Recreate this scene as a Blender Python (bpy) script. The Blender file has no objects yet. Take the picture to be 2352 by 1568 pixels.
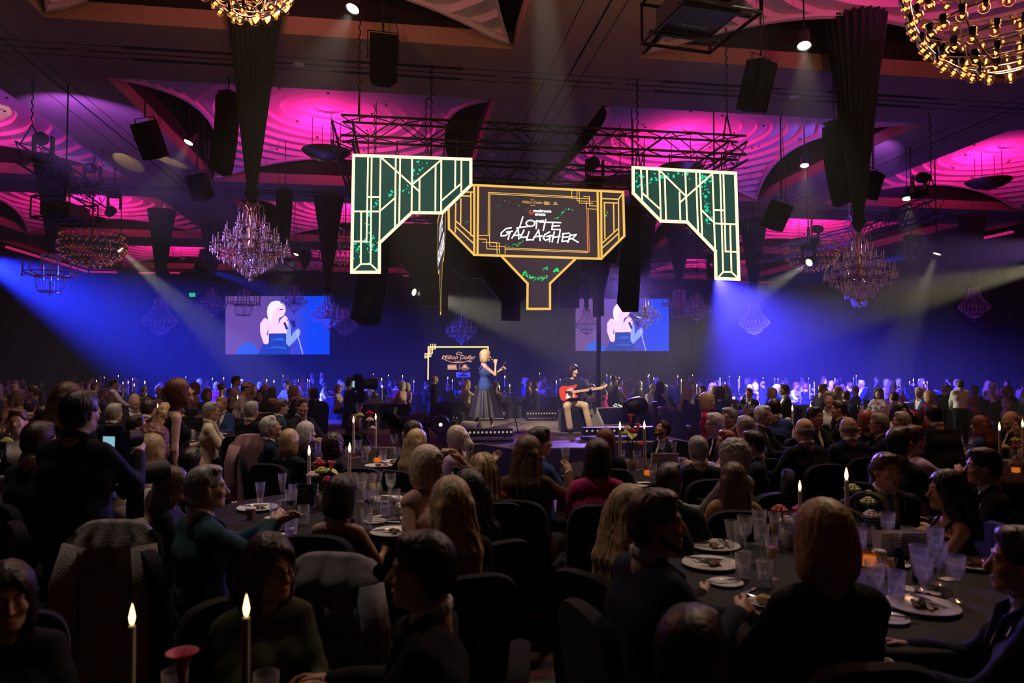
import bpy, bmesh, math, random
import numpy as np
from mathutils import Vector, Matrix, Euler
random.seed(7); RNG = np.random.default_rng(7)
SC = bpy.context.scene
COL = SC.collection
PI = math.pi
# ------------------------------------------------------------------ camera
FPX, CAMH, HORIZ, VPX = 1640.0, 1.8, 845.0, 925.0
PITCH = math.atan((HORIZ - 784) / FPX)
YAW = math.atan((1176 - VPX) / math.hypot(FPX, HORIZ - 784))
cam_d = bpy.data.cameras.new('camera'); cam = bpy.data.objects.new('camera', cam_d); COL.objects.link(cam)
cam.location = (0, 0, CAMH); cam.rotation_euler = (PI / 2 + PITCH, 0, -YAW)
cam_d.sensor_width = 36.0; cam_d.lens = 36.0 * FPX / 2352.0; cam_d.clip_start = 0.05; cam_d.clip_end = 300
cam_d.dof.use_dof = True; cam_d.dof.focus_distance = 14.0; cam_d.dof.aperture_fstop = 2.8
SC.camera = cam
# ------------------------------------------------------------------ world, exposure
W = bpy.data.worlds.new('World'); SC.world = W; W.use_nodes = True
W.node_tree.nodes['Background'].inputs[0].default_value = (0.02, 0.015, 0.04, 1)
W.node_tree.nodes['Background'].inputs[1].default_value = 0.0
vs = SC.view_settings; vs.view_transform = 'Standard'; vs.look = 'None'; vs.gamma = 1.0; vs.use_curve_mapping = False
vs.exposure = 0.0
cy = SC.cycles
cy.max_bounces = 5; cy.diffuse_bounces = 2; cy.glossy_bounces = 2; cy.transmission_bounces = 4; cy.volume_bounces = 0
cy.transparent_max_bounces = 10; cy.caustics_reflective = False; cy.caustics_refractive = False
cy.adaptive_threshold = 0.015; cy.sample_clamp_indirect = 3.0; cy.sample_clamp_direct = 0.0
# ------------------------------------------------------------------ big lights (room fixtures, housings built further down, plus a few added spots)
def aim(o, tgt):
    o.rotation_euler = (Vector(tgt) - o.location).to_track_quat('-Z', 'Y').to_euler()
N_LAMP = {}
def lamp_name(base, pos):
    """a lamp beyond the picture's edge says so in its name"""
    N_LAMP[base] = N_LAMP.get(base, 0) + 1; q = Vector(pos) - CAMP; d = q.dot(_F)
    px, py = (1176 + FPX * q.dot(_R) / d, 784 - FPX * q.dot(_U) / d) if d > 0.05 else (-1, -1)
    return f'{base}_{N_LAMP[base]}' + ('' if 0 <= px <= 2352 and 0 <= py <= 1568 else '_offscreen')
def spot(pos, tgt, color, watts, deg, blend=0.3, rad=0.06, name='spot_lamp'):
    name = lamp_name(name, pos); d = bpy.data.lights.new(name, 'SPOT'); d.color = color; d.energy = watts; d.spot_size = math.radians(deg)
    d.spot_blend = blend; d.shadow_soft_size = rad
    o = bpy.data.objects.new(name, d); COL.objects.link(o); o.location = pos; aim(o, tgt); return o
def point(pos, color, watts, rad=0.1, name='point_lamp'):
    name = lamp_name(name, pos); d = bpy.data.lights.new(name, 'POINT'); d.color = color; d.energy = watts; d.shadow_soft_size = rad
    o = bpy.data.objects.new(name, d); COL.objects.link(o); o.location = pos; return o
_c, _s, _cp, _sp = math.cos(YAW), math.sin(YAW), math.cos(PITCH), math.sin(PITCH)
_R = Vector((_c, -_s, 0)); _F = Vector((_s * _cp, _c * _cp, _sp)); _U = _R.cross(_F); CAMP = Vector((0, 0, CAMH))
def ray(px, py): return _R * ((px - 1176) / FPX) - _U * ((py - 784) / FPX) + _F
def at_d(px, py, d): return CAMP + ray(px, py) * d                 # a point at distance d in front of the photographer
def at_z(px, py, z): r = ray(px, py); return CAMP + r * ((z - CAMH) / r.z)
def at_y(px, py, y): r = ray(px, py); return CAMP + r * (y / r.y)
def at_x(px, py, x): r = ray(px, py); return CAMP + r * (x / r.x)
BLUE, VIO, WARM, PALE = (0.015, 0.03, 1.0), (0.20, 0.13, 1.0), (1.0, 0.62, 0.36), (1.0, 0.92, 0.66)
LAMPS = []      # (position, target, colour) of every moving head in view, housings built later
def head(px, py, d, tgt, color, watts, deg, blend=0.35, rad=0.07):
    p = at_d(px, py, d); LAMPS.append((p, Vector(tgt), color)); return spot(p, tgt, color, watts, deg, blend, rad, 'moving_head_lamp')
head(1645, 638, 19, at_z(1830, 900, 1.0), (0.045, 0.035, 1.0), 115000, 60, 0.8)
head(1455, 650, 20, (0.6, 6.5, 0.9), (0.30, 0.16, 1.0), 6500, 38, 0.7)
head(480, 620, 21, at_d(900, 760, 24), BLUE, 16000, 16, 0.4)
head(280, 577, 26, at_d(560, 830, 26), PALE, 9000, 17, 0.6)
head(955, 672, 24, at_d(1300, 770, 21), PALE, 8000, 21, 0.7)
head(1855, 605, 22, at_d(1640, 740, 20), PALE, 5000, 17, 0.7)
head(2150, 588, 22, at_d(2080, 760, 22), PALE, 2200, 24, 0.6)
head(2090, 588, 20, at_d(1880, 630, 21), BLUE, 9000, 18, 0.5)
head(2470, 595, 22, at_d(1500, 800, 22), (1.0, 0.88, 0.5), 26000, 16, 0.7)      # its beam enters the picture from the side
head(-75, 580, 21, at_d(300, 745, 23), BLUE, 130000, 48, 1.0)                    # likewise on the other side
# key spots added for performers, then assumed coffer downlights, white like those in view
CAN = (1.0, 0.86, 0.72)
spot((-2.1, 5.4, 8.1), (1.7, 14.7, 1.5), CAN, 12500, 10, 0.5, 0.06, 'stage_key_spot'); spot((1.7, 9.0, 8.1), (3.6, 14.9, 1.1), CAN, 5500, 15, 0.5, 0.06, 'stage_key_spot')
for p, t, w in [((-2.4, 5.4, 8.1), (-1.3, 5.2, 0.8), 330), ((1.7, 9.25, 8.1), (1.3, 7.2, 0.8), 420), ((-5.9, 9.25, 8.1), (-4.8, 10.4, 0.8), 420), ((5.05, 9.25, 8.1), (4.2, 10.2, 0.8), 400), ((5.05, 7.6, 8.1), (1.9, 3.6, 0.8), 420), ((1.7, 8.4, 8.1), (-1.6, 8.6, 0.8), 420)]:
    spot(p, t, CAN, w, 62, 0.8, 0.12, 'coffer_downlight')
# unseen violet spots added past both picture edges to light the large chandeliers
q0, q1 = at_d(62, 350, 15), at_d(238, 468, 20.5)
spot(q0 + (q0 - q1) * 0.6, at_d(570, 575, 12.6), (0.55, 0.24, 1.0), 4000, 17, 0.6, 0.06, 'truss_head'); spot(at_d(2490, 560, 21), at_d(1975, 620, 14.0), (0.55, 0.28, 1.0), 10000, 9, 0.6, 0.06, 'truss_head')
# heads standing on the trusses in view, washing the ceiling: violet, and pale gobo patches
def wash(px, py, d, tgt, color, watts, deg, blend):
    p = at_d(px, py, d); v = (Vector(tgt) - p).normalized(); spot(p + v * 0.12, tgt, color, watts, deg, blend, 0.03, 'ceiling_wash_head')
wash(100, 318, 15.2, (-7.8, 20.5, 8.0), (0.32, 0.08, 1.0), 600, 88, 0.6)
for tx, ty, a in [(-8.2, 22.6, 13), (-7.0, 22.4, 10), (-10.2, 20.8, 22), (-11.8, 19.2, 18)]: wash(212, 385, 18.5, (tx, ty, 8.0), (1.0, 0.9, 0.4), 330, a, 0.2)
wash(2110, 408, 18, (12.6, 23.0, 8.4), (0.30, 0.09, 1.0), 700, 74, 0.5)
for tx, ty, a in [(9.0, 27.0, 12), (10.8, 28.8, 14), (7.4, 29.6, 12)]: wash(1868, 525, 24, (tx, ty, 8.0), (1.0, 0.92, 0.6), 420, a, 0.2)
# ------------------------------------------------------------------ materials
MATS = {}
def mat(name, col=(0.5, 0.5, 0.5), rough=0.6, metal=0.0, emit=None, estr=0.0, bump=0.0, bscale=40.0, var=0.0, vscale=8.0,
        spec=0.5, sheen=0.0, trans=0.0, ior=1.45, sample=True, coat=0.0):
    if name in MATS: return MATS[name]
    m = bpy.data.materials.new(name); m.use_nodes = True; nt = m.node_tree; b = nt.nodes['Principled BSDF']
    b.inputs['Base Color'].default_value = (*col, 1); b.inputs['Roughness'].default_value = rough
    b.inputs['Metallic'].default_value = metal; b.inputs['Specular IOR Level'].default_value = spec
    b.inputs['IOR'].default_value = ior; b.inputs['Transmission Weight'].default_value = trans
    b.inputs['Coat Weight'].default_value = coat
    if sheen: b.inputs['Sheen Weight'].default_value = sheen; b.inputs['Sheen Roughness'].default_value = 0.4
    if emit: b.inputs['Emission Color'].default_value = (*emit, 1); b.inputs['Emission Strength'].default_value = estr
    if bump or var:
        tc = nt.nodes.new('ShaderNodeTexCoord')
    if bump:
        n = nt.nodes.new('ShaderNodeTexNoise'); n.inputs['Scale'].default_value = bscale; n.inputs['Detail'].default_value = 3
        nt.links.new(tc.outputs['Object'], n.inputs['Vector'])
        bp = nt.nodes.new('ShaderNodeBump'); bp.inputs['Strength'].default_value = bump; bp.inputs['Distance'].default_value = 0.01
        nt.links.new(n.outputs['Fac'], bp.inputs['Height']); nt.links.new(bp.outputs['Normal'], b.inputs['Normal'])
    if var:
        n2 = nt.nodes.new('ShaderNodeTexNoise'); n2.inputs['Scale'].default_value = vscale; n2.inputs['Detail'].default_value = 4
        nt.links.new(tc.outputs['Object'], n2.inputs['Vector'])
        r = nt.nodes.new('ShaderNodeValToRGB')
        r.color_ramp.elements[0].position = 0.3; r.color_ramp.elements[1].position = 0.7
        r.color_ramp.elements[0].color = (*[c * (1 - var) for c in col], 1); r.color_ramp.elements[1].color = (*[min(1, c * (1 + var)) for c in col], 1)
        nt.links.new(n2.outputs['Fac'], r.inputs[0]); nt.links.new(r.outputs[0], b.inputs['Base Color'])
    if not sample: m.cycles.emission_sampling = 'NONE'
    MATS[name] = m; return m
def emitm(name, col, strength, sample=False):
    if name in MATS: return MATS[name]
    m = bpy.data.materials.new(name); m.use_nodes = True; nt = m.node_tree; nt.nodes.clear()
    o = nt.nodes.new('ShaderNodeOutputMaterial'); e = nt.nodes.new('ShaderNodeEmission')
    e.inputs[0].default_value = (*col, 1); e.inputs[1].default_value = strength; nt.links.new(e.outputs[0], o.inputs[0])
    if not sample: m.cycles.emission_sampling = 'NONE'
    MATS[name] = m; return m
def glassm(name, tint=(1, 1, 1), refl=1.0, rough=0.03, body=0.06, frost=0.0):
    """thin clear glass: fresnel gloss over a clear body, cheap to trace"""
    if name in MATS: return MATS[name]
    m = bpy.data.materials.new(name); m.use_nodes = True; nt = m.node_tree; nt.nodes.clear()
    o = nt.nodes.new('ShaderNodeOutputMaterial'); t = nt.nodes.new('ShaderNodeBsdfTransparent'); g = nt.nodes.new('ShaderNodeBsdfGlossy')
    t.inputs[0].default_value = (*tint, 1); g.inputs['Roughness'].default_value = rough; g.inputs[0].default_value = (1, 1, 1, 1)
    lw = nt.nodes.new('ShaderNodeLayerWeight'); lw.inputs[0].default_value = 0.35
    mp = nt.nodes.new('ShaderNodeMath'); mp.operation = 'MULTIPLY_ADD'; mp.inputs[1].default_value = 0.75 * refl; mp.inputs[2].default_value = body
    mx = nt.nodes.new('ShaderNodeMixShader')
    nt.links.new(lw.outputs['Facing'], mp.inputs[0]); nt.links.new(mp.outputs[0], mx.inputs[0])
    nt.links.new(t.outputs[0], mx.inputs[1])
    df = nt.nodes.new('ShaderNodeBsdfTranslucent'); d2 = nt.nodes.new('ShaderNodeBsdfDiffuse'); m0 = nt.nodes.new('ShaderNodeMixShader'); m1 = nt.nodes.new('ShaderNodeMixShader'); m1.inputs[0].default_value = frost
    nt.links.new(df.outputs[0], m0.inputs[1]); nt.links.new(d2.outputs[0], m0.inputs[2]); nt.links.new(g.outputs[0], m1.inputs[1]); nt.links.new(m0.outputs[0], m1.inputs[2]); nt.links.new(m1.outputs[0], mx.inputs[2]); nt.links.new(mx.outputs[0], o.inputs[0])
    MATS[name] = m; return m
# ------------------------------------------------------------------ mesh helpers
class MB:
    """collects vertices and faces of ONE mesh"""
    def __init__(s): s.v = []; s.f = []; s.m = []; s.n = 0
    def add(s, vs, fs, mi=0, M=None):
        vs = np.asarray(vs, float)
        if M is not None:
            A = np.array(M); vs = vs @ A[:3, :3].T + A[:3, 3]
        k = s.n; s.v.append(vs); s.n += len(vs)
        s.f += [tuple(i + k for i in f) for f in fs]; s.m += [mi] * len(fs); return s
    def box(s, c, size, mi=0, M=None, rz=0.0):
        x, y, z = [q / 2 for q in size]
        vs = np.array([(sx * x, sy * y, sz * z) for sz in (-1, 1) for sy in (-1, 1) for sx in (-1, 1)])
        if rz: ca, sa = math.cos(rz), math.sin(rz); vs = vs @ np.array([[ca, sa, 0], [-sa, ca, 0], [0, 0, 1]])
        vs = vs + np.array(c)
        return s.add(vs, [(0, 2, 3, 1), (4, 5, 7, 6), (0, 1, 5, 4), (2, 6, 7, 3), (0, 4, 6, 2), (1, 3, 7, 5)], mi, M)
    def tube(s, pts, r, n=8, mi=0, M=None, cap=True):
        pts = [Vector(p) for p in pts]; rs = r if isinstance(r, (list, tuple)) else [r] * len(pts)
        vs = []; fs = []; up = None
        for i, p in enumerate(pts):
            t = (pts[min(i + 1, len(pts) - 1)] - pts[max(i - 1, 0)])
            t = t.normalized() if t.length > 1e-9 else Vector((0, 0, 1))
            if up is None: up = t.orthogonal().normalized()
            up = (up - t * up.dot(t)); up = up.normalized() if up.length > 1e-6 else t.orthogonal().normalized()
            b = t.cross(up)
            for k in range(n):
                a = 2 * PI * k / n; vs.append(p + (up * math.cos(a) + b * math.sin(a)) * rs[i])
        for i in range(len(pts) - 1):
            for k in range(n):
                fs.append((i * n + k, i * n + (k + 1) % n, (i + 1) * n + (k + 1) % n, (i + 1) * n + k))
        if cap: fs.append(tuple(range(n - 1, -1, -1))); fs.append(tuple((len(pts) - 1) * n + k for k in range(n)))
        return s.add([tuple(v) for v in vs], fs, mi, M)
    def lathe(s, prof, n=24, mi=0, M=None, a0=0.0, a1=2 * PI):
        full = abs(a1 - a0 - 2 * PI) < 1e-6; k = n if full else n + 1
        vs = []; fs = []
        for r, z in prof:
            for i in range(k):
                a = a0 + (a1 - a0) * i / n; vs.append((r * math.cos(a), r * math.sin(a), z))
        for j in range(len(prof) - 1):
            for i in range(n):
                i2 = (i + 1) % k; fs.append((j * k + i, j * k + i2, (j + 1) * k + i2, (j + 1) * k + i))
        return s.add(vs, fs, mi, M)
    def prism(s, poly, z0, z1, mi=0, M=None):
        n = len(poly); vs = [(x, y, z0) for x, y in poly] + [(x, y, z1) for x, y in poly]
        fs = [tuple(range(n - 1, -1, -1)), tuple(range(n, 2 * n))] + [(i, (i + 1) % n, n + (i + 1) % n, n + i) for i in range(n)]
        return s.add(vs, fs, mi, M)
    def ball(s, c, r, n=10, m=6, mi=0, M=None):
        if not isinstance(r, (tuple, list)): r = (r, r, r)
        prof = [(math.sin(PI * j / m), -math.cos(PI * j / m)) for j in range(m + 1)]
        vs = []; fs = []
        for a, z in prof:
            for i in range(n): vs.append((c[0] + r[0] * a * math.cos(2 * PI * i / n), c[1] + r[1] * a * math.sin(2 * PI * i / n), c[2] + r[2] * z))
        for j in range(m):
            for i in range(n): fs.append((j * n + i, j * n + (i + 1) % n, (j + 1) * n + (i + 1) % n, (j + 1) * n + i))
        return s.add(vs, fs, mi, M)
    def mesh(s, name, mats, smooth=True, angle=40):
        me = bpy.data.meshes.new(name)
        v = np.concatenate(s.v) if s.v else np.zeros((0, 3)); me.from_pydata(v.tolist(), [], s.f)
        for m in (mats if isinstance(mats, (list, tuple)) else [mats]): me.materials.append(m)
        if len(set(s.m)) > 1: me.polygons.foreach_set('material_index', s.m)
        if smooth:
            me.polygons.foreach_set('use_smooth', [True] * len(me.polygons))
            if angle < 180: me.set_sharp_from_angle(angle=math.radians(angle))
        me.update(); return me
    def build(s, name, mats, parent=None, loc=None, rz=0.0, smooth=True, angle=40, kind=None):
        o = bpy.data.objects.new(name, s.mesh(name, mats, smooth, angle)); COL.objects.link(o)
        if parent: o.parent = parent
        if loc is not None: o.location = loc
        if rz: o.rotation_euler = (0, 0, rz)
        if kind: o['kind'] = kind
        return o
def tag(o, label, cat, group=None, kind=None):
    if label: o['label'] = label
    if cat: o['category'] = cat
    if group: o['group'] = group
    if kind: o['kind'] = kind
    return o
def thing(name, label, cat, loc=(0, 0, 0), rz=0.0, group=None, scale=1.0):
    o = bpy.data.objects.new(name, None); COL.objects.link(o); o.location = loc; o.rotation_euler = (0, 0, rz)
    o.scale = (scale,) * 3; o.empty_display_size = 0.1
    return tag(o, label, cat, group)
def inst(me, name, parent=None, loc=(0, 0, 0), rot=(0, 0, 0), scale=1.0):
    o = bpy.data.objects.new(name, me); COL.objects.link(o); o.parent = parent; o.location = loc; o.rotation_euler = rot
    o.scale = scale if isinstance(scale, (tuple, list)) else (scale,) * 3
    return o
def copy_tree(o, parent=None, loc=None, rz=None, label=None, group=None):
    c = o.copy(); COL.objects.link(c); c.parent = parent
    if loc is not None: c.location = loc
    if rz is not None: c.rotation_euler = (0, 0, rz)
    if label: c['label'] = label
    if group: c['group'] = group
    for ch in list(o.children): copy_tree(ch, c)
    return c
def T(x=0, y=0, z=0, rx=0, ry=0, rz=0, s=1): return Matrix.Translation((x, y, z)) @ Euler((rx, ry, rz)).to_matrix().to_4x4() @ Matrix.Scale(s, 4)

# ================================================================== the room
XL, XR, YF, YB, ZC = -19.5, 26.2, -4.0, 48.4, 8.0
CX = [-13.05, -2.1, 8.83, 19.8]; CY = [9.25, 20.43, 31.6, 42.75]; CHX, CHY = 4.19, 4.27
def struct(o, label): o['kind'] = 'structure'; o['label'] = label; return o
# carpet: stripes sweeping in arcs, red-brown bands
m = bpy.data.materials.new('carpet'); m.use_nodes = True; nt = m.node_tree; b = nt.nodes['Principled BSDF']; b.inputs['Roughness'].default_value = 0.95
tc = nt.nodes.new('ShaderNodeTexCoord'); wv = nt.nodes.new('ShaderNodeTexWave'); wv.wave_type = 'RINGS'; wv.inputs['Scale'].default_value = 1.6
wv.inputs['Distortion'].default_value = 2.5; wv.inputs['Detail'].default_value = 1.0; wv.inputs['Detail Scale'].default_value = 0.4
w2 = nt.nodes.new('ShaderNodeTexWave'); w2.inputs['Scale'].default_value = 9.0; w2.bands_direction = 'Y'
nt.links.new(tc.outputs['Object'], wv.inputs['Vector']); nt.links.new(tc.outputs['Object'], w2.inputs['Vector'])
r1 = nt.nodes.new('ShaderNodeValToRGB'); e = r1.color_ramp.elements; e[0].position = 0.35; e[0].color = (0.07, 0.06, 0.055, 1); e[1].position = 0.8; e[1].color = (0.26, 0.07, 0.05, 1)
nt.links.new(wv.outputs['Fac'], r1.inputs[0])
mx = nt.nodes.new('ShaderNodeMix'); mx.data_type = 'RGBA'; mx.blend_type = 'MULTIPLY'; mx.inputs['Factor'].default_value = 0.75
r2 = nt.nodes.new('ShaderNodeValToRGB'); r2.color_ramp.elements[0].color = (0.25, 0.25, 0.25, 1)
nt.links.new(w2.outputs['Fac'], r2.inputs[0]); nt.links.new(r1.outputs[0], mx.inputs[6]); nt.links.new(r2.outputs[0], mx.inputs[7]); nt.links.new(mx.outputs[2], b.inputs['Base Color'])
CARPET = m
struct(MB().box(((XL + XR) / 2, (YF + YB) / 2, -0.05), (XR - XL, YB - YF, 0.1)).build('floor', CARPET, smooth=False), 'dark striped carpet with red arcs')
M_WALL = mat('wall_black_drape', (0.012, 0.012, 0.016), 0.9, bump=0.3, bscale=3)
def drape_wall(name, p0, p1, label, z1=7.2):
    """pleated black drape lining a wall"""
    a = Vector(p0); d = Vector(p1) - a; L = d.length; n = int(L / 0.16); t = d / L; nrm = Vector((-t.y, t.x, 0)); vs = []; fs = []
    for i in range(n + 1):
        q = a + t * (L * i / n) + nrm * (0.06 * math.sin(i * 1.9) + 0.05 * math.sin(i * 0.7))
        vs += [(q.x, q.y, 0), (q.x, q.y, z1)]
        if i: k = 2 * i; fs.append((k - 2, k, k + 1, k - 1))
    back = MB().add(vs, fs); q = (a + Vector(p1)) / 2 - nrm * 0.25
    back.box((q.x, q.y, 4.6), (abs(d.x) + 0.2, abs(d.y) + 0.2, 9.2)); return struct(back.build(name, M_WALL, angle=180), label)
drape_wall('wall_back', (XR, YB, 0), (XL, YB, 0), 'black pleated drape along the far wall')
drape_wall('wall_left', (XL, YB, 0), (XL, YF, 0), 'black pleated drape along the side wall')
drape_wall('wall_right', (XR, YF, 0), (XR, YB, 0), 'black pleated drape along the other side wall')
drape_wall('wall_front', (XL, YF, 0), (XR, YF, 0), 'black drape behind the photographer')
# ceiling slab with square coffer openings
M_CEIL = mat('ceiling_paint', (0.46, 0.31, 0.20), 0.85, bump=0.15, bscale=90)
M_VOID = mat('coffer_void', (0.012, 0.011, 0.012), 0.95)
M_VAULT = mat('vault_plaster', (0.72, 0.66, 0.66), 0.8, bump=0.1, bscale=60)
M_SLOT = mat('slot_dark', (0.015, 0.013, 0.012), 0.9)
xs = [XL] + sum([[c - CHX, c + CHX] for c in CX], []) + [XR]
ys = [YF] + sum([[c - CHY, c + CHY] for c in CY], []) + [YB]
cm = MB(); TH = 0.34
for i in range(len(xs) - 1):
    for j in range(len(ys) - 1):
        if i % 2 and j % 2: continue
        cm.box(((xs[i] + xs[i + 1]) / 2, (ys[j] + ys[j + 1]) / 2, ZC + TH / 2), (xs[i + 1] - xs[i], ys[j + 1] - ys[j], TH))
CEIL = struct(cm.build('ceiling', M_CEIL, smooth=False), 'warm beige plaster ceiling with square coffers')
st = MB(); thin = MB()
for k in range(len(xs) // 2):            # slots running away from the camera
    if k == 0 or k == len(xs) // 2 - 1: cx = (xs[2 * k] + xs[2 * k + 1]) / 2
    else: cx = (xs[2 * k] + xs[2 * k + 1]) / 2
    for j in range(len(ys) - 1):
        y0, y1 = ys[j] + 0.9 * (j % 2 == 0), ys[j + 1] - 0.9 * (j % 2 == 0)
        if j % 2 == 0: y0, y1 = ys[j] - 0.2, ys[j + 1] + 0.2
        st.box((cx + 0.08, (y0 + y1) / 2, ZC - 0.001), (0.035, y1 - y0, 0.012))
    for dx in (-0.38, 0.36): thin.box((cx + dx, (YF + YB) / 2, ZC - 0.001), (0.014, YB - YF, 0.008))
for k in range(len(ys) // 2):
    cyy = (ys[2 * k] + ys[2 * k + 1]) / 2
    for i in range(len(xs) - 1):
        x0, x1 = (xs[i] + 0.15, xs[i + 1] - 0.15); st.box(((x0 + x1) / 2, cyy, ZC - 0.0015), (x1 - x0, 0.035, 0.012))
        if i % 2:
            for dy in (-0.27, 0.27):
                for dd in (-0.045, 0.0, 0.045):
                    for hx in (-1, 1): st.box(((x0 + x1) / 2 + hx * 1.95, cyy + dy + dd, ZC - 0.0012), (2.7, 0.022, 0.01))
    for dy in (-0.29, 0.29): thin.box(((XL + XR) / 2, cyy + dy, ZC - 0.0013), (XR - XL, 0.014, 0.008))
o = st.build('air_slot', M_SLOT, CEIL, smooth=False); o = thin.build('panel_joint', M_SLOT, CEIL, smooth=False)
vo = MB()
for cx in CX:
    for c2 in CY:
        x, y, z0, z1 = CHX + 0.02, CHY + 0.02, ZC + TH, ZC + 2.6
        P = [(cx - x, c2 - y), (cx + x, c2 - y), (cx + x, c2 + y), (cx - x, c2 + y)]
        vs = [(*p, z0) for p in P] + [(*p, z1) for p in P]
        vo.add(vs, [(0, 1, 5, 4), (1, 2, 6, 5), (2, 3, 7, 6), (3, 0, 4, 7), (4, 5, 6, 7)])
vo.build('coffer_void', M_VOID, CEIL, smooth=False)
# stepped sail vault in each coffer
SAG = 0.9
def vault_rmax(a):
    ca, sa = abs(math.cos(a)), abs(math.sin(a)); r = 8.0
    for (A, B, u, w) in ((CHX, CHY, ca, sa), (CHY, CHX, sa, ca)):
        # u r = A - SAG (1 - (w r / B)^2)
        qa, qb, qc = SAG * (w / B) ** 2, -u, A - SAG
        if qa < 1e-9: rr = qc / u if u > 1e-9 else 99
        else:
            D_ = qb * qb - 4 * qa * qc; rr = (-qb - math.sqrt(D_)) / (2 * qa) if D_ > 0 else 99
        if 0 < rr < r: r = rr
    return min(r, math.hypot(CHX, CHY))
VPROF = lambda r: 1.15 * (1 - (r / math.hypot(CHX, CHY)) ** 1.5)
def vault_mesh():
    RM = math.hypot(CHX, CHY); N = 14; NA = 160; b_ = MB()
    rings = []
    for i in range(N):
        r0, r1 = RM * i / N, RM * (i + 1) / N; zt = VPROF(r0) - 0.02
        rings += [(r0 + 0.03, zt), (r1, zt + 0.035 if i < N - 1 else 0.0)]
    vs = []; fs = []; nr = len(rings) + 2
    for a_i in range(NA):
        a = 2 * PI * a_i / NA; ca, sa = math.cos(a), math.sin(a); rmax = vault_rmax(a) * 0.995; ri = rmax - 0.1
        for r, z in rings:
            rr = min(r, ri)
            if r > ri: prev = [q for q in rings if q[0] <= ri]; z = prev[-1][1]
            vs.append((rr * ca, rr * sa, z))
        z = VPROF(rmax); vs.append((ri * ca, ri * sa, z - 0.03)); vs.append((rmax * ca, rmax * sa, z - 0.05))
    for a_i in range(NA):
        n2 = (a_i + 1) % NA
        for j in range(nr - 1): fs.append((a_i * nr + j, a_i * nr + j + 1, n2 * nr + j + 1, n2 * nr + j))
    b_.add(vs, fs); b_.add([(0, 0, VPROF(0) + 0.05)] + [vs[a * nr] for a in range(NA)], [(0, 1 + a, 1 + (a + 1) % NA) for a in range(NA)])
    return b_.mesh('vault_panel', M_VAULT, True, 25)
def ceil_z(x, y):
    """height of the ceiling surface over a point: flat band, vault, or the dark gap beside a vault"""
    for cx in CX:
        for c2 in CY:
            if abs(x - cx) < CHX and abs(y - c2) < CHY:
                r = math.hypot(x - cx, y - c2); return ZC + 0.02 + VPROF(r) if r < vault_rmax(math.atan2(y - c2, x - cx)) else ZC + 2.6
    return ZC + 0.02
VM = vault_mesh()
M_BRASS = mat('brushed_bronze', (0.42, 0.28, 0.13), 0.28, 1.0)
dish = MB().lathe([(0.02, -0.20), (0.18, -0.185), (0.45, -0.10), (0.64, 0.02), (0.70, 0.07), (0.71, 0.06), (0.66, 0.0), (0.46, -0.13), (0.18, -0.21), (0.001, -0.225)], 40)
DM = dish.mesh('dish_bowl', M_BRASS, True, 60)
RDM = MB().tube([(0, 0, -0.02), (0, 0, 1.04)], 0.012, 6).mesh('hanging_rods', mat('rod_dark', (0.06, 0.05, 0.05), 0.4, 0.8))
hole = MB()
for k in range(26):
    a = k * 2.4; r = 1.2 + 0.16 * k * 0.9
    if r > vault_rmax(a) - 0.2: continue
    hole.lathe([(0.0, 0), (0.035, 0), (0.035, 0.03)], 10, M=T(r * math.cos(a), r * math.sin(a), VPROF(r) - 0.06))
HM = hole.mesh('sprinkler_hole', M_SLOT)
for i, cx in enumerate(CX):
    for j, c2 in enumerate(CY):
        v = inst(VM, 'ceiling_vault', CEIL, (cx, c2, ZC + 0.02))
        inst(HM, 'downlight_hole', v)
        if j == 0 and i not in (1, 2): continue
        row = ['first', 'second', 'third', 'last'][j]; colw = ['side wall', 'stage', 'stage', 'other side wall'][i]
        t = thing('dish_uplighter', 'bronze dish uplighter hung on rods under ' + {(1, 1): 'the pink vault above the front truss', (2, 1): 'the pink vault beyond the green led wing', (3, 1): 'the outer pink vault by the dark truss', (0, 1): 'the violet lit vault above the diagonal truss'}.get((i, j), 'one of the far pink vaults'), 'lamp', (cx - 0.15, c2 + 0.9, ZC + 0.1), 0, 'dish uplighters under the vaults')
        inst(DM, 'bowl', t); [inst(RDM, 'rod', t, (0.42 * math.cos(a * PI / 2 + 0.4), 0.42 * math.sin(a * PI / 2 + 0.4), 0)) for a in range(4)]
        L = point((cx - 0.15, c2 + 0.9, ZC + 0.16), (1.0, 0.015, 0.31), [120, 300, 260, 220][j], 0.15, 'dish_uplight')
# small round downlights set in the flat ceiling
rose = MB().lathe([(0.0, -0.03), (0.06, -0.03), (0.1, -0.015), (0.13, 0.0)], 20).mesh('detector', mat('white_plastic', (0.75, 0.73, 0.7), 0.5))
for (px, py) in [(686, 148), (1825, 222), (1128, 355), (778, 458)]:
    q = at_z(px, py, ZC); tag(inst(rose, 'smoke_detector', None, q), 'small white round smoke detector on the flat ceiling band', 'detector', 'detectors on the ceiling')
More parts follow.
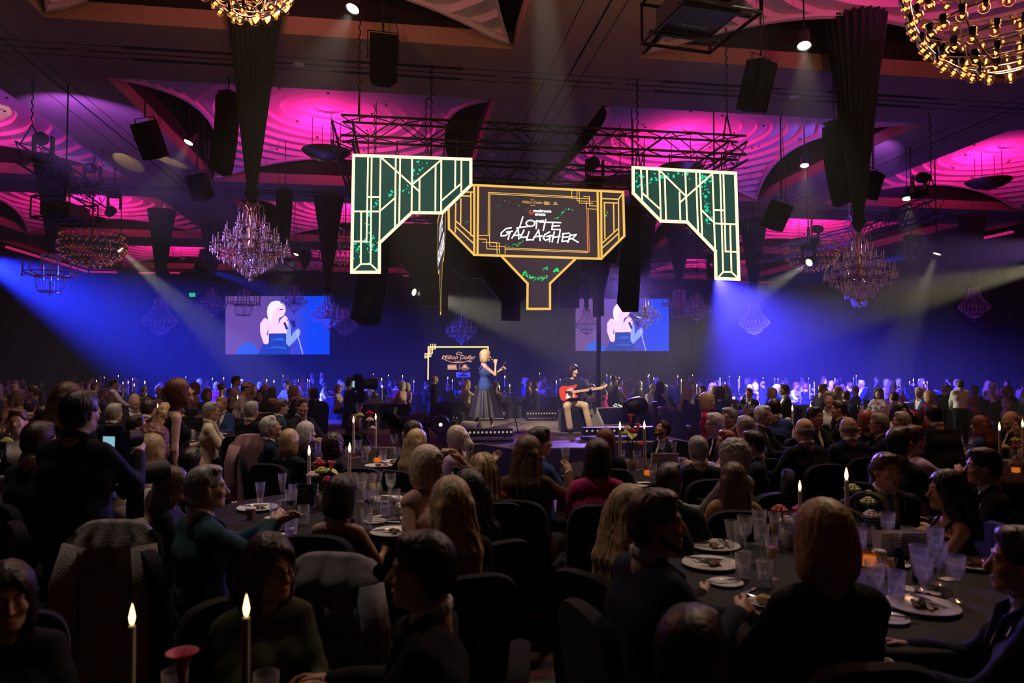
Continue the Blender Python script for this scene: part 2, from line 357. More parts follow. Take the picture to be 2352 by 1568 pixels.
# cove faces atop the walls, their pink lighting put in as emission
cv = MB(); M_COVE = mat('cove_painted_glow', (0.7, 0.7, 0.7), 0.5, emit=(1.0, 0.02, 0.25), estr=0.5, sample=False)
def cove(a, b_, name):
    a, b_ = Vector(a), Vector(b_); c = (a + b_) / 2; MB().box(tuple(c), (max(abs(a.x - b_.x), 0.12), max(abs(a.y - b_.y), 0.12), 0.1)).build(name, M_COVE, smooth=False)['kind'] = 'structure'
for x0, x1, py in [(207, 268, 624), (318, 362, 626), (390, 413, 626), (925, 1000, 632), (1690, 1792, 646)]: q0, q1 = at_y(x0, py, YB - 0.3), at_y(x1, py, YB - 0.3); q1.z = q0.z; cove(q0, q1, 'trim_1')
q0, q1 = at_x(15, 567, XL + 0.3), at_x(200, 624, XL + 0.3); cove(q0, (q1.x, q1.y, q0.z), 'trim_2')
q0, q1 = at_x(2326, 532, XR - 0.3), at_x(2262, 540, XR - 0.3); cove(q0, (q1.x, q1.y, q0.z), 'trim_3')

# ================================================================== people: smooth bodies grown from a posed skeleton
V3 = lambda *a: np.array(a, np.float32)
class Sdf:
    """a list of rounded shapes blended into one smooth surface, meshed on a grid"""
    def __init__(s, k=0.03): s.p = []; s.k = k
    def cap(s, a, b, ra, rb=None, k=None): s.p.append(('c', np.array(a, np.float32), np.array(b, np.float32), ra, ra if rb is None else rb, k or s.k, 1)); return s
    def ell(s, c, r, R=None, k=None, sub=False): s.p.append(('e', np.array(c, np.float32), np.array(r, np.float32), R, None, k or s.k, -1 if sub else 1)); return s
    def sub(s, a, b, ra, rb=None, k=0.01): s.p.append(('c', np.array(a, np.float32), np.array(b, np.float32), ra, ra if rb is None else rb, k, -1)); return s
    def cut(s, c, n, k=0.004): s.p.append(('h', np.array(c, np.float32), np.array(n, np.float32), 0, 0, k, 0)); return s
    def bounds(s):
        lo = np.full(3, 1e9); hi = -lo
        for t, a, b, c, d, k, sg in s.p:
            if sg != 1: continue
            if t == 'c': r = max(c, d); lo = np.minimum(lo, np.minimum(a, b) - r); hi = np.maximum(hi, np.maximum(a, b) + r)
            else: r = float(np.max(b)); lo = np.minimum(lo, a - r); hi = np.maximum(hi, a + r)
        return lo, hi
    def mesh(s, h, fn=None):
        lo, hi = s.bounds(); lo = lo - 3 * h; n = np.ceil((hi - lo + 3 * h) / h).astype(int) + 1
        ax = [(lo[i] + h * np.arange(n[i])).astype(np.float32) for i in range(3)]
        F = np.full(n, 0.5, np.float32)
        for t, a, b, c, d, k, sg in s.p:
            if t == 'c': blo, bhi = np.minimum(a, b) - max(c, d), np.maximum(a, b) + max(c, d)
            elif t == 'e': rr = float(np.max(b)); blo, bhi = a - rr, a + rr
            else: blo, bhi = lo, hi + 3 * h
            m_ = k + 2.5 * h
            i0 = np.clip(np.floor((blo - m_ - lo) / h).astype(int), 0, n); i1 = np.clip(np.ceil((bhi + m_ - lo) / h).astype(int) + 1, 0, n)
            if (i1 <= i0).any(): continue
            sl = tuple(slice(i0[q], i1[q]) for q in range(3))
            X = ax[0][sl[0]][:, None, None]; Y = ax[1][sl[1]][None, :, None]; Z = ax[2][sl[2]][None, None, :]
            if t == 'c':
                ba = b - a; L2 = float(ba @ ba) + 1e-12
                tt = np.clip(((X - a[0]) * ba[0] + (Y - a[1]) * ba[1] + (Z - a[2]) * ba[2]) / L2, 0, 1)
                q = np.sqrt((X - a[0] - tt * ba[0]) ** 2 + (Y - a[1] - tt * ba[1]) ** 2 + (Z - a[2] - tt * ba[2]) ** 2) - (c + (d - c) * tt)
            elif t == 'e':
                x, y, z = X - a[0], Y - a[1], Z - a[2]
                if c is not None:
                    Rm = c; x, y, z = (x * Rm[0, 0] + y * Rm[1, 0] + z * Rm[2, 0]), (x * Rm[0, 1] + y * Rm[1, 1] + z * Rm[2, 1]), (x * Rm[0, 2] + y * Rm[1, 2] + z * Rm[2, 2])
                k0 = np.sqrt((x / b[0]) ** 2 + (y / b[1]) ** 2 + (z / b[2]) ** 2); k1 = np.sqrt((x / b[0] ** 2) ** 2 + (y / b[1] ** 2) ** 2 + (z / b[2] ** 2) ** 2) + 1e-9
                q = k0 * (k0 - 1.0) / k1
            else: q = (X - a[0]) * b[0] + (Y - a[1]) * b[1] + (Z - a[2]) * b[2] + np.zeros_like(F[sl])
            f = F[sl]
            if sg == 1: hh = np.clip(0.5 + 0.5 * (f - q) / k, 0, 1); F[sl] = f + (q - f) * hh - k * hh * (1 - hh)
            else:
                if sg == -1: q = -q
                hh = np.clip(0.5 - 0.5 * (f - q) / k, 0, 1); F[sl] = f + (q - f) * hh + k * hh * (1 - hh)
        if fn is not None: F = F + fn(ax[0][:, None, None], ax[1][None, :, None], ax[2][None, None, :])
        F[0] = F[-1] = 1; F[:, 0] = F[:, -1] = 1; F[:, :, 0] = F[:, :, -1] = 1
        return surface_nets(F, lo, h)
def surface_nets(F, lo, h):
    S = F < 0
    c = [S[i:S.shape[0] - 1 + i, j:S.shape[1] - 1 + j, k:S.shape[2] - 1 + k] for i in (0, 1) for j in (0, 1) for k in (0, 1)]
    cnt = sum(x.astype(np.int8) for x in c); act = (cnt > 0) & (cnt < 8); I = np.argwhere(act)
    if len(I) == 0: return np.zeros((0, 3)), np.zeros((0, 4), int)
    idx = np.full(act.shape, -1, np.int32); idx[act] = np.arange(len(I))
    val = np.stack([F[I[:, 0] + i, I[:, 1] + j, I[:, 2] + k] for i in (0, 1) for j in (0, 1) for k in (0, 1)], 1)
    off = np.array([(i, j, k) for i in (0, 1) for j in (0, 1) for k in (0, 1)], np.float32)
    P = np.zeros((len(I), 3), np.float32); N = np.zeros(len(I), np.float32)
    for a in range(8):
        for b in range(a + 1, 8):
            if np.abs(off[a] - off[b]).sum() != 1: continue
            va, vb = val[:, a], val[:, b]; m_ = (va < 0) != (vb < 0); t = np.where(m_, va / np.where(m_, va - vb, 1), 0)[:, None]
            P += m_[:, None] * (off[a] + t * (off[b] - off[a])); N += m_
    V = lo + h * (I + P / N[:, None]); faces = []
    for ax_ in range(3):
        A = np.take(S, range(S.shape[ax_] - 1), ax_); B = np.take(S, range(1, S.shape[ax_]), ax_)
        E = np.argwhere(A != B); u, w = [(1, 2), (2, 0), (0, 1)][ax_]
        ok = (E[:, u] > 0) & (E[:, w] > 0); E = E[ok]; flip = A[tuple(E.T)]
        def cell(du, dw):
            e = E.copy(); e[:, u] -= du; e[:, w] -= dw; return idx[tuple(e.T)]
        q = np.stack([cell(1, 1), cell(0, 1), cell(0, 0), cell(1, 0)], 1); q[~flip] = q[~flip][:, ::-1]; faces.append(q)
    return V, np.concatenate(faces)
def np_mesh(name, V, Fq, m, smooth=True):
    me = bpy.data.meshes.new(name); me.vertices.add(len(V)); me.vertices.foreach_set('co', np.asarray(V, np.float32).ravel())
    n = len(Fq); me.loops.add(n * 4); me.loops.foreach_set('vertex_index', np.asarray(Fq, np.int32).ravel())
    me.polygons.add(n); me.polygons.foreach_set('loop_start', np.arange(0, n * 4, 4, dtype=np.int32))
    if smooth: me.polygons.foreach_set('use_smooth', np.ones(n, bool))
    me.materials.append(m); me.update(calc_edges=True); me.validate(); return me
def join_np(parts):
    V = []; F_ = []; k = 0
    for v, f in parts:
        if len(v): V.append(v); F_.append(f + k); k += len(v)
    return np.concatenate(V), np.concatenate(F_)
# ---- materials for people
def hair_mat(name, col, rough=0.38):
    return mat('hair_' + name, col, rough, bump=0.25, bscale=150, var=0.35, vscale=40, spec=0.6)
HAIR = {'black': (0.012, 0.009, 0.008), 'dark': (0.03, 0.018, 0.012), 'brown': (0.09, 0.045, 0.024), 'auburn': (0.16, 0.05, 0.03), 'blonde': (0.48, 0.33, 0.17),
        'pale': (0.62, 0.5, 0.36), 'grey': (0.3, 0.28, 0.27), 'white': (0.6, 0.58, 0.56), 'red': (0.32, 0.08, 0.05)}
SKIN = {'fair': (0.62, 0.38, 0.28), 'mid': (0.5, 0.28, 0.19), 'tan': (0.36, 0.19, 0.12)}
def skin_mat(n): return mat('skin_' + n, SKIN[n], 0.5, var=0.06, vscale=14, spec=0.4)
CLOTH = {'black': (0.006, 0.006, 0.008), 'navy': (0.010, 0.014, 0.036), 'charcoal': (0.018, 0.018, 0.022), 'blue': (0.03, 0.06, 0.22), 'white': (0.72, 0.70, 0.70), 'cream': (0.6, 0.52, 0.4),
         'magenta': (0.5, 0.03, 0.16), 'pink': (0.62, 0.36, 0.33), 'lilac': (0.5, 0.36, 0.5), 'gold': (0.36, 0.22, 0.09), 'brown': (0.1, 0.05, 0.03), 'teal': (0.02, 0.06, 0.07),
         'olive': (0.05, 0.055, 0.025), 'red': (0.45, 0.02, 0.03), 'tan': (0.52, 0.38, 0.2), 'grey': (0.2, 0.2, 0.22), 'denim': (0.03, 0.04, 0.09), 'tie': (0.03, 0.1, 0.3)}
def cloth_mat(n):
    if n == 'speckle' and 'cloth_speckle' not in MATS:
        m = mat('cloth_speckle', (0.006, 0.006, 0.008), 0.85, spec=0.2); nt = m.node_tree; b = nt.nodes['Principled BSDF']; tc = nt.nodes.new('ShaderNodeTexCoord'); v = nt.nodes.new('ShaderNodeTexVoronoi'); v.inputs['Scale'].default_value = 32
        r = nt.nodes.new('ShaderNodeValToRGB'); r.color_ramp.elements[0].position = 0.16; r.color_ramp.elements[0].color = (0.10, 0.09, 0.11, 1); r.color_ramp.elements[1].position = 0.22; r.color_ramp.elements[1].color = (0.006, 0.006, 0.008, 1)
        nt.links.new(tc.outputs['Object'], v.inputs['Vector']); nt.links.new(v.outputs['Distance'], r.inputs[0]); nt.links.new(r.outputs[0], b.inputs['Base Color'])
    return MATS['cloth_speckle'] if n == 'speckle' else cloth_plain(n)
def cloth_plain(n): return mat('cloth_' + n, CLOTH[n], 0.85, bump=0.25, bscale=25, sheen=0.04, spec=0.2)
def rotm(yaw=0.0, pitch=0.0, roll=0.0):
    return np.array((Matrix.Rotation(yaw, 3, 'Z') @ Matrix.Rotation(-pitch, 3, 'X') @ Matrix.Rotation(roll, 3, 'Y')), np.float32)
def ik(sh, wr, l1, l2, hint):
    d = wr - sh; L = float(np.linalg.norm(d)); L2 = min(L, (l1 + l2) * 0.995); u = d / max(L, 1e-6); wr = sh + u * L2
    a = (l1 * l1 - l2 * l2 + L2 * L2) / (2 * L2); hgt = math.sqrt(max(l1 * l1 - a * a, 0)); p = hint - u * float(hint @ u); p = p / max(np.linalg.norm(p), 1e-6)
    return sh + u * a + p * hgt, wr
ARMS = {'table': ((0.17, 0.40, 0.80), (0.15, 0.42, 0.80)), 'lap': ((0.13, 0.30, 0.66), (0.13, 0.30, 0.66)), 'clasp': ((0.05, 0.40, 0.86), (0.05, 0.40, 0.86)),
        'chin': ((0.06, 0.26, 1.10), (0.16, 0.36, 0.80)), 'cross': ((-0.10, 0.24, 0.86), (-0.10, 0.27, 0.83)), 'glass': ((0.2, 0.44, 1.02), (0.16, 0.4, 0.8)),
        'side': ((0.27, 0.06, 0.80), (0.27, 0.06, 0.80)), 'front': ((0.12, 0.36, 1.02), (0.12, 0.36, 1.02)), 'high': ((0.12, 0.22, 1.3), (0.17, 0.40, 0.80)), 'wide': ((0.34, 0.3, 0.82), (0.34, 0.3, 0.82))}
def skeleton(female, seated, lean=0.0, side=0.0, twist=0.0, hyaw=0.0, hpitch=0.0, hroll=0.0, arms='table', armr=None, arml=None, legs=None):
    J = {}; pz = 0.565 if seated else 0.95; P = V3(0, 0, pz)
    Rt = rotm(twist, lean, side); up = Rt @ V3(0, 0, 1); fw = Rt @ V3(0, 1, 0); rt = Rt @ V3(1, 0, 0); J.update(P=P, up=up, fw=fw, rt=rt, Rt=Rt)
    J['waist'] = P + up * 0.13; J['chest'] = P + up * 0.32 + fw * 0.005; J['neck'] = P + up * 0.525 - fw * 0.008
    Rh = rotm(twist * 0.5 + hyaw, lean * 0.4 + hpitch, hroll); J['Rh'] = Rh
    J['head'] = J['neck'] + up * 0.118 + (Rh @ V3(0, 0.035, 0.035))
    sw = 0.15 if female else 0.176
    for sgn, n, tgt in ((1, 'r', armr), (-1, 'l', arml)):
        sh = P + up * 0.447 + rt * sgn * sw; J['sh' + n] = sh
        t = tgt if tgt is not None else ARMS[arms][0 if sgn > 0 else 1]; t = V3(t[0] * sgn, t[1], t[2])
        if not seated and tgt is None and arms in ('table', 'clasp', 'lap'): t = t + V3(0, 0, 0.25)
        hint = rt * sgn * 0.5 - V3(0, 0, 1) - fw * 0.35
        el, wr = ik(sh, t, 0.285, 0.25, hint); J['el' + n] = el; J['wr' + n] = wr
        J['hip' + n] = P + V3(sgn * 0.09, 0.0, -0.02)
        if legs: J['kn' + n], J['an' + n] = [V3(*q) for q in legs[0 if sgn > 0 else 1]]
        elif seated: J['kn' + n] = V3(sgn * 0.13, 0.38, 0.52); J['an' + n] = V3(sgn * 0.13, 0.30, 0.09)
        else: J['kn' + n] = V3(sgn * 0.10, 0.03, 0.50); J['an' + n] = V3(sgn * 0.11, -0.02, 0.09)
    return J
def head_sdf(J, female, beard=False, h=0.01):
    s = Sdf(0.018); R, c = J['Rh'], J['head']; g = lambda *a: c + R @ V3(*a)
    s.ell(g(0, -0.012, 0.028), (0.076, 0.096, 0.094), R, 0.03).ell(g(0, 0.028, -0.035), (0.062, 0.066, 0.085), R, 0.03)
    s.cap(g(-0.042, 0.0, -0.06), g(-0.018, 0.066, -0.094), 0.024, 0.02, 0.03).cap(g(0.042, 0.0, -0.06), g(0.018, 0.066, -0.094), 0.024, 0.02, 0.03)
    s.ell(g(0, 0.074, -0.1), (0.02, 0.016, 0.016), R, 0.02)
    s.cap(g(-0.036, 0.078, 0.022), g(0.036, 0.078, 0.022), 0.012, None, 0.015)
    for sx in (-1, 1):
        s.ell(g(sx * 0.031, 0.1, 0.002), (0.017, 0.013, 0.011), R, 0.012, True)
        s.ell(g(sx * 0.031, 0.082, 0.0), (0.013, 0.011, 0.011), R, 0.004)
        s.ell(g(sx * 0.042, 0.07, -0.028), (0.02, 0.018, 0.02), R, 0.02)
        s.ell(g(sx * 0.078, -0.006, -0.008), (0.010, 0.021, 0.033), R, 0.006)
    s.cap(g(0, 0.088, 0.012), g(0, 0.114, -0.034), 0.008, 0.012, 0.010).cap(g(-0.011, 0.098, -0.038), g(0.011, 0.098, -0.038), 0.008, None, 0.006)
    s.cap(g(-0.018, 0.086, -0.064), g(0.018, 0.086, -0.064), 0.007, None, 0.008).cap(g(-0.015, 0.084, -0.076), g(0.015, 0.084, -0.076), 0.008, None, 0.006)
    nr = 0.05 if female else 0.06
    s.cap(g(0, -0.025, -0.06), J['neck'] - J['up'] * 0.02, nr, nr + 0.008, 0.03)
    return s
def hand_into(s, J, n, grip=0.4, r=0.0088):
    sg = 1 if n == 'r' else -1; w, e = J['wr' + n], J['el' + n]; d = (w - e) / max(np.linalg.norm(w - e), 1e-6)
    inn = -J['rt'] * sg + V3(0, 0, -0.5); side = np.cross(d, inn); side = side / np.linalg.norm(side); pn = np.cross(side, d) ; pn = pn / np.linalg.norm(pn)
    if pn @ inn < 0: pn = -pn
    s.cap(w - d * 0.03, w + d * 0.02, 0.026, 0.026, 0.02)
    for q in (-0.026, -0.009, 0.009, 0.026): s.cap(w + d * 0.025 + side * q * 0.6, w + d * 0.085 + side * q, 0.015, 0.0115, 0.012)
    tips = {}
    for q, ln in ((-0.029, 0.058), (-0.010, 0.072), (0.010, 0.078), (0.029, 0.068)):
        k0 = w + d * 0.088 + side * q * 1.05; d1 = d * math.cos(grip) + pn * math.sin(grip); d2 = d * math.cos(grip * 2.2) + pn * math.sin(grip * 2.2); d3 = d * math.cos(grip * 3.2) + pn * math.sin(grip * 3.2)
        k1 = k0 + d1 * ln * 0.48; k2 = k1 + d2 * ln * 0.32; k3 = k2 + d3 * ln * 0.22
        s.cap(k0, k1, r, r * 0.95, 0.005).cap(k1, k2, r * 0.95, r * 0.9, 0.004).cap(k2, k3, r * 0.9, r * 0.8, 0.004)
    up_s = side if (side[2] > 0) else -side
    t0 = w + d * 0.03 + up_s * 0.024 + pn * 0.008; t1 = t0 + d * 0.036 + up_s * 0.018 + pn * 0.016; t2 = t1 + d * 0.03 + pn * 0.012
    s.cap(t0, t1, 0.0125, 0.0105, 0.008).cap(t1, t2, 0.0105, 0.009, 0.004)
    J['hand' + n] = w + d * 0.09 + pn * 0.03
    return s
def torso_into(s, J, female, infl=0.0, low=True, girth=1.0):
    P, up, fw, rt, ch, wa, ne = J['P'], J['up'], J['fw'], J['rt'], J['chest'], J['waist'], J['neck']; g = girth
    w1 = 0.075 if female else 0.095
    s.cap(P - rt * 0.075, P + rt * 0.075, (0.118 if female else 0.112) * g + infl, None, 0.06)
    s.cap(wa - rt * 0.055, wa + rt * 0.055, (0.088 if female else 0.108) * g + infl, None, 0.07)
    s.cap(ch - rt * w1, ch + rt * w1, (0.094 if female else 0.112) * (0.5 + 0.5 * g) + infl, None, 0.07)
    s.cap(J['shl'] * 0.9 + ne * 0.1, J['shr'] * 0.9 + ne * 0.1, 0.05 + infl, None, 0.05)
    s.cap(J['shl'] * 0.5 + ne * 0.5 - up * 0.012, J['shr'] * 0.5 + ne * 0.5 - up * 0.012, 0.046 + infl, None, 0.05)
    if female:
        for sg in (-1, 1): s.ell(ch + rt * sg * 0.07 + fw * 0.075 - up * 0.01, np.array((0.068, 0.062, 0.066)) + infl, J['Rt'], 0.04)
def arm_into(s, J, n, female, infl=0.0, part='full', taper=1.0):
    q = 0.82 if female else 0.95; sh, el, wr = J['sh' + n], J['el' + n], J['wr' + n]
    s.cap(sh - J['up'] * 0.005, el, 0.056 * q + infl, 0.043 * q + infl, 0.03)
    if part == 'full': s.cap(el, el + (wr - el) * (0.93 if infl else 1.0), 0.043 * q + infl, 0.029 * q + infl * taper, 0.02)
def leg_into(s, J, n, infl=0.0, flare=0.0):
    h_, k_, a_ = J['hip' + n], J['kn' + n], J['an' + n]
    s.cap(h_, k_, 0.088 + infl, 0.062 + infl, 0.04).cap(k_, a_, 0.058 + infl, 0.038 + infl + flare, 0.03)
def shoe_into(s, J, n):
    a = J['an' + n]; s.cap(a - V3(0, 0.03, 0.05), a + V3(0, 0.16, -0.055), 0.04, 0.034, 0.02).cap(a, a - V3(0, 0.0, 0.04), 0.042, 0.042, 0.02)
def hair_mesh(J, style, h, seed=0):
    s = Sdf(0.03); R, c = J['Rh'], J['head']; g = lambda *a: c + R @ V3(*a); fw2 = J['fw']; up = J['up']; amp, freq = 0.0022, 34
    if style == 'none': return None
    cap_r = {'short': 0.013, 'fringe': 0.010, 'balding': 0.006, 'crop': 0.007}.get(style, 0.022)
    if style == 'balding':
        s.ell(g(0, -0.02, 0.0), (0.083, 0.099, 0.07), R); s.cut(g(0, 0, 0.045), R @ V3(0, 0.25, 1)); s.cut(g(0, 0, -0.075), R @ V3(0, 0, -1)); s.cut(g(0, 0.012, 0), R @ V3(0, 1, 0)); amp = 0.0015
    else:
        s.ell(g(0, -0.014, 0.032), (0.076 + cap_r, 0.096 + cap_r, 0.092 + cap_r), R)
        if style in ('short', 'crop'):
            s.ell(g(0, -0.04, -0.03), (0.074 + cap_r * 0.6, 0.068 + cap_r * 0.5, 0.07), R); s.ell(g(0.01, 0.045, 0.104), (0.058, 0.034, 0.02), R)
            s.cut(g(0, -0.06, -0.075), R @ V3(0, -0.1, -1)); s.sub(g(-0.15, 0.04, -0.07), g(0.15, 0.04, -0.07), 0.075, None, 0.01)
        elif style == 'bob':
            for sx in (-1, 1): s.ell(g(sx * 0.066, -0.018, -0.06), (0.038, 0.068, 0.1), R)
            s.ell(g(0, -0.07, -0.05), (0.088, 0.05, 0.11), R); s.cut(g(0, 0, -0.14), R @ V3(0, 0, -1))
        elif style in ('long', 'wavy', 'pony', 'half'):
            amp = 0.009 if style == 'wavy' else 0.003; freq = 14 if style == 'wavy' else 30
            if style == 'pony':
                s.ell(g(0, -0.05, -0.02), (0.075, 0.07, 0.08), R); p0 = g(0, -0.13, 0.03); p1 = g(0, -0.17, -0.06)
                s.cap(g(0, -0.1, 0.05), p0, 0.03, 0.032).cap(p0, p1, 0.035, 0.045).cap(p1, J['chest'] - fw2 * 0.16 + up * 0.06, 0.045, 0.02)
            else:
                for sx in (-1, 1):
                    s.ell(g(sx * 0.07, -0.02, -0.07), (0.036, 0.062, 0.11), R)
                    s.cap(g(sx * 0.075, -0.02, -0.1), J['neck'] + J['rt'] * sx * 0.10 - fw2 * 0.02 - up * 0.1, 0.034, 0.03)
                for sx in (-0.06, -0.02, 0.02, 0.06):
                    s.cap(g(sx, -0.085, 0.0), J['neck'] + J['rt'] * sx * 1.3 - fw2 * 0.1 - up * 0.06, 0.04, 0.04)
                    s.cap(J['neck'] + J['rt'] * sx * 1.3 - fw2 * 0.1 - up * 0.06, J['chest'] + J['rt'] * sx * 1.4 - fw2 * 0.135 - up * (0.02 if style != 'half' else -0.08), 0.04, 0.024)
        elif style == 'curly':
            amp, freq = 0.012, 11
            s.ell(g(0, -0.03, 0.02), (0.115, 0.125, 0.125), R); s.ell(g(0, -0.06, -0.07), (0.11, 0.08, 0.1), R); s.ell(g(0.075, -0.01, -0.07), (0.045, 0.07, 0.09), R); s.ell(g(-0.075, -0.01, -0.07), (0.045, 0.07, 0.09), R)
        elif style == 'updo':
            s.ell(g(0, -0.05, 0.0), (0.08, 0.075, 0.09), R); s.ell(g(0, -0.12, 0.06), (0.045, 0.045, 0.04), R); s.cut(g(0, 0, -0.08), R @ V3(0, 0, -1))
        elif style == 'mop':
            for sx in (-1, 1): s.ell(g(sx * 0.066, -0.015, -0.045), (0.038, 0.064, 0.085), R)
            s.ell(g(0, -0.07, -0.05), (0.085, 0.05, 0.095), R); s.ell(g(0.02, 0.07, 0.075), (0.062, 0.03, 0.035), R)
        # leave the face free
        if style in ('short', 'crop'): s.ell(g(0, 0.15, -0.06), (0.14, 0.115, 0.15), R, 0.02, True); s.sub(g(-0.15, 0.055, -0.05), g(0.15, 0.055, -0.05), 0.058, None, 0.012)
        s.ell(g(0, 0.115, -0.045), (0.066, 0.09, 0.118), R, 0.012, True)
        if style != 'mop': s.ell(g(0, 0.13, 0.035), (0.052, 0.06, 0.055), R, 0.012, True)
    sd = seed * 1.7
    def fn(X, Y, Z):
        x, y, z = X - c[0], Y - c[1], Z - c[2]; xx = x * R[0, 0] + y * R[1, 0] + z * R[2, 0]; yy = x * R[0, 1] + y * R[1, 1] + z * R[2, 1]
        a = np.arctan2(xx, -yy + 0.02 + 0 * z)
        a = a + 0.12 * np.sin(5.3 * a + sd) + 0.05 * np.sin(13.7 * a - sd) + 0.06 * np.sin(z * 21 + sd + 3 * a)
        return (amp * np.sin(freq * a + sd) * (0.6 + 0.4 * np.sin(3.1 * a + sd + z * 9)) + amp * 0.7 * np.sin(2.37 * freq * a + sd * 2 + z * 14)).astype(np.float32)
    if style == 'curly':
        fn = lambda X, Y, Z: (0.011 * np.sin(X * 95 + 2 * np.sin(Z * 60)) * np.sin(Y * 90 + sd) * np.sin(Z * 85)).astype(np.float32)
    return s.mesh(h, fn)
PERSON_N = [0]
def make_person(pos, face, label, female=False, seated=True, hair='short', haircol='brown', skin='fair', top='jacket', topcol='black', under='white', bottom='black',
                q=1, scale=1.0, group=None, glasses=False, beard=None, tie=None, grip=0.45, girth=1.0, sleeves='long', cap=None, seed=None, **pose):
    """pos: where the figure sits or stands; face: heading in degrees (0 = away from the photographer); q: 0 far, 1 middle, 2 near"""
    PERSON_N[0] += 1; seed = PERSON_N[0] if seed is None else seed
    hh = (0.017, 0.0118, 0.0072)[q]; hc = (0.032, 0.026, 0.017)[q]
    J = skeleton(female, seated, **pose)
    root = thing('person', label, 'person', (pos[0], pos[1], pos[2] if len(pos) > 2 else 0), -math.radians(face) - YAW, group, scale)
    def part(nm, VF, m_):
        if VF is None or len(VF[0]) == 0: return None
        return inst(np_mesh(nm, VF[0], VF[1], m_), nm, root)
    sk = skin_mat(skin)
    # body: head and neck, trunk and limbs, hands, one skin
    hd = head_sdf(J, female).mesh(hh)
    b = Sdf(0.04); torso_into(b, J, female, -0.012, girth=girth); nk = J['neck']; b.cap(nk - J['up'] * 0.05, nk + J['up'] * 0.03, 0.062 if female else 0.07, 0.048 if female else 0.056, 0.04)
    for n in 'rl': arm_into(b, J, n, female, -0.004 if sleeves != 'long' else -0.008); leg_into(b, J, n, -0.012)
    bd = b.mesh(hc * 1.7 if top not in ('dress', 'strap', 'off') and sleeves == 'long' else hc)
    parts = [hd, bd]
    for n in 'rl':
        s = Sdf(0.012); hand_into(s, J, n, grip); parts.append(s.mesh((0.014, 0.0095, 0.0072)[q]))
    body = part('body', join_np(parts), sk)
    hm = hair_mesh(J, hair, hh * (0.9 if q == 2 else 1.0), seed)
    if hm is not None: part('hair', hm, hair_mat(haircol, HAIR[haircol]))
    R, c = J['Rh'], J['head']; g = lambda *a: tuple(c + R @ V3(*a))
    if q >= 1:
        for sx in (-1, 1):
            e = MB().ball(g(sx * 0.031, 0.0805, 0.001), 0.0118, 8, 6, 0); e.ball(g(sx * 0.031, 0.0882, 0.001), 0.0056, 8, 6, 1)
            inst(e.mesh('eye', [mat('eye_white', (0.45, 0.42, 0.4), 0.3), mat('eye_iris', (0.03, 0.02, 0.015), 0.2)]), 'eye', root)
            bm_ = MB().tube([g(sx * 0.014, 0.0915, 0.025), g(sx * 0.032, 0.0905, 0.031), g(sx * 0.05, 0.077, 0.026)], [0.003, 0.0042, 0.002], 5)
            inst(bm_.mesh('eyebrow', hair_mat(haircol, HAIR[haircol])), 'eyebrow', root)
        lm = MB().tube([g(-0.019, 0.0905, -0.068), g(-0.008, 0.0955, -0.066), g(0.008, 0.0955, -0.066), g(0.019, 0.0905, -0.068)], [0.003, 0.006, 0.006, 0.003], 6)
        lm.tube([g(-0.016, 0.090, -0.074), g(0, 0.094, -0.077), g(0.016, 0.090, -0.074)], [0.003, 0.006, 0.003], 6)
        inst(lm.mesh('lips', mat('lips' + ('_f' if female else ''), (0.45, 0.1, 0.09) if female else (0.36, 0.15, 0.11), 0.4)), 'lips', root)
    if beard:
        s = Sdf(0.015); s.cap(g(-0.05, 0.01, -0.055), g(-0.02, 0.07, -0.1), 0.026, 0.024).cap(g(0.05, 0.01, -0.055), g(0.02, 0.07, -0.1), 0.026, 0.024).ell(g(0, 0.075, -0.105), (0.034, 0.026, 0.026), R)
        s.cap(g(-0.022, 0.092, -0.05), g(0.022, 0.092, -0.05), 0.009); s.ell(g(0, 0.1, -0.068), (0.02, 0.02, 0.011), R, 0.005, True)
        part('beard', s.mesh(hh), hair_mat(beard, HAIR[beard]))
    if glasses:
        gm = MB()
        for sx in (-1, 1):
            ring = [g(sx * 0.033 + 0.023 * math.cos(a), 0.108 - 0.006 * abs(math.cos(a)), 0.0 + 0.020 * math.sin(a)) for a in [2 * PI * i / 14 for i in range(15)]]
            gm.tube(ring, 0.0022, 5); gm.tube([g(sx * 0.056, 0.1, 0.004), g(sx * 0.08, 0.06, 0.006), g(sx * 0.083, -0.01, 0.004)], 0.0024, 5)
        gm.tube([g(-0.010, 0.107, 0.004), g(0.010, 0.107, 0.004)], 0.0024, 5)
        inst(gm.mesh('glasses', mat('glasses_frame', (0.02, 0.015, 0.015), 0.3)), 'glasses', root)
    if cap:
        s = Sdf(0.012); s.ell(g(0, -0.012, 0.055), (0.096, 0.115, 0.085), R); s.cut(g(0, 0, 0.04), R @ V3(0, 0, -1)); s.ell(g(0, 0.12, 0.048), (0.075, 0.075, 0.008), R)
        part('cap', s.mesh(hh), cloth_mat(cap))
    # ---- clothes
    up, fw, rt, ch, ne, P = J['up'], J['fw'], J['rt'], J['chest'], J['neck'], J['P']
    cm_ = cloth_mat(topcol)
    fold = lambda X, Y, Z: (0.004 * np.sin(X * 31 + Z * 42 + seed) * np.sin(Y * 37 - Z * 25 + seed * 2)).astype(np.float32)
    if top == 'jacket':
        s = Sdf(0.012); torso_into(s, J, female, 0.004, girth=girth); s.cut(P - up * 0.02, -up)
        s.sub(ne + up * 0.035 - fw * 0.008, ne + up * 0.16, 0.058 if not female else 0.05, 0.07, 0.006)
        shp = [s.mesh(hc * 1.3)]
        col_s = Sdf(0.01); ring = [ne + up * (0.034 - 0.022 * math.cos(a)) + (rt * math.sin(a) * 0.066 + fw * (math.cos(a) * 0.062 + 0.004)) for a in np.linspace(0.35, 2 * PI - 0.35, 13)]
        for a_, b_ in zip(ring[:-1], ring[1:]): col_s.cap(a_, b_, 0.012); 
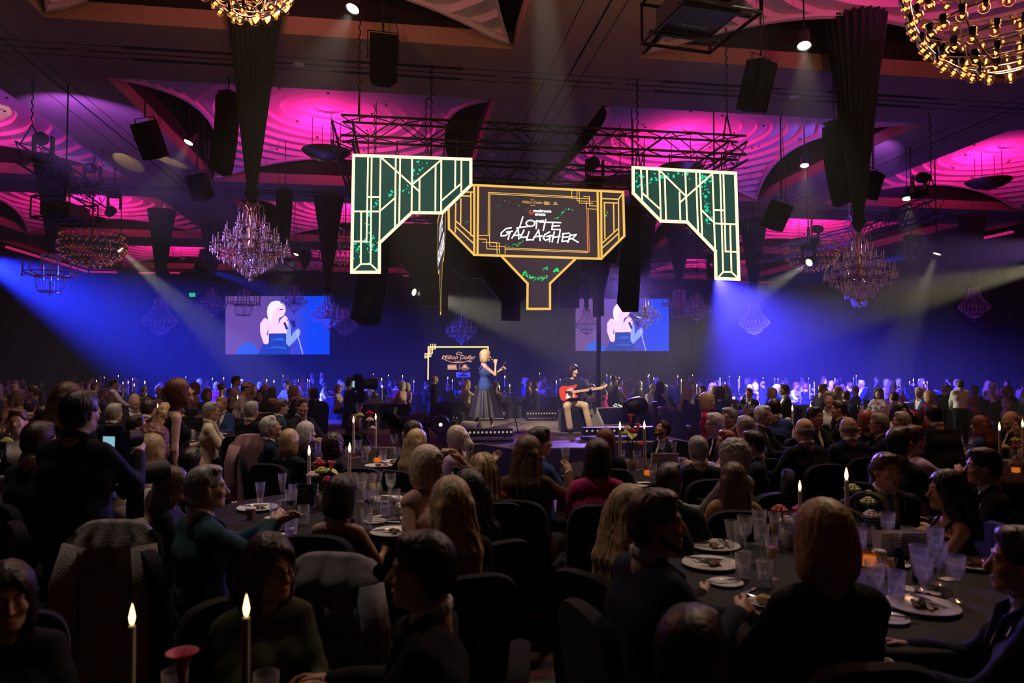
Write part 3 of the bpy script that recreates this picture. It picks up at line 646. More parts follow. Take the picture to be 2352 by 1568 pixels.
        for a_, b_ in zip(ring[:-1], ring[1:]): col_s.cap(a_ - up * 0.02, b_ - up * 0.02, 0.012)
        shp.append(col_s.mesh(max(hh, 0.009)))
        for n in 'rl':
            w = J['wr' + n]; d = (w - J['el' + n]); d = d / max(np.linalg.norm(d), 1e-6); s2 = Sdf(0.01); s2.cap(w - d * 0.06, w - d * 0.012, 0.038, 0.036); shp.append(s2.mesh(max(hh, 0.012)))
        part('shirt', join_np(shp), cloth_mat(under))
        s = Sdf(0.02); torso_into(s, J, female, 0.014, girth=girth)
        for n in 'rl': arm_into(s, J, n, female, 0.016)
        s.cap(P - rt * 0.09 - up * 0.06, P + rt * 0.09 - up * 0.06, 0.12 * girth, None, 0.05)
        s.cut(P - up * (0.12 if seated else 0.2), -up)
        s.sub(ne + up * 0.045 - fw * 0.0, ne + up * 0.16, 0.062, 0.085, 0.008)
        for f_ in (0.0, 0.33, 0.66): a_ = ne + fw * 0.085 + up * 0.01; b_ = ch + fw * 0.15 - up * 0.15; s.sub(a_ + (b_ - a_) * f_, a_ + (b_ - a_) * (f_ + 0.34), (0.085 if not female else 0.07) * (1 - f_) + 0.012, (0.085 if not female else 0.07) * (0.66 - f_) + 0.012, 0.006)
        part('jacket', s.mesh(hc, fold), cm_)
        if q >= 1:
            for sx in (-1, 1):
                lp = MB()
                a0 = ne + rt * sx * 0.07 + up * 0.035 - fw * 0.01; a1 = ne + rt * sx * 0.085 + fw * 0.095 - up * 0.045; a2 = ch + rt * sx * 0.02 + fw * 0.155 - up * 0.13
                lp.tube([tuple(a0), tuple(a1), tuple((a1 + a2) / 2 + fw * 0.012), tuple(a2)], [0.014, 0.02, 0.016, 0.006], 6)
                inst(lp.mesh('lapel', cm_), 'lapel', root)
        if tie:
            tm = MB(); kn = ne + fw * 0.085 - up * 0.02
            tm.tube([tuple(kn + up * 0.012), tuple(kn - up * 0.02), tuple(kn - up * 0.035 + fw * 0.02), tuple(ch + fw * 0.15 - up * 0.05), tuple(ch + fw * 0.15 - up * 0.17)], [0.016, 0.019, 0.013, 0.026, 0.03], 8)
            inst(tm.mesh('tie', cloth_mat(tie)), 'tie', root)
    else:
        s = Sdf(0.02); infl = 0.012; torso_into(s, J, female, infl, girth=girth)
        if sleeves in ('long', 'short'):
            for n in 'rl': arm_into(s, J, n, female, infl + 0.004, 'full' if sleeves == 'long' else 'half', 0.8)
            if sleeves == 'short':
                for n in 'rl': m_ = J['sh' + n] * 0.4 + J['el' + n] * 0.6; dd = J['el' + n] - J['sh' + n]; s.sub(m_ + dd * 0.25, m_ + dd * 1.2, 0.09, 0.09, 0.004)
        if top == 'strap' or top == 'dress':
            s.cut(ch + up * 0.075, up)
            for n, sx in (('r', 1), ('l', -1)): pass
        elif top == 'off':
            s.cut(ch + up * 0.115, up)
        else:
            s.sub(ne + up * 0.03, ne + up * 0.2, 0.068, 0.085, 0.008)
            if female: s.sub(ne + fw * 0.11 + up * 0.02, ch + fw * 0.13 + up * 0.05, 0.05, 0.02, 0.006)
        if top in ('dress', 'off') and not seated:
            s.cap(P + up * 0.02, P - V3(0, 0, 0.55), 0.16, 0.23, 0.06)
        s.cut(P - up * 0.14, -up) if not (top in ('dress', 'off') and not seated) else s.cut(V3(0, 0, 0.42), V3(0, 0, -1))
        part('dress' if top in ('dress', 'off') else 'top', s.mesh(hc, fold), cm_)
        if top == 'strap':
            for sx in (-1, 1):
                sm = MB().tube([tuple(ch + rt * sx * 0.075 + fw * 0.125 + up * 0.06), tuple(J['chest'] * 0 + (ne + rt * sx * 0.095 + up * 0.0 + fw * 0.02)), tuple(ch + rt * sx * 0.07 - fw * 0.12 + up * 0.07)], 0.012, 6)
                inst(sm.mesh('strap', cm_), 'strap', root)
    if bottom:
        s = Sdf(0.03)
        s.cap(P - rt * 0.075, P + rt * 0.075, 0.13 * girth, None, 0.06)
        for n in 'rl': leg_into(s, J, n, 0.012, 0.016)
        s.cut(P + up * 0.06, up)
        part('trousers' if not female else 'lower_garment', s.mesh(hc * (1.6 if seated else 1.1)), cloth_mat(bottom))
    for n in 'rl':
        s = Sdf(0.02); shoe_into(s, J, n); part('shoe', s.mesh(max(hc, 0.02)), mat('shoe_leather', (0.015, 0.012, 0.01), 0.35))
    return root, J
def P_local(root, v):
    """world position of a point given in the figure's own frame"""
    return Matrix.Translation(root.location) @ Matrix.Rotation(root.rotation_euler.z, 4, 'Z') @ Matrix.Scale(root.scale[0], 4) @ Vector([float(x) for x in v])

# ================================================================== flown LED structure
M_BLK = mat('black_metal', (0.014, 0.014, 0.016), 0.45, 0.3)
M_BLKM = mat('black_matte', (0.005, 0.005, 0.006), 0.85, spec=0.06)
M_ALU = mat('aluminium', (0.5, 0.5, 0.53), 0.35, 0.9)
E_WGOLD = emitm('led_white_gold', (1.0, 0.72, 0.36), 2.2); E_GOLD = emitm('led_gold', (1.0, 0.58, 0.11), 1.0)
E_ORANGE = emitm('led_orange', (1.0, 0.28, 0.07), 0.9); E_WHITE = emitm('led_white', (1, 1, 1), 1.4); E_RED = emitm('led_red', (1.0, 0.12, 0.05), 1.0)
E_GRN = emitm('led_green', (0.024, 0.078, 0.06), 0.85); E_CYAN = emitm('led_cyan_green', (0.02, 0.72, 0.42), 1.0); E_LEAF = emitm('led_leaf', (0.03, 0.75, 0.16), 1.0)
E_PLUM = emitm('led_plum', (0.062, 0.038, 0.046), 0.85); E_VIO = emitm('led_violet', (0.16, 0.065, 0.42), 0.9)
def text_object(name, cu):
    t_ = bpy.data.objects.new('text_source', cu); COL.objects.link(t_); bpy.context.view_layer.update()
    me = bpy.data.meshes.new_from_object(t_.evaluated_get(bpy.context.evaluated_depsgraph_get())); bpy.data.objects.remove(t_); me.name = name
    if not me.materials: me.materials.append(cu.materials[0])
    return bpy.data.objects.new(name, me)
class Face:
    """a flat display face on the plane Y = y (or X = x), drawn in the photograph's picture units and cast onto that plane"""
    def __init__(s, plane, val, x0, y0, k, out): s.plane, s.val, s.x0, s.y0, s.k, s.out = plane, val, x0, y0, k, out
    def pt(s, p, lift=0.0):
        px, py = s.x0 + p[0] / s.k, s.y0 + p[1] / s.k
        q = at_y(px, py, s.val) if s.plane == 'y' else at_x(px, py, s.val)
        return q + Vector((0, s.out * lift, 0)) if s.plane == 'y' else q + Vector((s.out * lift, 0, 0))
    def poly(s, mb, pts, lift=0.004, mi=0):
        vs = [tuple(s.pt(p, lift)) for p in pts]; mb.add(vs, [tuple(range(len(vs)))], mi)
    def line(s, mb, pts, w, lift=0.008, mi=0, closed=False):
        pts = [Vector((p[0], p[1])) for p in pts]; n = len(pts)
        for i in range(n if closed else n - 1):
            a, b = pts[i], pts[(i + 1) % n]; d = (b - a); L = d.length
            if L < 1e-6: continue
            d /= L; nn = Vector((-d.y, d.x)) * w / 2; e = d * w * 0.42
            s.poly(mb, [a - e + nn, b + e + nn, b + e - nn, a - e - nn], lift + 0.0002 * i, mi)
    def slab(s, mb, pts, t, mi=0):
        n = len(pts); f = [s.pt(p) for p in pts]; off = Vector((0, -s.out * t, 0)) if s.plane == 'y' else Vector((-s.out * t, 0, 0))
        vs = [tuple(v) for v in f] + [tuple(v + off) for v in f]
        mb.add(vs, [tuple(range(n)), tuple(range(2 * n - 1, n - 1, -1))] + [(i, n + i, n + (i + 1) % n, (i + 1) % n) for i in range(n)], mi)
def flecks(face, path, mats_name, n, spread, size, rng, mb=None):
    mb = mb or MB()
    for _ in range(n):
        i = rng.randrange(len(path) - 1); t = rng.random(); a, b = path[i], path[i + 1]
        cx = a[0] + (b[0] - a[0]) * t + rng.gauss(0, spread); cy_ = a[1] + (b[1] - a[1]) * t + rng.gauss(0, spread)
        r = size * (0.3 + rng.random()); ang = rng.random() * PI; el = 0.35 + 0.4 * rng.random(); k = 6
        face.poly(mb, [(cx + r * math.cos(2 * PI * q / k) * math.cos(ang) - r * el * math.sin(2 * PI * q / k) * math.sin(ang), cy_ + r * math.cos(2 * PI * q / k) * math.sin(ang) + r * el * math.sin(2 * PI * q / k) * math.cos(ang)) for q in range(k)], 0.005 + 0.0015 * rng.random())
    return mb
rg = random.Random(3)
YW, YC = 12.8, 14.4
def led_wing(face, outline, lines, label, path, fw):
    root = thing('led_wing_panel', label, 'led screen', tuple(face.pt(outline[0]) + Vector((0, 0.06, 0))), 0, 'led wing panels'); inv = Matrix.Translation(-root.location)
    def part(nm, mb, m_): o = mb.build(nm, m_, root, smooth=False); o.data.transform(inv); return o
    b = MB(); face.slab(b, outline, 0.12); part('cabinet', b, M_BLK)
    b = MB(); face.poly(b, outline, 0.002); part('screen', b, E_GRN)
    b = MB(); face.line(b, outline, fw, 0.012, closed=True); part('border', b, E_WGOLD)
    b = MB()
    for l in lines: face.line(b, l, fw * 0.52, 0.008)
    part('line_pattern', b, E_WGOLD)
    for u in (0.12, 0.88): q = face.pt(outline[0]).lerp(face.pt(outline[1]), u) - root.location + Vector((0, 0.06, 0)); MB().tube([q, q + Vector((0, 0, 0.42))], 0.012, 6).build('hanger', M_BLK, root)
    part('green_print', flecks(face, path, '', 90, fw * 0.8, fw * 0.55, rg), E_CYAN)['kind'] = 'stuff'
    return root
F1 = Face('y', YW, 790, 340, 5.226, -1)
OL1 = [(118, 88), (1522, 137), (1522, 447), (1178, 780), (812, 776), (428, 1140), (425, 1490), (92, 1490)]
LN1 = [[(290, 100), (272, 1115)], [(333, 105), (320, 1395)], [(440, 110), (425, 1130)], [(622, 120), (612, 935)], [(675, 120), (663, 885)], [(818, 125), (812, 775)], [(907, 375), (905, 775)],
       [(1100, 205), (1097, 775)], [(1168, 140), (1166, 780)], [(1337, 140), (1334, 480)], [(1409, 145), (1408, 540)], [(445, 112), (905, 522)], [(1168, 142), (818, 440)], [(1403, 430), (1172, 632)],
       [(612, 600), (430, 758)], [(282, 588), (430, 588)], [(112, 760), (430, 762)], [(207, 765), (203, 1392)], [(105, 1120), (275, 1122)], [(203, 1392), (320, 1392)], [(203, 1392), (110, 1475)], [(320, 1392), (408, 1475)]]
led_wing(F1, OL1, LN1, 'green led wing panel with white-gold art deco lines, curved arm beside the bronze dish', [(1010, 180), (900, 230), (860, 300), (790, 440), (700, 520), (560, 550), (400, 640), (300, 800), (250, 900), (340, 1100), (370, 1220), (250, 1120), (150, 1180), (160, 1300), (270, 1360)], 36)
F2 = Face('y', YW, 1380, 220, 3.564, -1)
OL2 = [(262, 588), (1100, 635), (1128, 1502), (940, 1494), (936, 1272), (706, 1034), (488, 1025), (264, 797)]
LN2 = [[(328, 600), (338, 860)], [(375, 603), (382, 825)], [(478, 610), (490, 1015)], [(522, 655), (533, 1020)], [(643, 790), (650, 1022)], [(690, 620), (705, 1028)], [(778, 626), (795, 1112)], [(808, 628), (828, 1145)],
       [(912, 635), (934, 1262)], [(975, 637), (1000, 1442)], [(1002, 640), (1020, 1274)], [(1057, 1050), (1068, 1442)], [(925, 935), (1012, 938)], [(932, 1045), (1115, 1052)], [(1018, 1274), (1122, 1278)],
       [(1000, 1442), (1068, 1442)], [(482, 612), (696, 822)], [(912, 637), (650, 870)], [(338, 795), (487, 930)], [(820, 932), (930, 1042)], [(1000, 1442), (955, 1490)], [(1068, 1442), (1120, 1492)]]
led_wing(F2, OL2, LN2, 'green led wing panel with white-gold art deco lines above the blue flood lamp', [(300, 620), (310, 760), (370, 700), (600, 640), (840, 650), (870, 690), (855, 780), (870, 880), (890, 950), (870, 1140)], 25)
# central screen
F3 = Face('y', YC, 1010, 400, 4.9, -1)
root = thing('led_main_screen', 'dark led screen with gold deco frame and white handwritten name', 'led screen', tuple(F3.pt((1100, 500)) + Vector((0, 0.08, 0)))); inv = Matrix.Translation(-root.location)
def rp(nm, mb, m_, smooth=False): o = mb.build(nm, m_, root, smooth=smooth); o.data.transform(inv); return o
OLM = [(95, 110), (2062, 202), (2075, 695), (1815, 952), (388, 908), (103, 615)]; OLF = [(690, 918), (1535, 945), (1240, 1230), (1240, 1515), (985, 1515), (988, 1230)]
b = MB(); F3.slab(b, OLM, 0.14); F3.slab(b, OLF, 0.14); rp('cabinet', b, M_BLK)
b = MB(); F3.poly(b, OLM, 0.002); F3.poly(b, OLF, 0.0015); rp('screen', b, E_PLUM)
b = MB(); F3.line(b, OLM, 26, 0.012, closed=True); F3.line(b, [OLF[0], OLF[5], OLF[4], OLF[3], OLF[2], OLF[1]], 26, 0.011); rp('border', b, E_GOLD)
b = MB()
for l in [[(388, 130), (388, 908)], [(432, 135), (425, 905)], [(1775, 200), (1788, 945)], [(1815, 202), (1820, 950)]]: F3.line(b, l, 24, 0.009)
for l in [[(180, 330), (175, 650)], [(238, 280), (235, 560)], [(350, 210), (350, 690)], [(300, 200), (375, 202)], [(255, 245), (348, 247)], [(185, 530), (375, 700)], [(185, 595), (375, 775)], [(1830, 275), (2010, 282), (2062, 215)],
          [(2010, 282), (2014, 735)], [(1852, 320), (1995, 325)], [(1852, 320), (1858, 725)], [(1955, 330), (1960, 645)], [(1835, 770), (2012, 608)], [(1835, 825), (2012, 665)]]: F3.line(b, l, 15, 0.008)
for l in [[(545, 690), (548, 205), (1540, 255)], [(562, 690), (563, 222), (1490, 268)], [(735, 830), (1680, 868)], [(735, 845), (1665, 882)], [(1485, 190), (1485, 270), (1680, 275), (1682, 310)], [(1545, 195), (1545, 300), (1650, 305), (1650, 390), (1770, 395)],
          [(1570, 195), (1570, 325), (1720, 330)], [(1620, 250), (1685, 252), (1685, 355), (1770, 358)], [(440, 690), (560, 690), (562, 810), (735, 815), (735, 895)], [(440, 730), (528, 735), (530, 840), (660, 845)], [(550, 770), (670, 775), (670, 890)], [(480, 765), (640, 768), (645, 895)]]: F3.line(b, l, 8, 0.0075)
rp('line_pattern', b, E_GOLD)
b = MB()
for l in [[(1672, 400), (1682, 870)], [(1655, 400), (1664, 880)], [(1655, 305), (1760, 308)], [(440, 725), (520, 730)], [(100, 400), (103, 615)]]: F3.line(b, l, 8, 0.0085)
rp('orange_print', b, E_ORANGE)
for u in (500, 1100, 1700): q = F3.pt((u, 150)) - root.location; MB().tube([q + Vector((0, 0.04, 0)), q + Vector((0, 0.04, 0.34))], 0.014, 6).build('hanger', M_BLK, root)
STROKES = [[(935, 482), (898, 600)], [(868, 604), (990, 588)], [(1020 + 46 * math.cos(a), 555 + 36 * math.sin(a)) if False else (1020, 520) for a in (0,)], [(1092, 522), (1084, 612)], [(1062, 534), (1165, 522)], [(1192, 510), (1164, 632)], [(1120, 538), (1360, 545)],
           [(1272, 548), (1262, 622), (1356, 622)], [(1262, 585), (1345, 580)], [(805, 602), (745, 614), (692, 660), (690, 694), (742, 690), (792, 650), (768, 732)], [(752, 652), (815, 642)], [(882, 612), (812, 718)], [(882, 612), (890, 728)], [(832, 690), (922, 680)],
           [(948, 628), (908, 712), (985, 706)], [(1004, 648), (975, 742), (1046, 736)], [(1112, 628), (1048, 742)], [(1112, 628), (1130, 748)], [(1058, 706), (1152, 695)], [(1235, 650), (1182, 680), (1164, 720), (1190, 746), (1232, 728), (1242, 688), (1234, 758)], [(1200, 702), (1268, 690)],
           [(1288, 650), (1264, 762)], [(1354, 638), (1326, 772)], [(1268, 712), (1352, 700)], [(1388, 670), (1374, 756), (1446, 750)], [(1380, 670), (1456, 664)], [(1380, 712), (1444, 705)], [(1472, 680), (1440, 768)], [(1460, 690), (1534, 680), (1494, 724), (1450, 732)], [(1482, 724), (1556, 766)]]
STROKES[2] = [(1020 + 48 * math.cos(a), 553 + 34 * math.sin(a)) for a in np.linspace(0, 2 * PI, 13)]
b = MB()
for i, l in enumerate(STROKES): F3.line(b, l, 15, 0.006 + 0.0003 * i)
rp('lettering', b, E_WHITE)
def text(face, p, s_px, body, m_, parent, name='lettering', shear=0.0, lift=0.006, width=1.0, bold=0.0):
    cu = bpy.data.curves.new(name, 'FONT'); cu.body = body; cu.align_x = 'CENTER'; cu.align_y = 'CENTER'; cu.shear = shear; cu.offset = bold; cu.resolution_u = 3
    q = face.pt(p, lift); a = face.pt((p[0], p[1] + s_px)); cu.size = (q - a).length * 1.35; cu.materials.append(m_)
    o = text_object(name, cu); COL.objects.link(o); o.parent = parent; o.location = q - (parent.location if parent else Vector()); o.rotation_euler = (PI / 2, 0, 0); o.scale = (width, 1, 1)
    return o
text(F3, (1155, 415), 34, 'mushroom', E_WHITE, root, bold=0.004); text(F3, (1130, 452), 34, 'events', E_WHITE, root, bold=0.004)
text(F3, (1040, 318), 32, 'Million Dollar', E_GOLD, root, shear=0.35); text(F3, (1040, 290), 14, 'THE', E_GOLD, root); text(F3, (1045, 352), 14, 'LUNCH', E_GOLD, root)
b = MB()
for k in range(4): F3.line(b, [(1175, 312 + 10 * k), (1225 + 6 * (k % 2) * 3, 314 + 10 * k)], 6, 0.007)
F3.line(b, [(1278, 338), (1324, 340)], 8, 0.007)
for k in range(5): F3.line(b, [(1300, 328), (1300 + 18 * math.cos(PI * k / 4), 326 - 16 * math.sin(PI * k / 4))], 4, 0.0072)
rp('sponsor_logo', b, E_GOLD)
b = MB(); F3.line(b, [(1030 + 26 * math.cos(a), 430 - 24 * math.sin(a)) for a in np.linspace(0, PI, 9)] + [(1004, 434), (1056, 434)], 7, 0.007)
F3.line(b, [(1022, 436), (1022, 452), (1038, 452), (1038, 436)], 6, 0.0072); rp('mushroom_logo', b, E_RED)
b = flecks(F3, [(740, 810), (880, 790), (950, 750)], '', 26, 8, 9, rg); flecks(F3, [(1280, 520), (1360, 480), (1400, 420), (1500, 370)], '', 20, 9, 9, rg, b); flecks(F3, [(940, 1110), (1010, 1160), (1120, 1180), (1200, 1150)], '', 60, 13, 12, rg, b)
flecks(F3, [(1290, 1095), (1340, 1065)], '', 30, 9, 13, rg, b); flecks(F3, [(1150, 1075), (1210, 1060)], '', 14, 8, 9, rg, b); flecks(F3, [(1890, 400), (1870, 470)], '', 12, 9, 8, rg, b); flecks(F3, [(530, 430), (700, 300), (1000, 370), (960, 490)], '', 14, 20, 6, rg, b); flecks(F3, [(280, 555), (310, 530)], '', 6, 8, 6, rg, b); rp('green_print', b, E_LEAF)['kind'] = 'stuff'
# the three other screens of the square, seen from behind or edge-on
def screen_shape(c, half, zt, zb, zf, name, label, axis, face_dir, lit):
    r = thing(name, label, 'led screen', c, 0, 'screens of the flown square'); P = [(-half, zt), (half, zt), (half, zb + 0.62), (half - 0.6, zb), (0.78, zb), (0.24, zb - 0.6), (0.24, zf), (-0.24, zf), (-0.24, zb - 0.6), (-0.78, zb), (-half + 0.6, zb), (-half, zb + 0.62)]
    mb = MB(); n = len(P)
    def pt(u, z, o): return (u, o, z) if axis == 'y' else (o, u, z)
    vs = [pt(u, z - c[2], 0) for u, z in P] + [pt(u, z - c[2], -face_dir * 0.14) for u, z in P]
    mb.add(vs, [tuple(range(n)), tuple(range(2 * n - 1, n - 1, -1))] + [(i, n + i, n + (i + 1) % n, (i + 1) % n) for i in range(n)]); mb.build('cabinet', M_BLK, r, smooth=False)
    m2 = MB(); k = face_dir * 0.006; m2.add([pt(u, z - c[2], k) for u, z in P], [tuple(range(n))]); m2.build('screen', E_PLUM, r, smooth=False)
    m3 = MB()
    for i in range(n):
        a, b_ = Vector(P[i]), Vector(P[(i + 1) % n]); d = (b_ - a).normalized(); nn = Vector((d.y, -d.x)) * 0.07
        m3.add([pt(q.x, q.y - c[2], k * 2) for q in (a, b_, b_ + nn, a + nn)], [(0, 1, 2, 3)])
    if lit: m3.build('border', E_GOLD, r, smooth=False)
    if lit:
        cu = bpy.data.curves.new('lettering', 'FONT'); cu.body = 'LOTTE\nGALLAGHER'; cu.align_x = 'CENTER'; cu.align_y = 'CENTER'; cu.size = 0.5; cu.shear = 0.2; cu.offset = 0.012; cu.materials.append(E_WHITE)
        o = text_object('lettering', cu); COL.objects.link(o); o.parent = r; o.location = (k * 3, 0, (zt + zb) / 2 - 0.1 - c[2]); o.rotation_euler = (PI / 2, 0, -PI / 2)
    brace = MB()
    for u in (-half * 0.55, 0, half * 0.55): a = pt(u, zt - c[2] - 0.1, -face_dir * 0.18); b2 = pt(u, zb - c[2] + 0.1, -face_dir * 0.18); brace.tube([a, b2], 0.03, 6)
    brace.build('rear_brace', M_BLK, r)
    return r
zt, zb, zf = F3.pt((1100, 150)).z, F3.pt((1100, 930)).z, F3.pt((1100, 1515)).z
xl, xr = 0.86, 4.62
screen_shape((xl, 16.3, 5), 1.82, zt, zb, zf, 'led_side_screen', 'led screen of the flown square seen nearly edge-on, white name on it', 'x', -1, True)
screen_shape((xr, 16.3, 5), 1.82, zt, zb, zf, 'led_side_screen', 'led screen of the flown square facing away, only its black back showing', 'x', 1, False)
screen_shape(((xl + xr) / 2, 18.2, 5), 1.85, zt, zb, zf, 'led_rear_screen', 'black back of the rear led screen with a narrow leg below', 'y', 1, False)
def truss(p0, p1, label, mtl=None, size=0.36, cell=0.5, up=None, group='lighting trusses', hang=True, name='lighting_truss'):
    p0, p1 = Vector(p0), Vector(p1); d = p1 - p0; L = d.length; t = d / L; u = Vector((0, 0, 1)) - t * t.z; u.normalize(); s_ = t.cross(u); h = size / 2
    r = thing(name, label, 'truss', tuple(p0), 0, group); mtl = mtl or M_BLK; O = Vector()
    for a in (-1, 1):
        for b_ in (-1, 1): MB().tube([O + (s_ * a + u * b_) * h, O + (s_ * a + u * b_) * h + d], 0.024, 8).build('chord', mtl, r)
    la = MB(); n = max(2, int(L / cell))
    for i in range(n):
        for a, b_, ax2, bx2 in ((1, 1, 1, -1), (-1, 1, -1, -1), (-1, 1, 1, 1), (-1, -1, 1, -1)):
            q0 = O + (s_ * a + u * b_) * h; q1 = O + (s_ * ax2 + u * bx2) * h
            if i % 2: q0, q1 = q1, q0
            la.tube([q0 + d * (i / n), q1 + d * ((i + 1) / n)], 0.011, 5, cap=False)
    la.build('lattice', mtl, r, kind='stuff')
    if hang:
        for f in (0.04, 0.96):
            q = O + d * f; top = ceil_z(p0.x + q.x, p0.y + q.y) - (p0 + q).z
            for a in (-1, 1): MB().tube([q + s_ * a * h + u * h, q + Vector((0, 0, h + 0.45))], 0.016, 6).build('bridle', mtl, r)
            ch = MB()
            for k in range(int((top - h - 0.45) / 0.09) + 1): ch.tube([q + Vector((0.012 * (-1) ** k, 0, h + 0.45 + 0.09 * k)), q + Vector((0.012 * (-1) ** k, 0, min(h + 0.54 + 0.09 * k, top)))], 0.014, 5)
            ch.build('chain', mtl, r, kind='stuff')
    return r
ztr = F1.pt((700, -215)).z
XW0, XW1 = F1.pt((0, 0)).x - 0.05, F2.pt((1110, 700)).x + 0.15
truss((XW0, YW + 0.06, ztr), (XW1, YW + 0.06, ztr), 'black box truss carrying both green led wing panels over the stage front')
truss((XW0, YW + 0.2, ztr), (XW0, 19.6, ztr), 'black box truss along one flank of the flown square', hang=False)
truss((XW1, YW + 0.2, ztr), (XW1, 19.6, ztr), 'black box truss along the other flank of the flown square', hang=False)
truss((XW0, 19.7, ztr), (XW1, 19.7, ztr), 'black box truss closing the flown square behind the stage')
truss((xl - 0.5, YC + 0.1, zt + 0.3), (xr + 0.5, YC + 0.1, zt + 0.3), 'black box truss just above the gold framed screen')
truss((xl - 0.5, 18.1, zt + 0.3), (xr + 0.5, 18.1, zt + 0.3), 'black box truss above the rear led screen')
def shackle(q, L):
    m_ = MB().tube([(0, 0, 0), (0, 0, -L)], 0.014, 6); m_.tube([(0.03 * math.cos(a), 0, -L - 0.03 + 0.035 * math.sin(a)) for a in np.linspace(0, 2 * PI, 10)], 0.009, 5)
    return tag(m_.build('shackle', M_BLK, None, q), 'black hook between the front truss and the led wing', 'hook', 'hooks on the front truss')
for px in (912, 983, 1020, 1478, 1540, 1604, 1668):
    f = F1 if px < 1200 else F2; q = at_y(px, 330, YW); z1 = at_y(px, 352 + (px - 808) * 0.034 if px < 1200 else 378 + (px - 1450) * 0.05, YW).z
    shackle((q.x, YW + 0.06, ztr - 0.18), max(0.05, ztr - 0.18 - z1 - 0.08))
# rear wings, seen from behind
for sx, xc in ((-1, XW0 + 1.0), (1, XW1 - 1.0)):
    r = thing('led_wing_panel', 'black back of a rear led wing panel ' + ('beside the exit sign' if sx < 0 else 'beside the violet flood lamp'), 'led screen', (xc, 19.6, 5), 0, 'led wing panels'); P = [(-1.1, .75), (1.1, .75), (1.1, .2), (.55, -.35), (0.0, -.35), (-.55, -.9), (-.55, -1.5), (-1.1, -1.5)]
    P = [(x * sx, z) for x, z in P]; n = len(P); mb = MB(); mb.add([(x, 0, z) for x, z in P] + [(x, 0.12, z) for x, z in P], [tuple(range(n)), tuple(range(2 * n - 1, n - 1, -1))] + [(i, n + i, n + (i + 1) % n, (i + 1) % n) for i in range(n)]); mb.build('cabinet', M_BLK, r, smooth=False)
    mb = MB(); mb.add([(x, 0.126, z) for x, z in P], [tuple(range(n - 1, -1, -1))]); mb.build('screen', E_GRN, r, smooth=False)
    for u in (-.8, .8): MB().tube([(u, 0.06, .75), (u, 0.06, ztr - 5.0 - 0.15)], 0.012, 6).build('hanger', M_BLK, r)
# line arrays flown at the corners of the square
M_GRILLE = mat('speaker_grille', (0.006, 0.006, 0.007), 0.8, spec=0.06, bump=0.6, bscale=300)
def line_array(top, n, label, w=0.75, h=0.26, d=0.5, rz=0.0, curve=0.05):
    r = thing('line_array', label, 'speaker', tuple(top), rz, 'flown line arrays'); z = 0; a = 0; y = 0
    MB().box((0, 0, 0.06), (w * 0.9, d * 0.8, 0.06)).build('rigging_frame', M_BLK, r, smooth=False); MB().tube([(0, 0, 0.08), (0, 0, ceil_z(top[0], top[1]) - top[2])], 0.012, 6).build('chain', M_BLK, r)
    for k in range(n):
        M_ = T(0, y, z, rx=a); m_ = MB().prism([(-w / 2, -d / 2), (w / 2, -d / 2), (w * 0.38, d / 2), (-w * 0.38, d / 2)], -h, 0, M=M_); b_ = m_.build('cabinet', M_BLKM, r, smooth=False)
        g_ = MB().box((0, -d / 2 - 0.008, -h / 2), (w * 0.94, 0.016, h * 0.9), M=M_); g_.build('grille', M_GRILLE, b_, smooth=False)
        a2 = a + curve; z -= h * math.cos(a) + 0.01; y += h * math.sin(a) ; a = a2
    return r
line_array(at_d(525, 222, 15.2), 6, 'tall narrow black line array beside the broad green drape', 0.33, 0.27, 0.4, -0.5, -0.05)
line_array(at_d(655, 440, 22), 6, 'narrow black line array farther back behind the crystal chandelier', 0.36, 0.26, 0.4, -0.4, -0.05)
line_array(at_d(1915, 290, 15.5), 6, 'tall narrow black line array beside the dark tapering drape', 0.33, 0.28, 0.4, 0.5, -0.05)
line_array(at_d(1452, 480, 17.6), 8, 'broad black line array hanging beside the gold framed screen', 0.5, 0.31, 0.45, -0.5, -0.06)
line_array(at_d(862, 560, 19.2), 7, 'broad black line array hanging behind the green led wing panel', 0.7, 0.3, 0.5, -0.6, -0.06)
def hung_speaker(px, py0, py1, d, w, rz, tilt, label):
    top = at_d(px, py0, d); h = (py1 - py0) / FPX * d
    r = thing('hung_speaker', label, 'speaker', tuple(top), rz, 'speakers hung from the ceiling'); M_ = T(rx=tilt)
    MB().prism([(-w / 2, -0.2), (w / 2, -0.2), (w * 0.3, 0.22), (-w * 0.3, 0.22)], -h, 0, M=M_).build('cabinet', M_BLKM, r, smooth=False)
    MB().box((0, -0.21, -h / 2), (w * 0.95, 0.02, h * 0.95), M=M_).build('grille', M_GRILLE, r, smooth=False)
    y = MB().tube([(-w / 2 - 0.03, 0, -h * 0.5), (-w / 2 - 0.03, 0, 0.1), (w / 2 + 0.03, 0, 0.1), (w / 2 + 0.03, 0, -h * 0.5)], 0.014, 6); y.build('yoke', M_BLK, r)
    MB().tube([(0, 0, 0.1), (0, 0, ceil_z(top.x, top.y) - top.z)], 0.02, 6).build('drop_pole', M_BLK, r)
    MB().tube([(w * 0.3, 0.1, -h * 0.3), (w * 0.62, 0.15, 0.0), (w * 0.5, 0.05, 0.3), (0.04, 0, ceil_z(top.x, top.y) - top.z)], 0.008, 5).build('cable', M_BLK, r)
    return r
hung_speaker(880, 85, 190, 13.2, 0.5, 0.1, 0.12, 'black speaker hung from the warm ceiling band near a bright downlight'); hung_speaker(1748, 140, 250, 13.2, 0.46, 0.45, 0.3, 'black speaker hung from the warm ceiling band, turned towards the tapering drape')
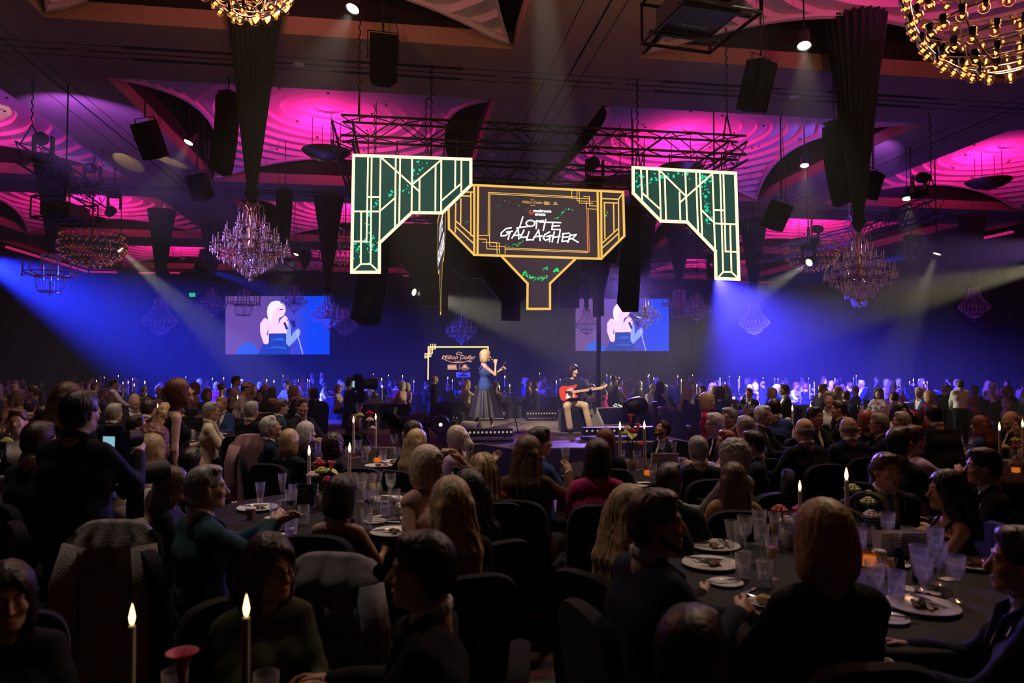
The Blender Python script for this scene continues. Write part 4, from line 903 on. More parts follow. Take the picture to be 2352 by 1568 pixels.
hung_speaker(332, 280, 362, 16.5, 0.52, -0.5, 0.5, 'black speaker tilted down below the violet lit ceiling band'); hung_speaker(452, 400, 458, 20, 0.55, -0.5, 0.5, 'black speaker tilted down at the corner of a pink vault'); hung_speaker(1795, 465, 528, 18.5, 0.55, 0.5, 0.5, 'black speaker tilted down under the violet corner of a vault'); hung_speaker(2005, 395, 455, 18, 0.5, 0.6, 0.3, 'black speaker half hidden behind the dark tapering drape')
# projectors in cradles
def projector(p, rz, label, s=1.0, brand=None):
    r = thing('projector', label, 'projector', tuple(p), rz, 'projectors in hanging cradles', s); g_ = MB().box((0, 0, 0), (0.62, 0.72, 0.26)); g_.box((0, 0, 0.14), (0.56, 0.66, 0.03)); g_.build('body', mat('projector_shell', (0.05, 0.045, 0.08), 0.5), r, smooth=False)
    MB().lathe([(0.085, 0), (0.085, 0.12), (0.07, 0.14), (0.0, 0.12)], 20, M=T(0.12, -0.36, 0, rx=PI / 2)).build('lens', mat('lens_glass', (0.03, 0.03, 0.06), 0.1), r)
    for z in (-0.2, 0.24):
        pts = [(-0.42, -0.48, z), (0.42, -0.48, z), (0.42, 0.48, z), (-0.42, 0.48, z), (-0.42, -0.48, z)]; MB().tube(pts, 0.02, 6).build('cradle_ring', M_BLK, r)
    for x in (-0.42, 0.42):
        for y in (-0.48, 0.48): MB().tube([(x, y, -0.2), (x, y, 0.24)], 0.018, 6).build('cradle_post', M_BLK, r); 
    for y in (-0.3, 0.3): MB().box((0, y, -0.155), (0.84, 0.05, 0.03)).build('cradle_bar', M_BLK, r, smooth=False)
    MB().tube([(0, 0, 0.24), (0, 0, (ceil_z(p[0], p[1]) - p[2]) / s)], 0.014, 8).build('drop_pole', M_BLK, r)
    for q in ((-0.42, -0.48), (0.42, 0.48), (-0.42, 0.48), (0.42, -0.48)): MB().tube([(q[0], q[1], 0.24), (0, 0, 0.6)], 0.01, 5).build('stay', M_BLK, r)
    if brand:
        cu = bpy.data.curves.new('lettering', 'FONT'); cu.body = brand; cu.size = 0.085; cu.align_x = 'CENTER'; cu.align_y = 'CENTER'; cu.offset = 0.002; cu.materials.append(mat('brand_print', (0.6, 0.6, 0.8), 0.5))
        o = text_object('lettering', cu); COL.objects.link(o); o.parent = r; o.location = (0, 0.1, -0.1315); o.rotation_euler = (PI, 0, 0)
    return r
pj = projector(at_d(1605, 22, 8.6), 0.12, 'dark projector in a hanging cradle below the first pink vault', 1.15, 'Panasonic')
projector(at_d(150, 487, 15.5), -0.2, 'dark projector in a hanging cradle below the diagonal truss', 1.0)
for px, py, d, lb in [(595, 652, 32, 'pale projector hung just above a video screen by the exit sign'), (1530, 665, 32, 'dark projector hung above the other video screen')]: projector(at_d(px, py, d), 0.3, lb, 1.2)
# back trusses
truss(at_d(62, 350, 15), at_d(238, 468, 20.5), 'diagonal truss with moving heads below the violet lit vault', M_BLK, 0.42)
truss(at_d(1440, 626, 33), at_d(1660, 610, 30), 'thin silver truss far behind the blue flood lamp', M_ALU, 0.5, 0.8); truss(at_d(1700, 602, 28), at_d(1965, 538, 22), 'silver truss running behind the chandelier by the dark drape', M_ALU, 0.42)
truss(at_d(640, 612, 27.5), at_d(740, 610, 27.5), 'dark truss far behind the hanging green drape', M_BLK, 0.5, 0.8); truss(at_d(1960, 540, 23), at_d(2150, 470, 17), 'dark truss climbing towards the outer pink vault', M_BLK, 0.42)
# ------------------------------------------------------------------ moving heads
E_LENS = {}
def lens_mat(c, k=5.0):
    key = 'lens_%d_%d_%d' % tuple(int(99 * q) for q in c); return emitm(key, tuple(min(1, q * 0.6 + 0.4) for q in c), k)
def moving_head(p, tgt, color, label, s=1.0, hang=True, lit=True, group='moving head lamps'):
    p = Vector(p); d = (Vector(tgt) - p).normalized(); r = thing('moving_head', label, 'stage light', tuple(p), 0, group, s); q = d.to_track_quat('-Z', 'Y').to_matrix().to_4x4()
    MB().lathe([(0.0, 0.34), (0.10, 0.33), (0.15, 0.22), (0.155, 0.05), (0.125, -0.02), (0.12, 0.02)], 20, M=q @ T(z=0.02)).build('lamp_head', M_BLK, r)
    MB().lathe([(0.0, 0.0), (0.06, 0.0), (0.118, 0.0)], 20, M=q @ T(z=0.03)).build('lens', lens_mat(color) if lit is True else mat('lens_glass', (0.03, 0.03, 0.06), 0.1), r)
    if lit == 2: MB().lathe([(0.0, 0.0), (0.026, 0.0)], 14, M=q @ T(z=0.024)).build('lamp_core', emitm('lamp_core', (1, 0.95, 0.8), 4.0), r)
    sd = 1 if hang else -1
    for sx in (-1, 1): MB().box((sx * 0.2, 0, sd * 0.16), (0.05, 0.12, 0.42)).build('yoke_arm', M_BLK, r, smooth=False)
    MB().box((0, 0, sd * 0.39), (0.44, 0.2, 0.06)).build('yoke_bridge', M_BLK, r, smooth=False); MB().box((0, 0, sd * 0.5), (0.36, 0.26, 0.15)).build('base', M_BLKM, r, smooth=False)
    if hang: MB().tube([(0, 0, 0.56), (0, 0, max(0.7, (ceil_z(p.x, p.y) - p.z) / s))], 0.02, 6).build('hanging_pipe', M_BLK, r)
    return r
NAMES = ['blue flood lamp glaring below the green led wing panel', 'violet flood lamp glaring beside the big line array', 'blue beam lamp hanging in front of the crystal chandelier', 'pale beam lamp under the far ball chandelier throwing a long beam', 'pale yellow beam lamp behind the edge-on led screen',
         'small pale beam lamp under the silver truss', 'small pale beam lamp near the far side wall', 'blue beam lamp beside the violet lit chandelier', 'beam lamp near the side wall throwing a broad yellow beam', 'blue flood lamp by the side wall']
for (p, t_, c_), nm in zip(LAMPS, NAMES):
    d = (t_ - p).normalized(); moving_head(p - d * 0.06, t_, c_, nm, 1.0)
for px, py, d, tgt, nm in [(100, 318, 15.2, (-7.8, 20.5, 8), 'moving head standing on the diagonal truss, aimed at the violet vault'), (212, 385, 18.5, (-8.2, 22.6, 8), 'moving head standing lower on the diagonal truss'), (262, 478, 22, (-8, 24, 8), 'moving head hanging before a magenta vault'), (2110, 408, 18, (12.6, 23, 8.4), 'moving head on the dark truss before the outer vault'), (1868, 525, 24, (10, 27, 8), 'moving head standing on the silver truss'), (1366, 372, 15.5, (6, 18, 8), 'moving head above the gold framed screen')]:
    moving_head(at_d(px, py, d), tgt, PALE, nm, 0.9, px == 262, px in (100, 212, 2110, 1868))
# downlights in the coffers
cans = [(810, 20, 12.6), (1847, 105, 13.0), (433, 327, 18.3), (1848, 380, 20.5), (378, 527, 31), (2083, 456, 20), (1730, 565, 31), (680, 584, 33)]
for px, py, d in cans:
    p = at_d(px, py, d); dn = Vector((-0.35 if px < 1200 else -0.2, -0.35, -1)).normalized(); r = thing('downlight_can', 'round white downlight burning in the dark gap of a ceiling coffer', 'downlight', tuple(p), 0, 'coffer downlights'); q = dn.to_track_quat('-Z', 'Y').to_matrix().to_4x4()
    MB().lathe([(0.0, 0.3), (0.1, 0.3), (0.115, 0.02), (0.125, -0.02), (0.11, 0.0)], 20, M=q).build('housing', M_BLK, r)
    MB().lathe([(0.0, 0.0), (0.05, 0.0), (0.11, 0.0)], 20, M=q @ T(z=0.005)).build('lens', emitm('downlight_lens', (1, 0.9, 0.75), 14), r)
    MB().tube([(0, 0, 0.25), (0, 0, max(0.4, ceil_z(p.x, p.y) - p.z))], 0.015, 6).build('stem', M_BLK, r)
    spot(p + dn * 0.05, p + dn * 5, (1, 0.86, 0.72), 480, 40, 0.8, 0.06, 'coffer_downlight')
# ------------------------------------------------------------------ green drapes gathered over each chandelier
M_DRAPE = mat('green_voile', (0.004, 0.022, 0.018), 0.85, sheen=0.08, bump=0.2, bscale=20)
def drape(top, bot, r0, label, n=22, twist=0.4):
    top, bot = Vector(top), Vector(bot); K = 26; vs = []; fs = []; N = n * 4
    for k in range(K):
        t = k / (K - 1); c = top.lerp(bot, t); rr = r0 * (1 - t) ** 0.8 * (1 - 0.25 * t) + 0.035
        if t > 0.93: rr = 0.035 + 0.09 * math.sin((t - 0.93) / 0.07 * PI) ** 1
        for i in range(N):
            a = 2 * PI * i / N; q = rr * (1 + 0.16 * math.sin(n * a + twist * t * 6) * (1 if t < 0.93 else 0.4)); vs.append((q * math.cos(a) + c.x - bot.x, q * math.sin(a) + c.y - bot.y, c.z - bot.z))
    for k in range(K - 1):
        for i in range(N): fs.append((k * N + i, k * N + (i + 1) % N, (k + 1) * N + (i + 1) % N, (k + 1) * N + i))
    o = MB().add(vs, fs).build('hanging_drape', M_DRAPE, None, bot, angle=180); return tag(o, label, 'drape', 'green drapes over the chandeliers')
# ------------------------------------------------------------------ chandeliers
def crystal(name, tint):
    if name in MATS: return MATS[name]
    m = bpy.data.materials.new(name); m.use_nodes = True; nt = m.node_tree; b = nt.nodes['Principled BSDF']; b.inputs['Base Color'].default_value = (*tint, 1); b.inputs['Roughness'].default_value = 0.22; b.inputs['Metallic'].default_value = 0.15; b.inputs['Specular IOR Level'].default_value = 1.0; MATS[name] = m; return m
M_CRY = crystal('crystal', (0.85, 0.82, 0.9)); M_GILT = mat('gilt_frame', (0.5, 0.32, 0.2), 0.3, 0.9); M_CRY2 = crystal('amber_crystal', (0.8, 0.62, 0.5))
def octa(mb, c, r, h, rz=0.0):
    c = Vector(c); ca, sa = math.cos(rz) * r, math.sin(rz) * r; x, y, z = c
    mb.v.append(np.array([(x + ca, y + sa, z), (x - sa, y + ca, z), (x - ca, y - sa, z), (x + sa, y - ca, z), (x, y, z + h * 0.5), (x, y, z - h)])); k = mb.n; mb.n += 6
    mb.f += [tuple(k + i for i in f) for f in ((0, 1, 4), (1, 2, 4), (2, 3, 4), (3, 0, 4), (1, 0, 5), (2, 1, 5), (3, 2, 5), (0, 3, 5))]; mb.m += [0] * 8
def strand(mb, a, b, n, r, sag=0.0):
    a, b = Vector(a), Vector(b)
    for i in range(n):
        t = (i + 0.5) / n; q = a.lerp(b, t); q.z -= sag * 4 * t * (1 - t); octa(mb, q, r, r * 1.3, i)
def arm_chandelier_meshes(R=0.72, tiers=((0.72, 14, 0.0), (0.5, 10, 0.26), (0.28, 6, 0.48)), drops=1.0, seed=1):
    """returns meshes of one branched crystal chandelier, origin at its top hook, about 1.45 m tall"""
    rr = random.Random(seed); H = -1.0; fr = MB(); arms = []; cr = MB(); cn = MB(); cups = MB()
    fr.lathe([(0.0, 0), (0.03, -0.02), (0.02, -0.1), (0.05, -0.2), (0.03, -0.4), (0.06, -0.6), (0.05, -0.8), (0.12, -0.95), (0.05, -1.05), (0.0, -1.1)], 12)
    for k in range(6):       # crown scrolls
        a = 2 * PI * k / 6; ca, sa = math.cos(a), math.sin(a); fr.tube([(0.04 * ca, 0.04 * sa, -0.55), (0.17 * ca, 0.17 * sa, -0.38), (0.16 * ca, 0.16 * sa, -0.2), (0.09 * ca, 0.09 * sa, -0.1), (0.2 * ca, 0.2 * sa, 0.03), (0.24 * ca, 0.24 * sa, -0.05)], 0.011, 5)
        strand(cr, (0.24 * ca, 0.24 * sa, -0.05), (0.24 * ca, 0.24 * sa, -0.24), 5, 0.014); strand(cr, (0.17 * ca, 0.17 * sa, -0.2), (0.05 * ca, 0.05 * sa, -0.6), 9, 0.013); strand(cr, (0.0, 0.0, 0.06), (0.22 * ca, 0.22 * sa, 0.0), 8, 0.01, 0.03)
    am = None
    for (r, n, dz) in tiers:
        for k in range(n):
            a = 2 * PI * (k + 0.5 * (dz > 0.2)) / n; ca, sa = math.cos(a), math.sin(a); zc = H + dz
            arms.append((a, r, zc))
            pts = [(0.06, zc + 0.02), (r * 0.35, zc - 0.1), (r * 0.7, zc - 0.08), (r * 0.95, zc + 0.02), (r, zc + 0.1)]
            fr.tube([(q * ca, q * sa, z) for q, z in pts], 0.011, 5, cap=False)
            cups.lathe([(0.01, 0), (0.05, 0.012), (0.06, 0.03), (0.055, 0.03)], 8, M=T(r * ca, r * sa, zc + 0.1)); cn.tube([(r * ca, r * sa, zc + 0.12), (r * ca, r * sa, zc + 0.26)], [0.011, 0.011], 6)
            octa(cn, (r * ca, r * sa, zc + 0.285), 0.012, 0.03)
            for j in range(6): b_ = a + 1.05 * j; x, y = r * ca + 0.055 * math.cos(b_), r * sa + 0.055 * math.sin(b_); octa(cr, (x, y, zc + 0.06 - 0.02), 0.012, 0.05, j); octa(cr, (x, y, zc - 0.03), 0.015, 0.06, j * 2)
            strand(cr, (r * ca, r * sa, zc + 0.09), (r * 0.5 * math.cos(a + PI / n), r * 0.5 * math.sin(a + PI / n), zc + 0.12), int(8 * drops), 0.011, 0.09)
            for f in (0.45, 0.7, 0.88): octa(cr, (r * f * ca, r * f * sa, zc - 0.15 - 0.04 * rr.random()), 0.018, 0.075, a)
    for k in range(int(150 * drops)):   # skirt of drops narrowing to the finial
        t = rr.random() ** 0.8; a = rr.random() * 2 * PI; r = R * 0.92 * (1 - t) * (0.75 + 0.25 * rr.random()); octa(cr, (r * math.cos(a), r * math.sin(a), H - 0.12 - 0.42 * t - 0.05 * rr.random()), 0.017, 0.07, a)
    for k in range(int(18 * drops)):
        a = 2 * PI * k / (18 * drops); strand(cr, (0.32 * math.cos(a), 0.32 * math.sin(a), H + 0.05), (0.22 * math.cos(a), 0.22 * math.sin(a), H - 0.4), 9, 0.012)
    cr.ball((0, 0, H - 0.62), 0.045, 8, 6); strand(cr, (0, 0, H - 0.1), (0, 0, H - 0.58), 10, 0.016)
    return fr, cn, cups, cr
def chandelier_set(drops, seed, mc, mf):
    fr, cn, cups, cr = arm_chandelier_meshes(drops=drops, seed=seed); return [('frame', fr.mesh('chandelier_frame', mf)), ('candle_tubes', cn.mesh('candle_tubes', mc, False)), ('drip_cups', cups.mesh('drip_cups', mc)), ('crystal_drops', cr.mesh('crystal_drops', mc, False))]
CH_BIG = chandelier_set(1.6, 1, M_CRY, M_GILT); CH_SM = chandelier_set(0.7, 2, M_CRY, M_GILT); CH_AMB = chandelier_set(0.8, 4, M_CRY2, M_GILT)
def empire_meshes(n=24):
    cr = MB(); fr = MB()
    for z, r in ((0, 0.17), (-0.62, 0.5), (-0.86, 0.31), (-1.03, 0.16)): fr.tube([(r * math.cos(a), r * math.sin(a), z) for a in np.linspace(0, 2 * PI, 33)], 0.012, 5)
    fr.tube([(0, 0, 0.12), (0, 0, -1.15)], 0.01, 6); fr.ball((0, 0, -1.18), 0.03, 8, 6)
    for k in range(4): a = k * PI / 2; fr.tube([(0, 0, 0.12), (0.17 * math.cos(a), 0.17 * math.sin(a), 0)], 0.008, 5)
    for k in range(n):
        a = 2 * PI * k / n; ca, sa = math.cos(a), math.sin(a)
        for i in range(16):
            t = i / 15; r = 0.17 + 0.33 * t ** 2.2; octa(cr, (r * ca, r * sa, -0.62 * t), 0.013, 0.024, a)
        for i in range(7):
            t = i / 6; r = 0.5 * math.sqrt(1 - (0.78 * t) ** 2); octa(cr, (r * ca, r * sa, -0.64 - 0.22 * t), 0.014, 0.026, a)
        for i in range(5): t = i / 4; r = 0.27 * math.sqrt(1 - (0.8 * t) ** 2); octa(cr, (r * ca, r * sa, -0.88 - 0.15 * t), 0.012, 0.022, a)
        octa(cr, (0.5 * ca, 0.5 * sa, -0.66), 0.015, 0.06, a)
        for i in range(3): r = 0.18 * (1 - i / 3); octa(cr, (r * ca, r * sa, -1.0 - 0.1 * i / 3), 0.01, 0.03, a)
    return [('frame', fr.mesh('empire_frame', M_GILT)), ('crystal_strands', cr.mesh('crystal_strands', M_CRY, False))]
EMP = empire_meshes()
def candle_basket():
    fr = MB(); cr = MB(); cn = MB()
    fr.tube([(0, 0, 0.1), (0, 0, -0.95)], 0.012, 6)
    for z, r in ((0.0, 0.2), (-0.42, 0.55), (-0.5, 0.3), (-0.85, 0.22)): fr.tube([(r * math.cos(a), r * math.sin(a), z) for a in np.linspace(0, 2 * PI, 29)], 0.012, 5)
    for k in range(24):
        a = 2 * PI * k / 24; ca, sa = math.cos(a), math.sin(a); strand(cr, (0.2 * ca, 0.2 * sa, 0), (0.2 * ca, 0.2 * sa, -0.14), 4, 0.013)
        for i in range(12): t = i / 11; octa(cr, ((0.18 + 0.12 * t ** 2) * ca, (0.18 + 0.12 * t ** 2) * sa, -0.1 - 0.4 * t), 0.01, 0.02, a)
        for i in range(9): t = i / 8; r = 0.3 - 0.08 * t ** 3; octa(cr, (r * ca, r * sa, -0.5 - 0.36 * t), 0.011, 0.022, a)
        octa(cr, (0.55 * ca, 0.55 * sa, -0.48), 0.016, 0.07, a)
        if k % 2 == 0:
            cn.tube([(0.55 * ca, 0.55 * sa, -0.42), (0.55 * ca, 0.55 * sa, -0.16)], 0.012, 6); fr.tube([(0.05 * ca, 0.05 * sa, -0.45), (0.3 * ca, 0.3 * sa, -0.52), (0.55 * ca, 0.55 * sa, -0.42)], 0.01, 5)
    return [('frame', fr.mesh('basket_frame', M_GILT)), ('candle_tubes', cn.mesh('candle_tubes', mat('candle_tube', (0.5, 0.42, 0.3), 0.4), False)), ('crystal_strands', cr.mesh('crystal_strands', M_CRY, False))]
BASK = candle_basket()
def hang(meshes, px, py_top, py_bot, d, label, tall, drape_top=None, r0=0.3, width=1.0, name='chandelier'):
    p = at_d(px, py_top, d); s = ((py_bot - py_top) / FPX * d) / tall; r = thing(name, label, 'chandelier', tuple(p), random.random(), 'chandeliers', 1.0); r.scale = (s * width, s * width, s)
    for nm, me in meshes:
        o = inst(me, nm, r)
        if 'crystal' in nm or nm in ('candle_tubes', 'drip_cups'): o['kind'] = 'stuff'
    cable = MB().tube([(0, 0, 0), (0, 0, (ceil_z(p.x, p.y) - p.z) / s)], 0.012 / s, 6).build('cable', M_BLK, r)
    if drape_top: drape((p.x, p.y, drape_top), (p.x, p.y, p.z + 0.02), r0, 'green drape over the ' + label)
    return r
hang(CH_BIG, 578, 470, 652, 12.6, 'large violet lit crystal chandelier beside the green led wing panel', 1.7, 8.7, 0.44, 1.05)
hang(CH_BIG, 1973, 535, 705, 14.0, 'large violet lit crystal chandelier before the silver truss', 1.7, 8.7, 0.47, 1.0)
hang(BASK, 117, 585, 695, 21, 'pale candle basket chandelier in the blue haze by the side wall', 1.1, 7.8, 0.4); hang(EMP, 368, 688, 777, 27, 'violet empire style chandelier hanging in the pale beam', 1.2, 7.8, 0.4); hang(CH_SM, 487, 662, 732, 30, 'small branched crystal chandelier next to a video screen', 1.7, 7.8, 0.4)
hang(BASK, 560, 668, 740, 30, 'dark candle ring chandelier in front of the purple side of a video screen', 1.1, None); hang(CH_SM, 676, 656, 722, 29, 'small branched crystal chandelier in front of the blue side of a video screen', 1.7, None); hang(CH_AMB, 753, 676, 762, 25, 'amber branched chandelier at the edge of a video screen', 1.7, 7.8, 0.42)
hang(EMP, 793, 710, 776, 31, 'small golden empire style chandelier behind the amber one', 1.2, None); hang(CH_AMB, 1060, 716, 795, 30, 'amber tiered chandelier above the glowing gold frame', 1.7, 7.6, 0.4); hang(EMP, 1347, 712, 774, 30, 'golden empire style chandelier before the purple side of a video screen', 1.2, 7.6, 0.42)
hang(CH_SM, 1482, 684, 757, 22, 'bright lilac branched chandelier before a video screen', 1.7, 7.6, 0.42, 1.1); hang(BASK, 1560, 668, 745, 27, 'pale candle basket chandelier under a gathered green drape', 1.1, 7.0, 0.4); hang(CH_SM, 1602, 675, 742, 30, 'dim branched chandelier beside the gathered green drape', 1.7, None)
hang(EMP, 1732, 696, 776, 27, 'empire style chandelier glowing inside the blue flood beam', 1.2, 7.4, 0.42); hang(EMP, 2237, 662, 738, 27, 'faint empire style chandelier near the far side wall', 1.2, 7.6, 0.4); hang(BASK, 1973, 655, 716, 24, 'pale crystal basket chandelier hanging behind the large violet one', 1.1, None)
# ball chandeliers: rings of warm bulbs in clear globes
E_BULB = emitm('warm_bulb', (1.0, 0.5, 0.13), 3.2); E_DIM = emitm('dim_bulb', (1.0, 0.3, 0.16), 0.5); M_GLOBE = glassm('globe_glass', (0.85, 0.7, 0.55), 0.25, 0.08, 0.03); M_RING = mat('ring_metal', (0.30, 0.24, 0.28), 0.25, 1.0); M_PET = mat('mirror_petal', (0.75, 0.68, 0.7), 0.15, 1.0)
bulb_m = MB(); [bulb_m.ball((0.014 * x, 0, 0.014 * z), 0.011, 6, 4) for x, z in ((-1, 0), (0.2, 1), (0.3, -1), (1.2, 0.2))]; BULB_M = bulb_m.mesh('bulb_filaments', E_BULB); DIM_M = bulb_m.mesh('bulb_filaments', E_DIM)
globe_m = MB().ball((0, 0, 0), 0.055, 12, 8); GLOBE_M = globe_m.mesh('globe', M_GLOBE); PET_M = MB().lathe([(0.03, 0.0), (0.06, 0.05), (0.07, 0.1)], 8, a0=-0.6, a1=0.6).mesh('petal', M_PET)
def ball_chandelier(p, R, H, label, rings=7, s=1.0, power=60):
    r = thing('ball_chandelier', label, 'chandelier', tuple(p), 0.3, 'ball chandeliers', s); fr = []
    for j in range(rings):
        t = (j + 0.5) / rings; ph = PI * (0.32 + 0.66 * t); rad = R * math.sin(ph); z = H * math.cos(ph)
        if j == rings - 1: rad = R * 0.25
        MB().tube([(rad * math.cos(a), rad * math.sin(a), z + 0.04) for a in np.linspace(0, 2 * PI, 49)], 0.012, 5).build('ring', M_RING, r); n = max(5, int(2 * PI * rad / 0.2))
        for k in range(n):
            a = 2 * PI * (k + 0.5 * (j % 2)) / n; q = (rad * math.cos(a), rad * math.sin(a), z - 0.03); g_ = inst(GLOBE_M, 'globe', r, q, (0, 0, a)); inst(BULB_M if power > 20 else DIM_M, 'bulb', g_); inst(PET_M, 'reflector', g_, (0, 0, 0.0), (0, 0, 0.7))
    st_ = MB()
    for k in range(6): a = k * PI / 3; st_.tube([(R * 0.95 * math.sin(PI * (0.32 + 0.66 * t)) * math.cos(a), R * 0.95 * math.sin(PI * (0.32 + 0.66 * t)) * math.sin(a), H * math.cos(PI * (0.32 + 0.66 * t))) for t in np.linspace(0.05, 0.9, 8)], 0.01, 5)
    st_.build('rib', M_RING, r, kind='stuff'); MB().tube([(0, 0, H * 0.4), (0, 0, (ceil_z(p[0], p[1]) - p[2]) / s)], 0.03, 8).build('stem', M_RING, r)
    point(tuple(Vector(p) + Vector((0, 0, 0.0))), (1.0, 0.52, 0.24), power, 0.5, 'ball_chandelier_lamp'); return r
ball_chandelier(at_d(2312, -55, 7.6), 0.95, 1.02, 'huge globe chandelier of warm bulbs under the first pink vault near the projector', 8, 1.0, 215)
ball_chandelier(at_d(565, -75, 8.8), 0.62, 0.6, 'globe chandelier of warm bulbs above the broad green drape', 6, 1.0, 165)
ball_chandelier(at_d(212, 560, 22), 0.95, 0.7, 'dim copper globe chandelier below the diagonal truss', 6, 1.0, 8); ball_chandelier(at_d(793, 560, 30), 0.95, 0.85, 'dim copper globe chandelier half hidden by the green led wing panel', 6, 1.0, 8); ball_chandelier(at_d(1865, 580, 27), 0.95, 0.7, 'dim copper globe chandelier behind the silver truss', 6, 1.0, 8)
# ------------------------------------------------------------------ video screens on the far wall
sc_bg = bpy.data.materials.new('video_backdrop'); sc_bg.use_nodes = True; nt = sc_bg.node_tree; nt.nodes.clear(); o = nt.nodes.new('ShaderNodeOutputMaterial'); e = nt.nodes.new('ShaderNodeEmission'); tc = nt.nodes.new('ShaderNodeTexCoord'); sp = nt.nodes.new('ShaderNodeSeparateXYZ'); rp_ = nt.nodes.new('ShaderNodeValToRGB')
rp_.color_ramp.elements[0].position = 0.2; rp_.color_ramp.elements[0].color = (0.13, 0.06, 0.22, 1); rp_.color_ramp.elements[1].position = 0.8; rp_.color_ramp.elements[1].color = (0.0, 0.05, 0.75, 1); el = rp_.color_ramp.elements.new(0.5); el.color = (0.09, 0.05, 0.30, 1)
nt.links.new(tc.outputs['Generated'], sp.inputs[0]); nt.links.new(sp.outputs['X'], rp_.inputs[0]); nt.links.new(rp_.outputs[0], e.inputs[0]); e.inputs[1].default_value = 1.5; nt.links.new(e.outputs[0], o.inputs[0]); sc_bg.cycles.emission_sampling = 'NONE'
VE = {'skin': emitm('video_skin', (0.95, 0.62, 0.85), 1.5), 'skin2': emitm('video_skin_blue', (0.25, 0.36, 0.95), 1.5), 'hair': emitm('video_hair', (0.85, 0.8, 1.0), 1.5), 'dress': emitm('video_dress', (0.01, 0.05, 0.42), 1.2), 'dark': emitm('video_dark', (0.01, 0.015, 0.12), 1.2), 'blob': emitm('video_blob', (0.02, 0.12, 0.75), 1.2), 'pole': emitm('video_pole', (0.5, 0.5, 0.85), 1.4), 'fold': emitm('video_fold', (0.02, 0.13, 0.7), 1.3)}
PIC = [('blob', [(1030, 797), (1045, 745), (1100, 690), (1175, 660), (1235, 715), (1275, 770), (1275, 797)]), ('hair', [(1365, 290), (1400, 245), (1460, 230), (1530, 250), (1552, 300), (1500, 330), (1450, 350), (1430, 470), (1400, 470), (1365, 420), (1355, 350)]), ('skin', [(1430, 330), (1480, 285), (1545, 290), (1553, 340), (1530, 392), (1485, 412), (1475, 480), (1420, 480), (1410, 400)]),
       ('skin', [(1365, 428), (1420, 468), (1530, 468), (1585, 440), (1602, 520), (1558, 582), (1370, 582)]), ('skin', [(1285, 470), (1330, 412), (1370, 430), (1368, 520), (1352, 602), (1470, 500), (1500, 430), (1550, 385), (1578, 420), (1548, 480), (1420, 640), (1360, 692), (1322, 682), (1285, 570)]), ('skin2', [(1585, 440), (1605, 500), (1612, 610), (1640, 560), (1690, 520), (1712, 560), (1700, 600), (1650, 655), (1585, 718), (1545, 700), (1560, 640), (1560, 585)]),
       ('dress', [(1378, 578), (1555, 575), (1560, 680), (1602, 730), (1595, 797), (1262, 797), (1300, 720), (1312, 690), (1360, 692), (1376, 670)]), ('fold', [(1395, 640), (1500, 620), (1545, 640), (1540, 655), (1450, 650)]), ('fold', [(1330, 740), (1450, 710), (1570, 725), (1560, 740), (1440, 730)]), ('dark', [(1530, 465), (1552, 455), (1582, 530), (1560, 540)]), ('dark', [(1605, 445), (1650, 440), (1662, 505), (1640, 515)]), ('pole', [(1664, 550), (1676, 550), (1742, 797), (1732, 797)]), ('dark', [(1490, 322), (1535, 318), (1535, 326), (1492, 332)])]
def video_screen(x0, y0, x1, y1, label):
    Y = YB - 0.55; k = 1098 / (x1 - x0); fc = Face('y', Y, x0, y0, k, -1); r = thing('video_screen', label, 'screen', tuple(fc.pt((549, 614)))); inv = Matrix.Translation(-r.location)
    hh = 614; b = MB(); fc.slab(b, [(-6, -6), (1104, -6), (1104, hh + 6), (-6, hh + 6)], 0.12); o = b.build('frame', M_BLK, r, smooth=False); o.data.transform(inv)
    b = MB(); fc.poly(b, [(0, 0), (1098, 0), (1098, hh), (0, hh)], 0.01); o = b.build('picture', sc_bg, r, smooth=False); o.data.transform(inv)
    for i, (m_, pl) in enumerate(PIC): b = MB(); fc.poly(b, [(x - 917, y - 183) for x, y in pl], 0.03 + 0.012 * i); o = b.build('picture_print', VE[m_], r, smooth=False); o.data.transform(inv)
    top = fc.pt((549, 0)).z
    for u in (100, 1000): q = fc.pt((u, 0)) - r.location; MB().tube([q + Vector((0, 0.06, 0)), (q.x, q.y + 0.06, ZC - r.location.z)], 0.02, 6).build('hanger', M_BLK, r)
    return r
video_screen(518, 680, 757, 813, 'video screen showing the singer beside the exit sign'); video_screen(1322, 686, 1536, 813, 'video screen showing the singer, partly hidden by the line array')
# exit signs
E_EXIT = emitm('exit_green', (0.02, 0.55, 0.2), 1.6)
for px, py in ((442, 677), (837, 680)):
    q = at_y(px, py, YB - 0.4); r = thing('exit_sign', 'small green running-man exit sign on the far wall ' + ('beside the large chandelier' if px < 600 else 'behind the flown line array'), 'sign', tuple(q)); MB().box((0, 0, 0), (0.42, 0.08, 0.3)).build('housing', M_BLK, r, smooth=False); MB().box((0, -0.045, 0), (0.36, 0.01, 0.25)).build('panel', E_EXIT, r, smooth=False)
    f = MB(); f.ball((0.02, -0.056, 0.08), (0.03, 0.004, 0.03)); f.tube([(0, -0.056, 0.05), (-0.03, -0.056, -0.03), (0.03, -0.056, -0.06), (0.02, -0.056, -0.11)], 0.014, 4); f.tube([(-0.03, -0.056, -0.03), (-0.08, -0.056, -0.1)], 0.014, 4); f.tube([(-0.07, -0.056, 0.02), (0, -0.056, 0.04), (0.07, -0.056, -0.01)], 0.011, 4); f.build('running_man_print', mat('exit_white', (0.8, 0.9, 0.8), 0.5), r)
    MB().tube([(0, 0, 0.14), (0, 0, ZC - q.z)], 0.012, 6).build('drop_rod', M_BLK, r)

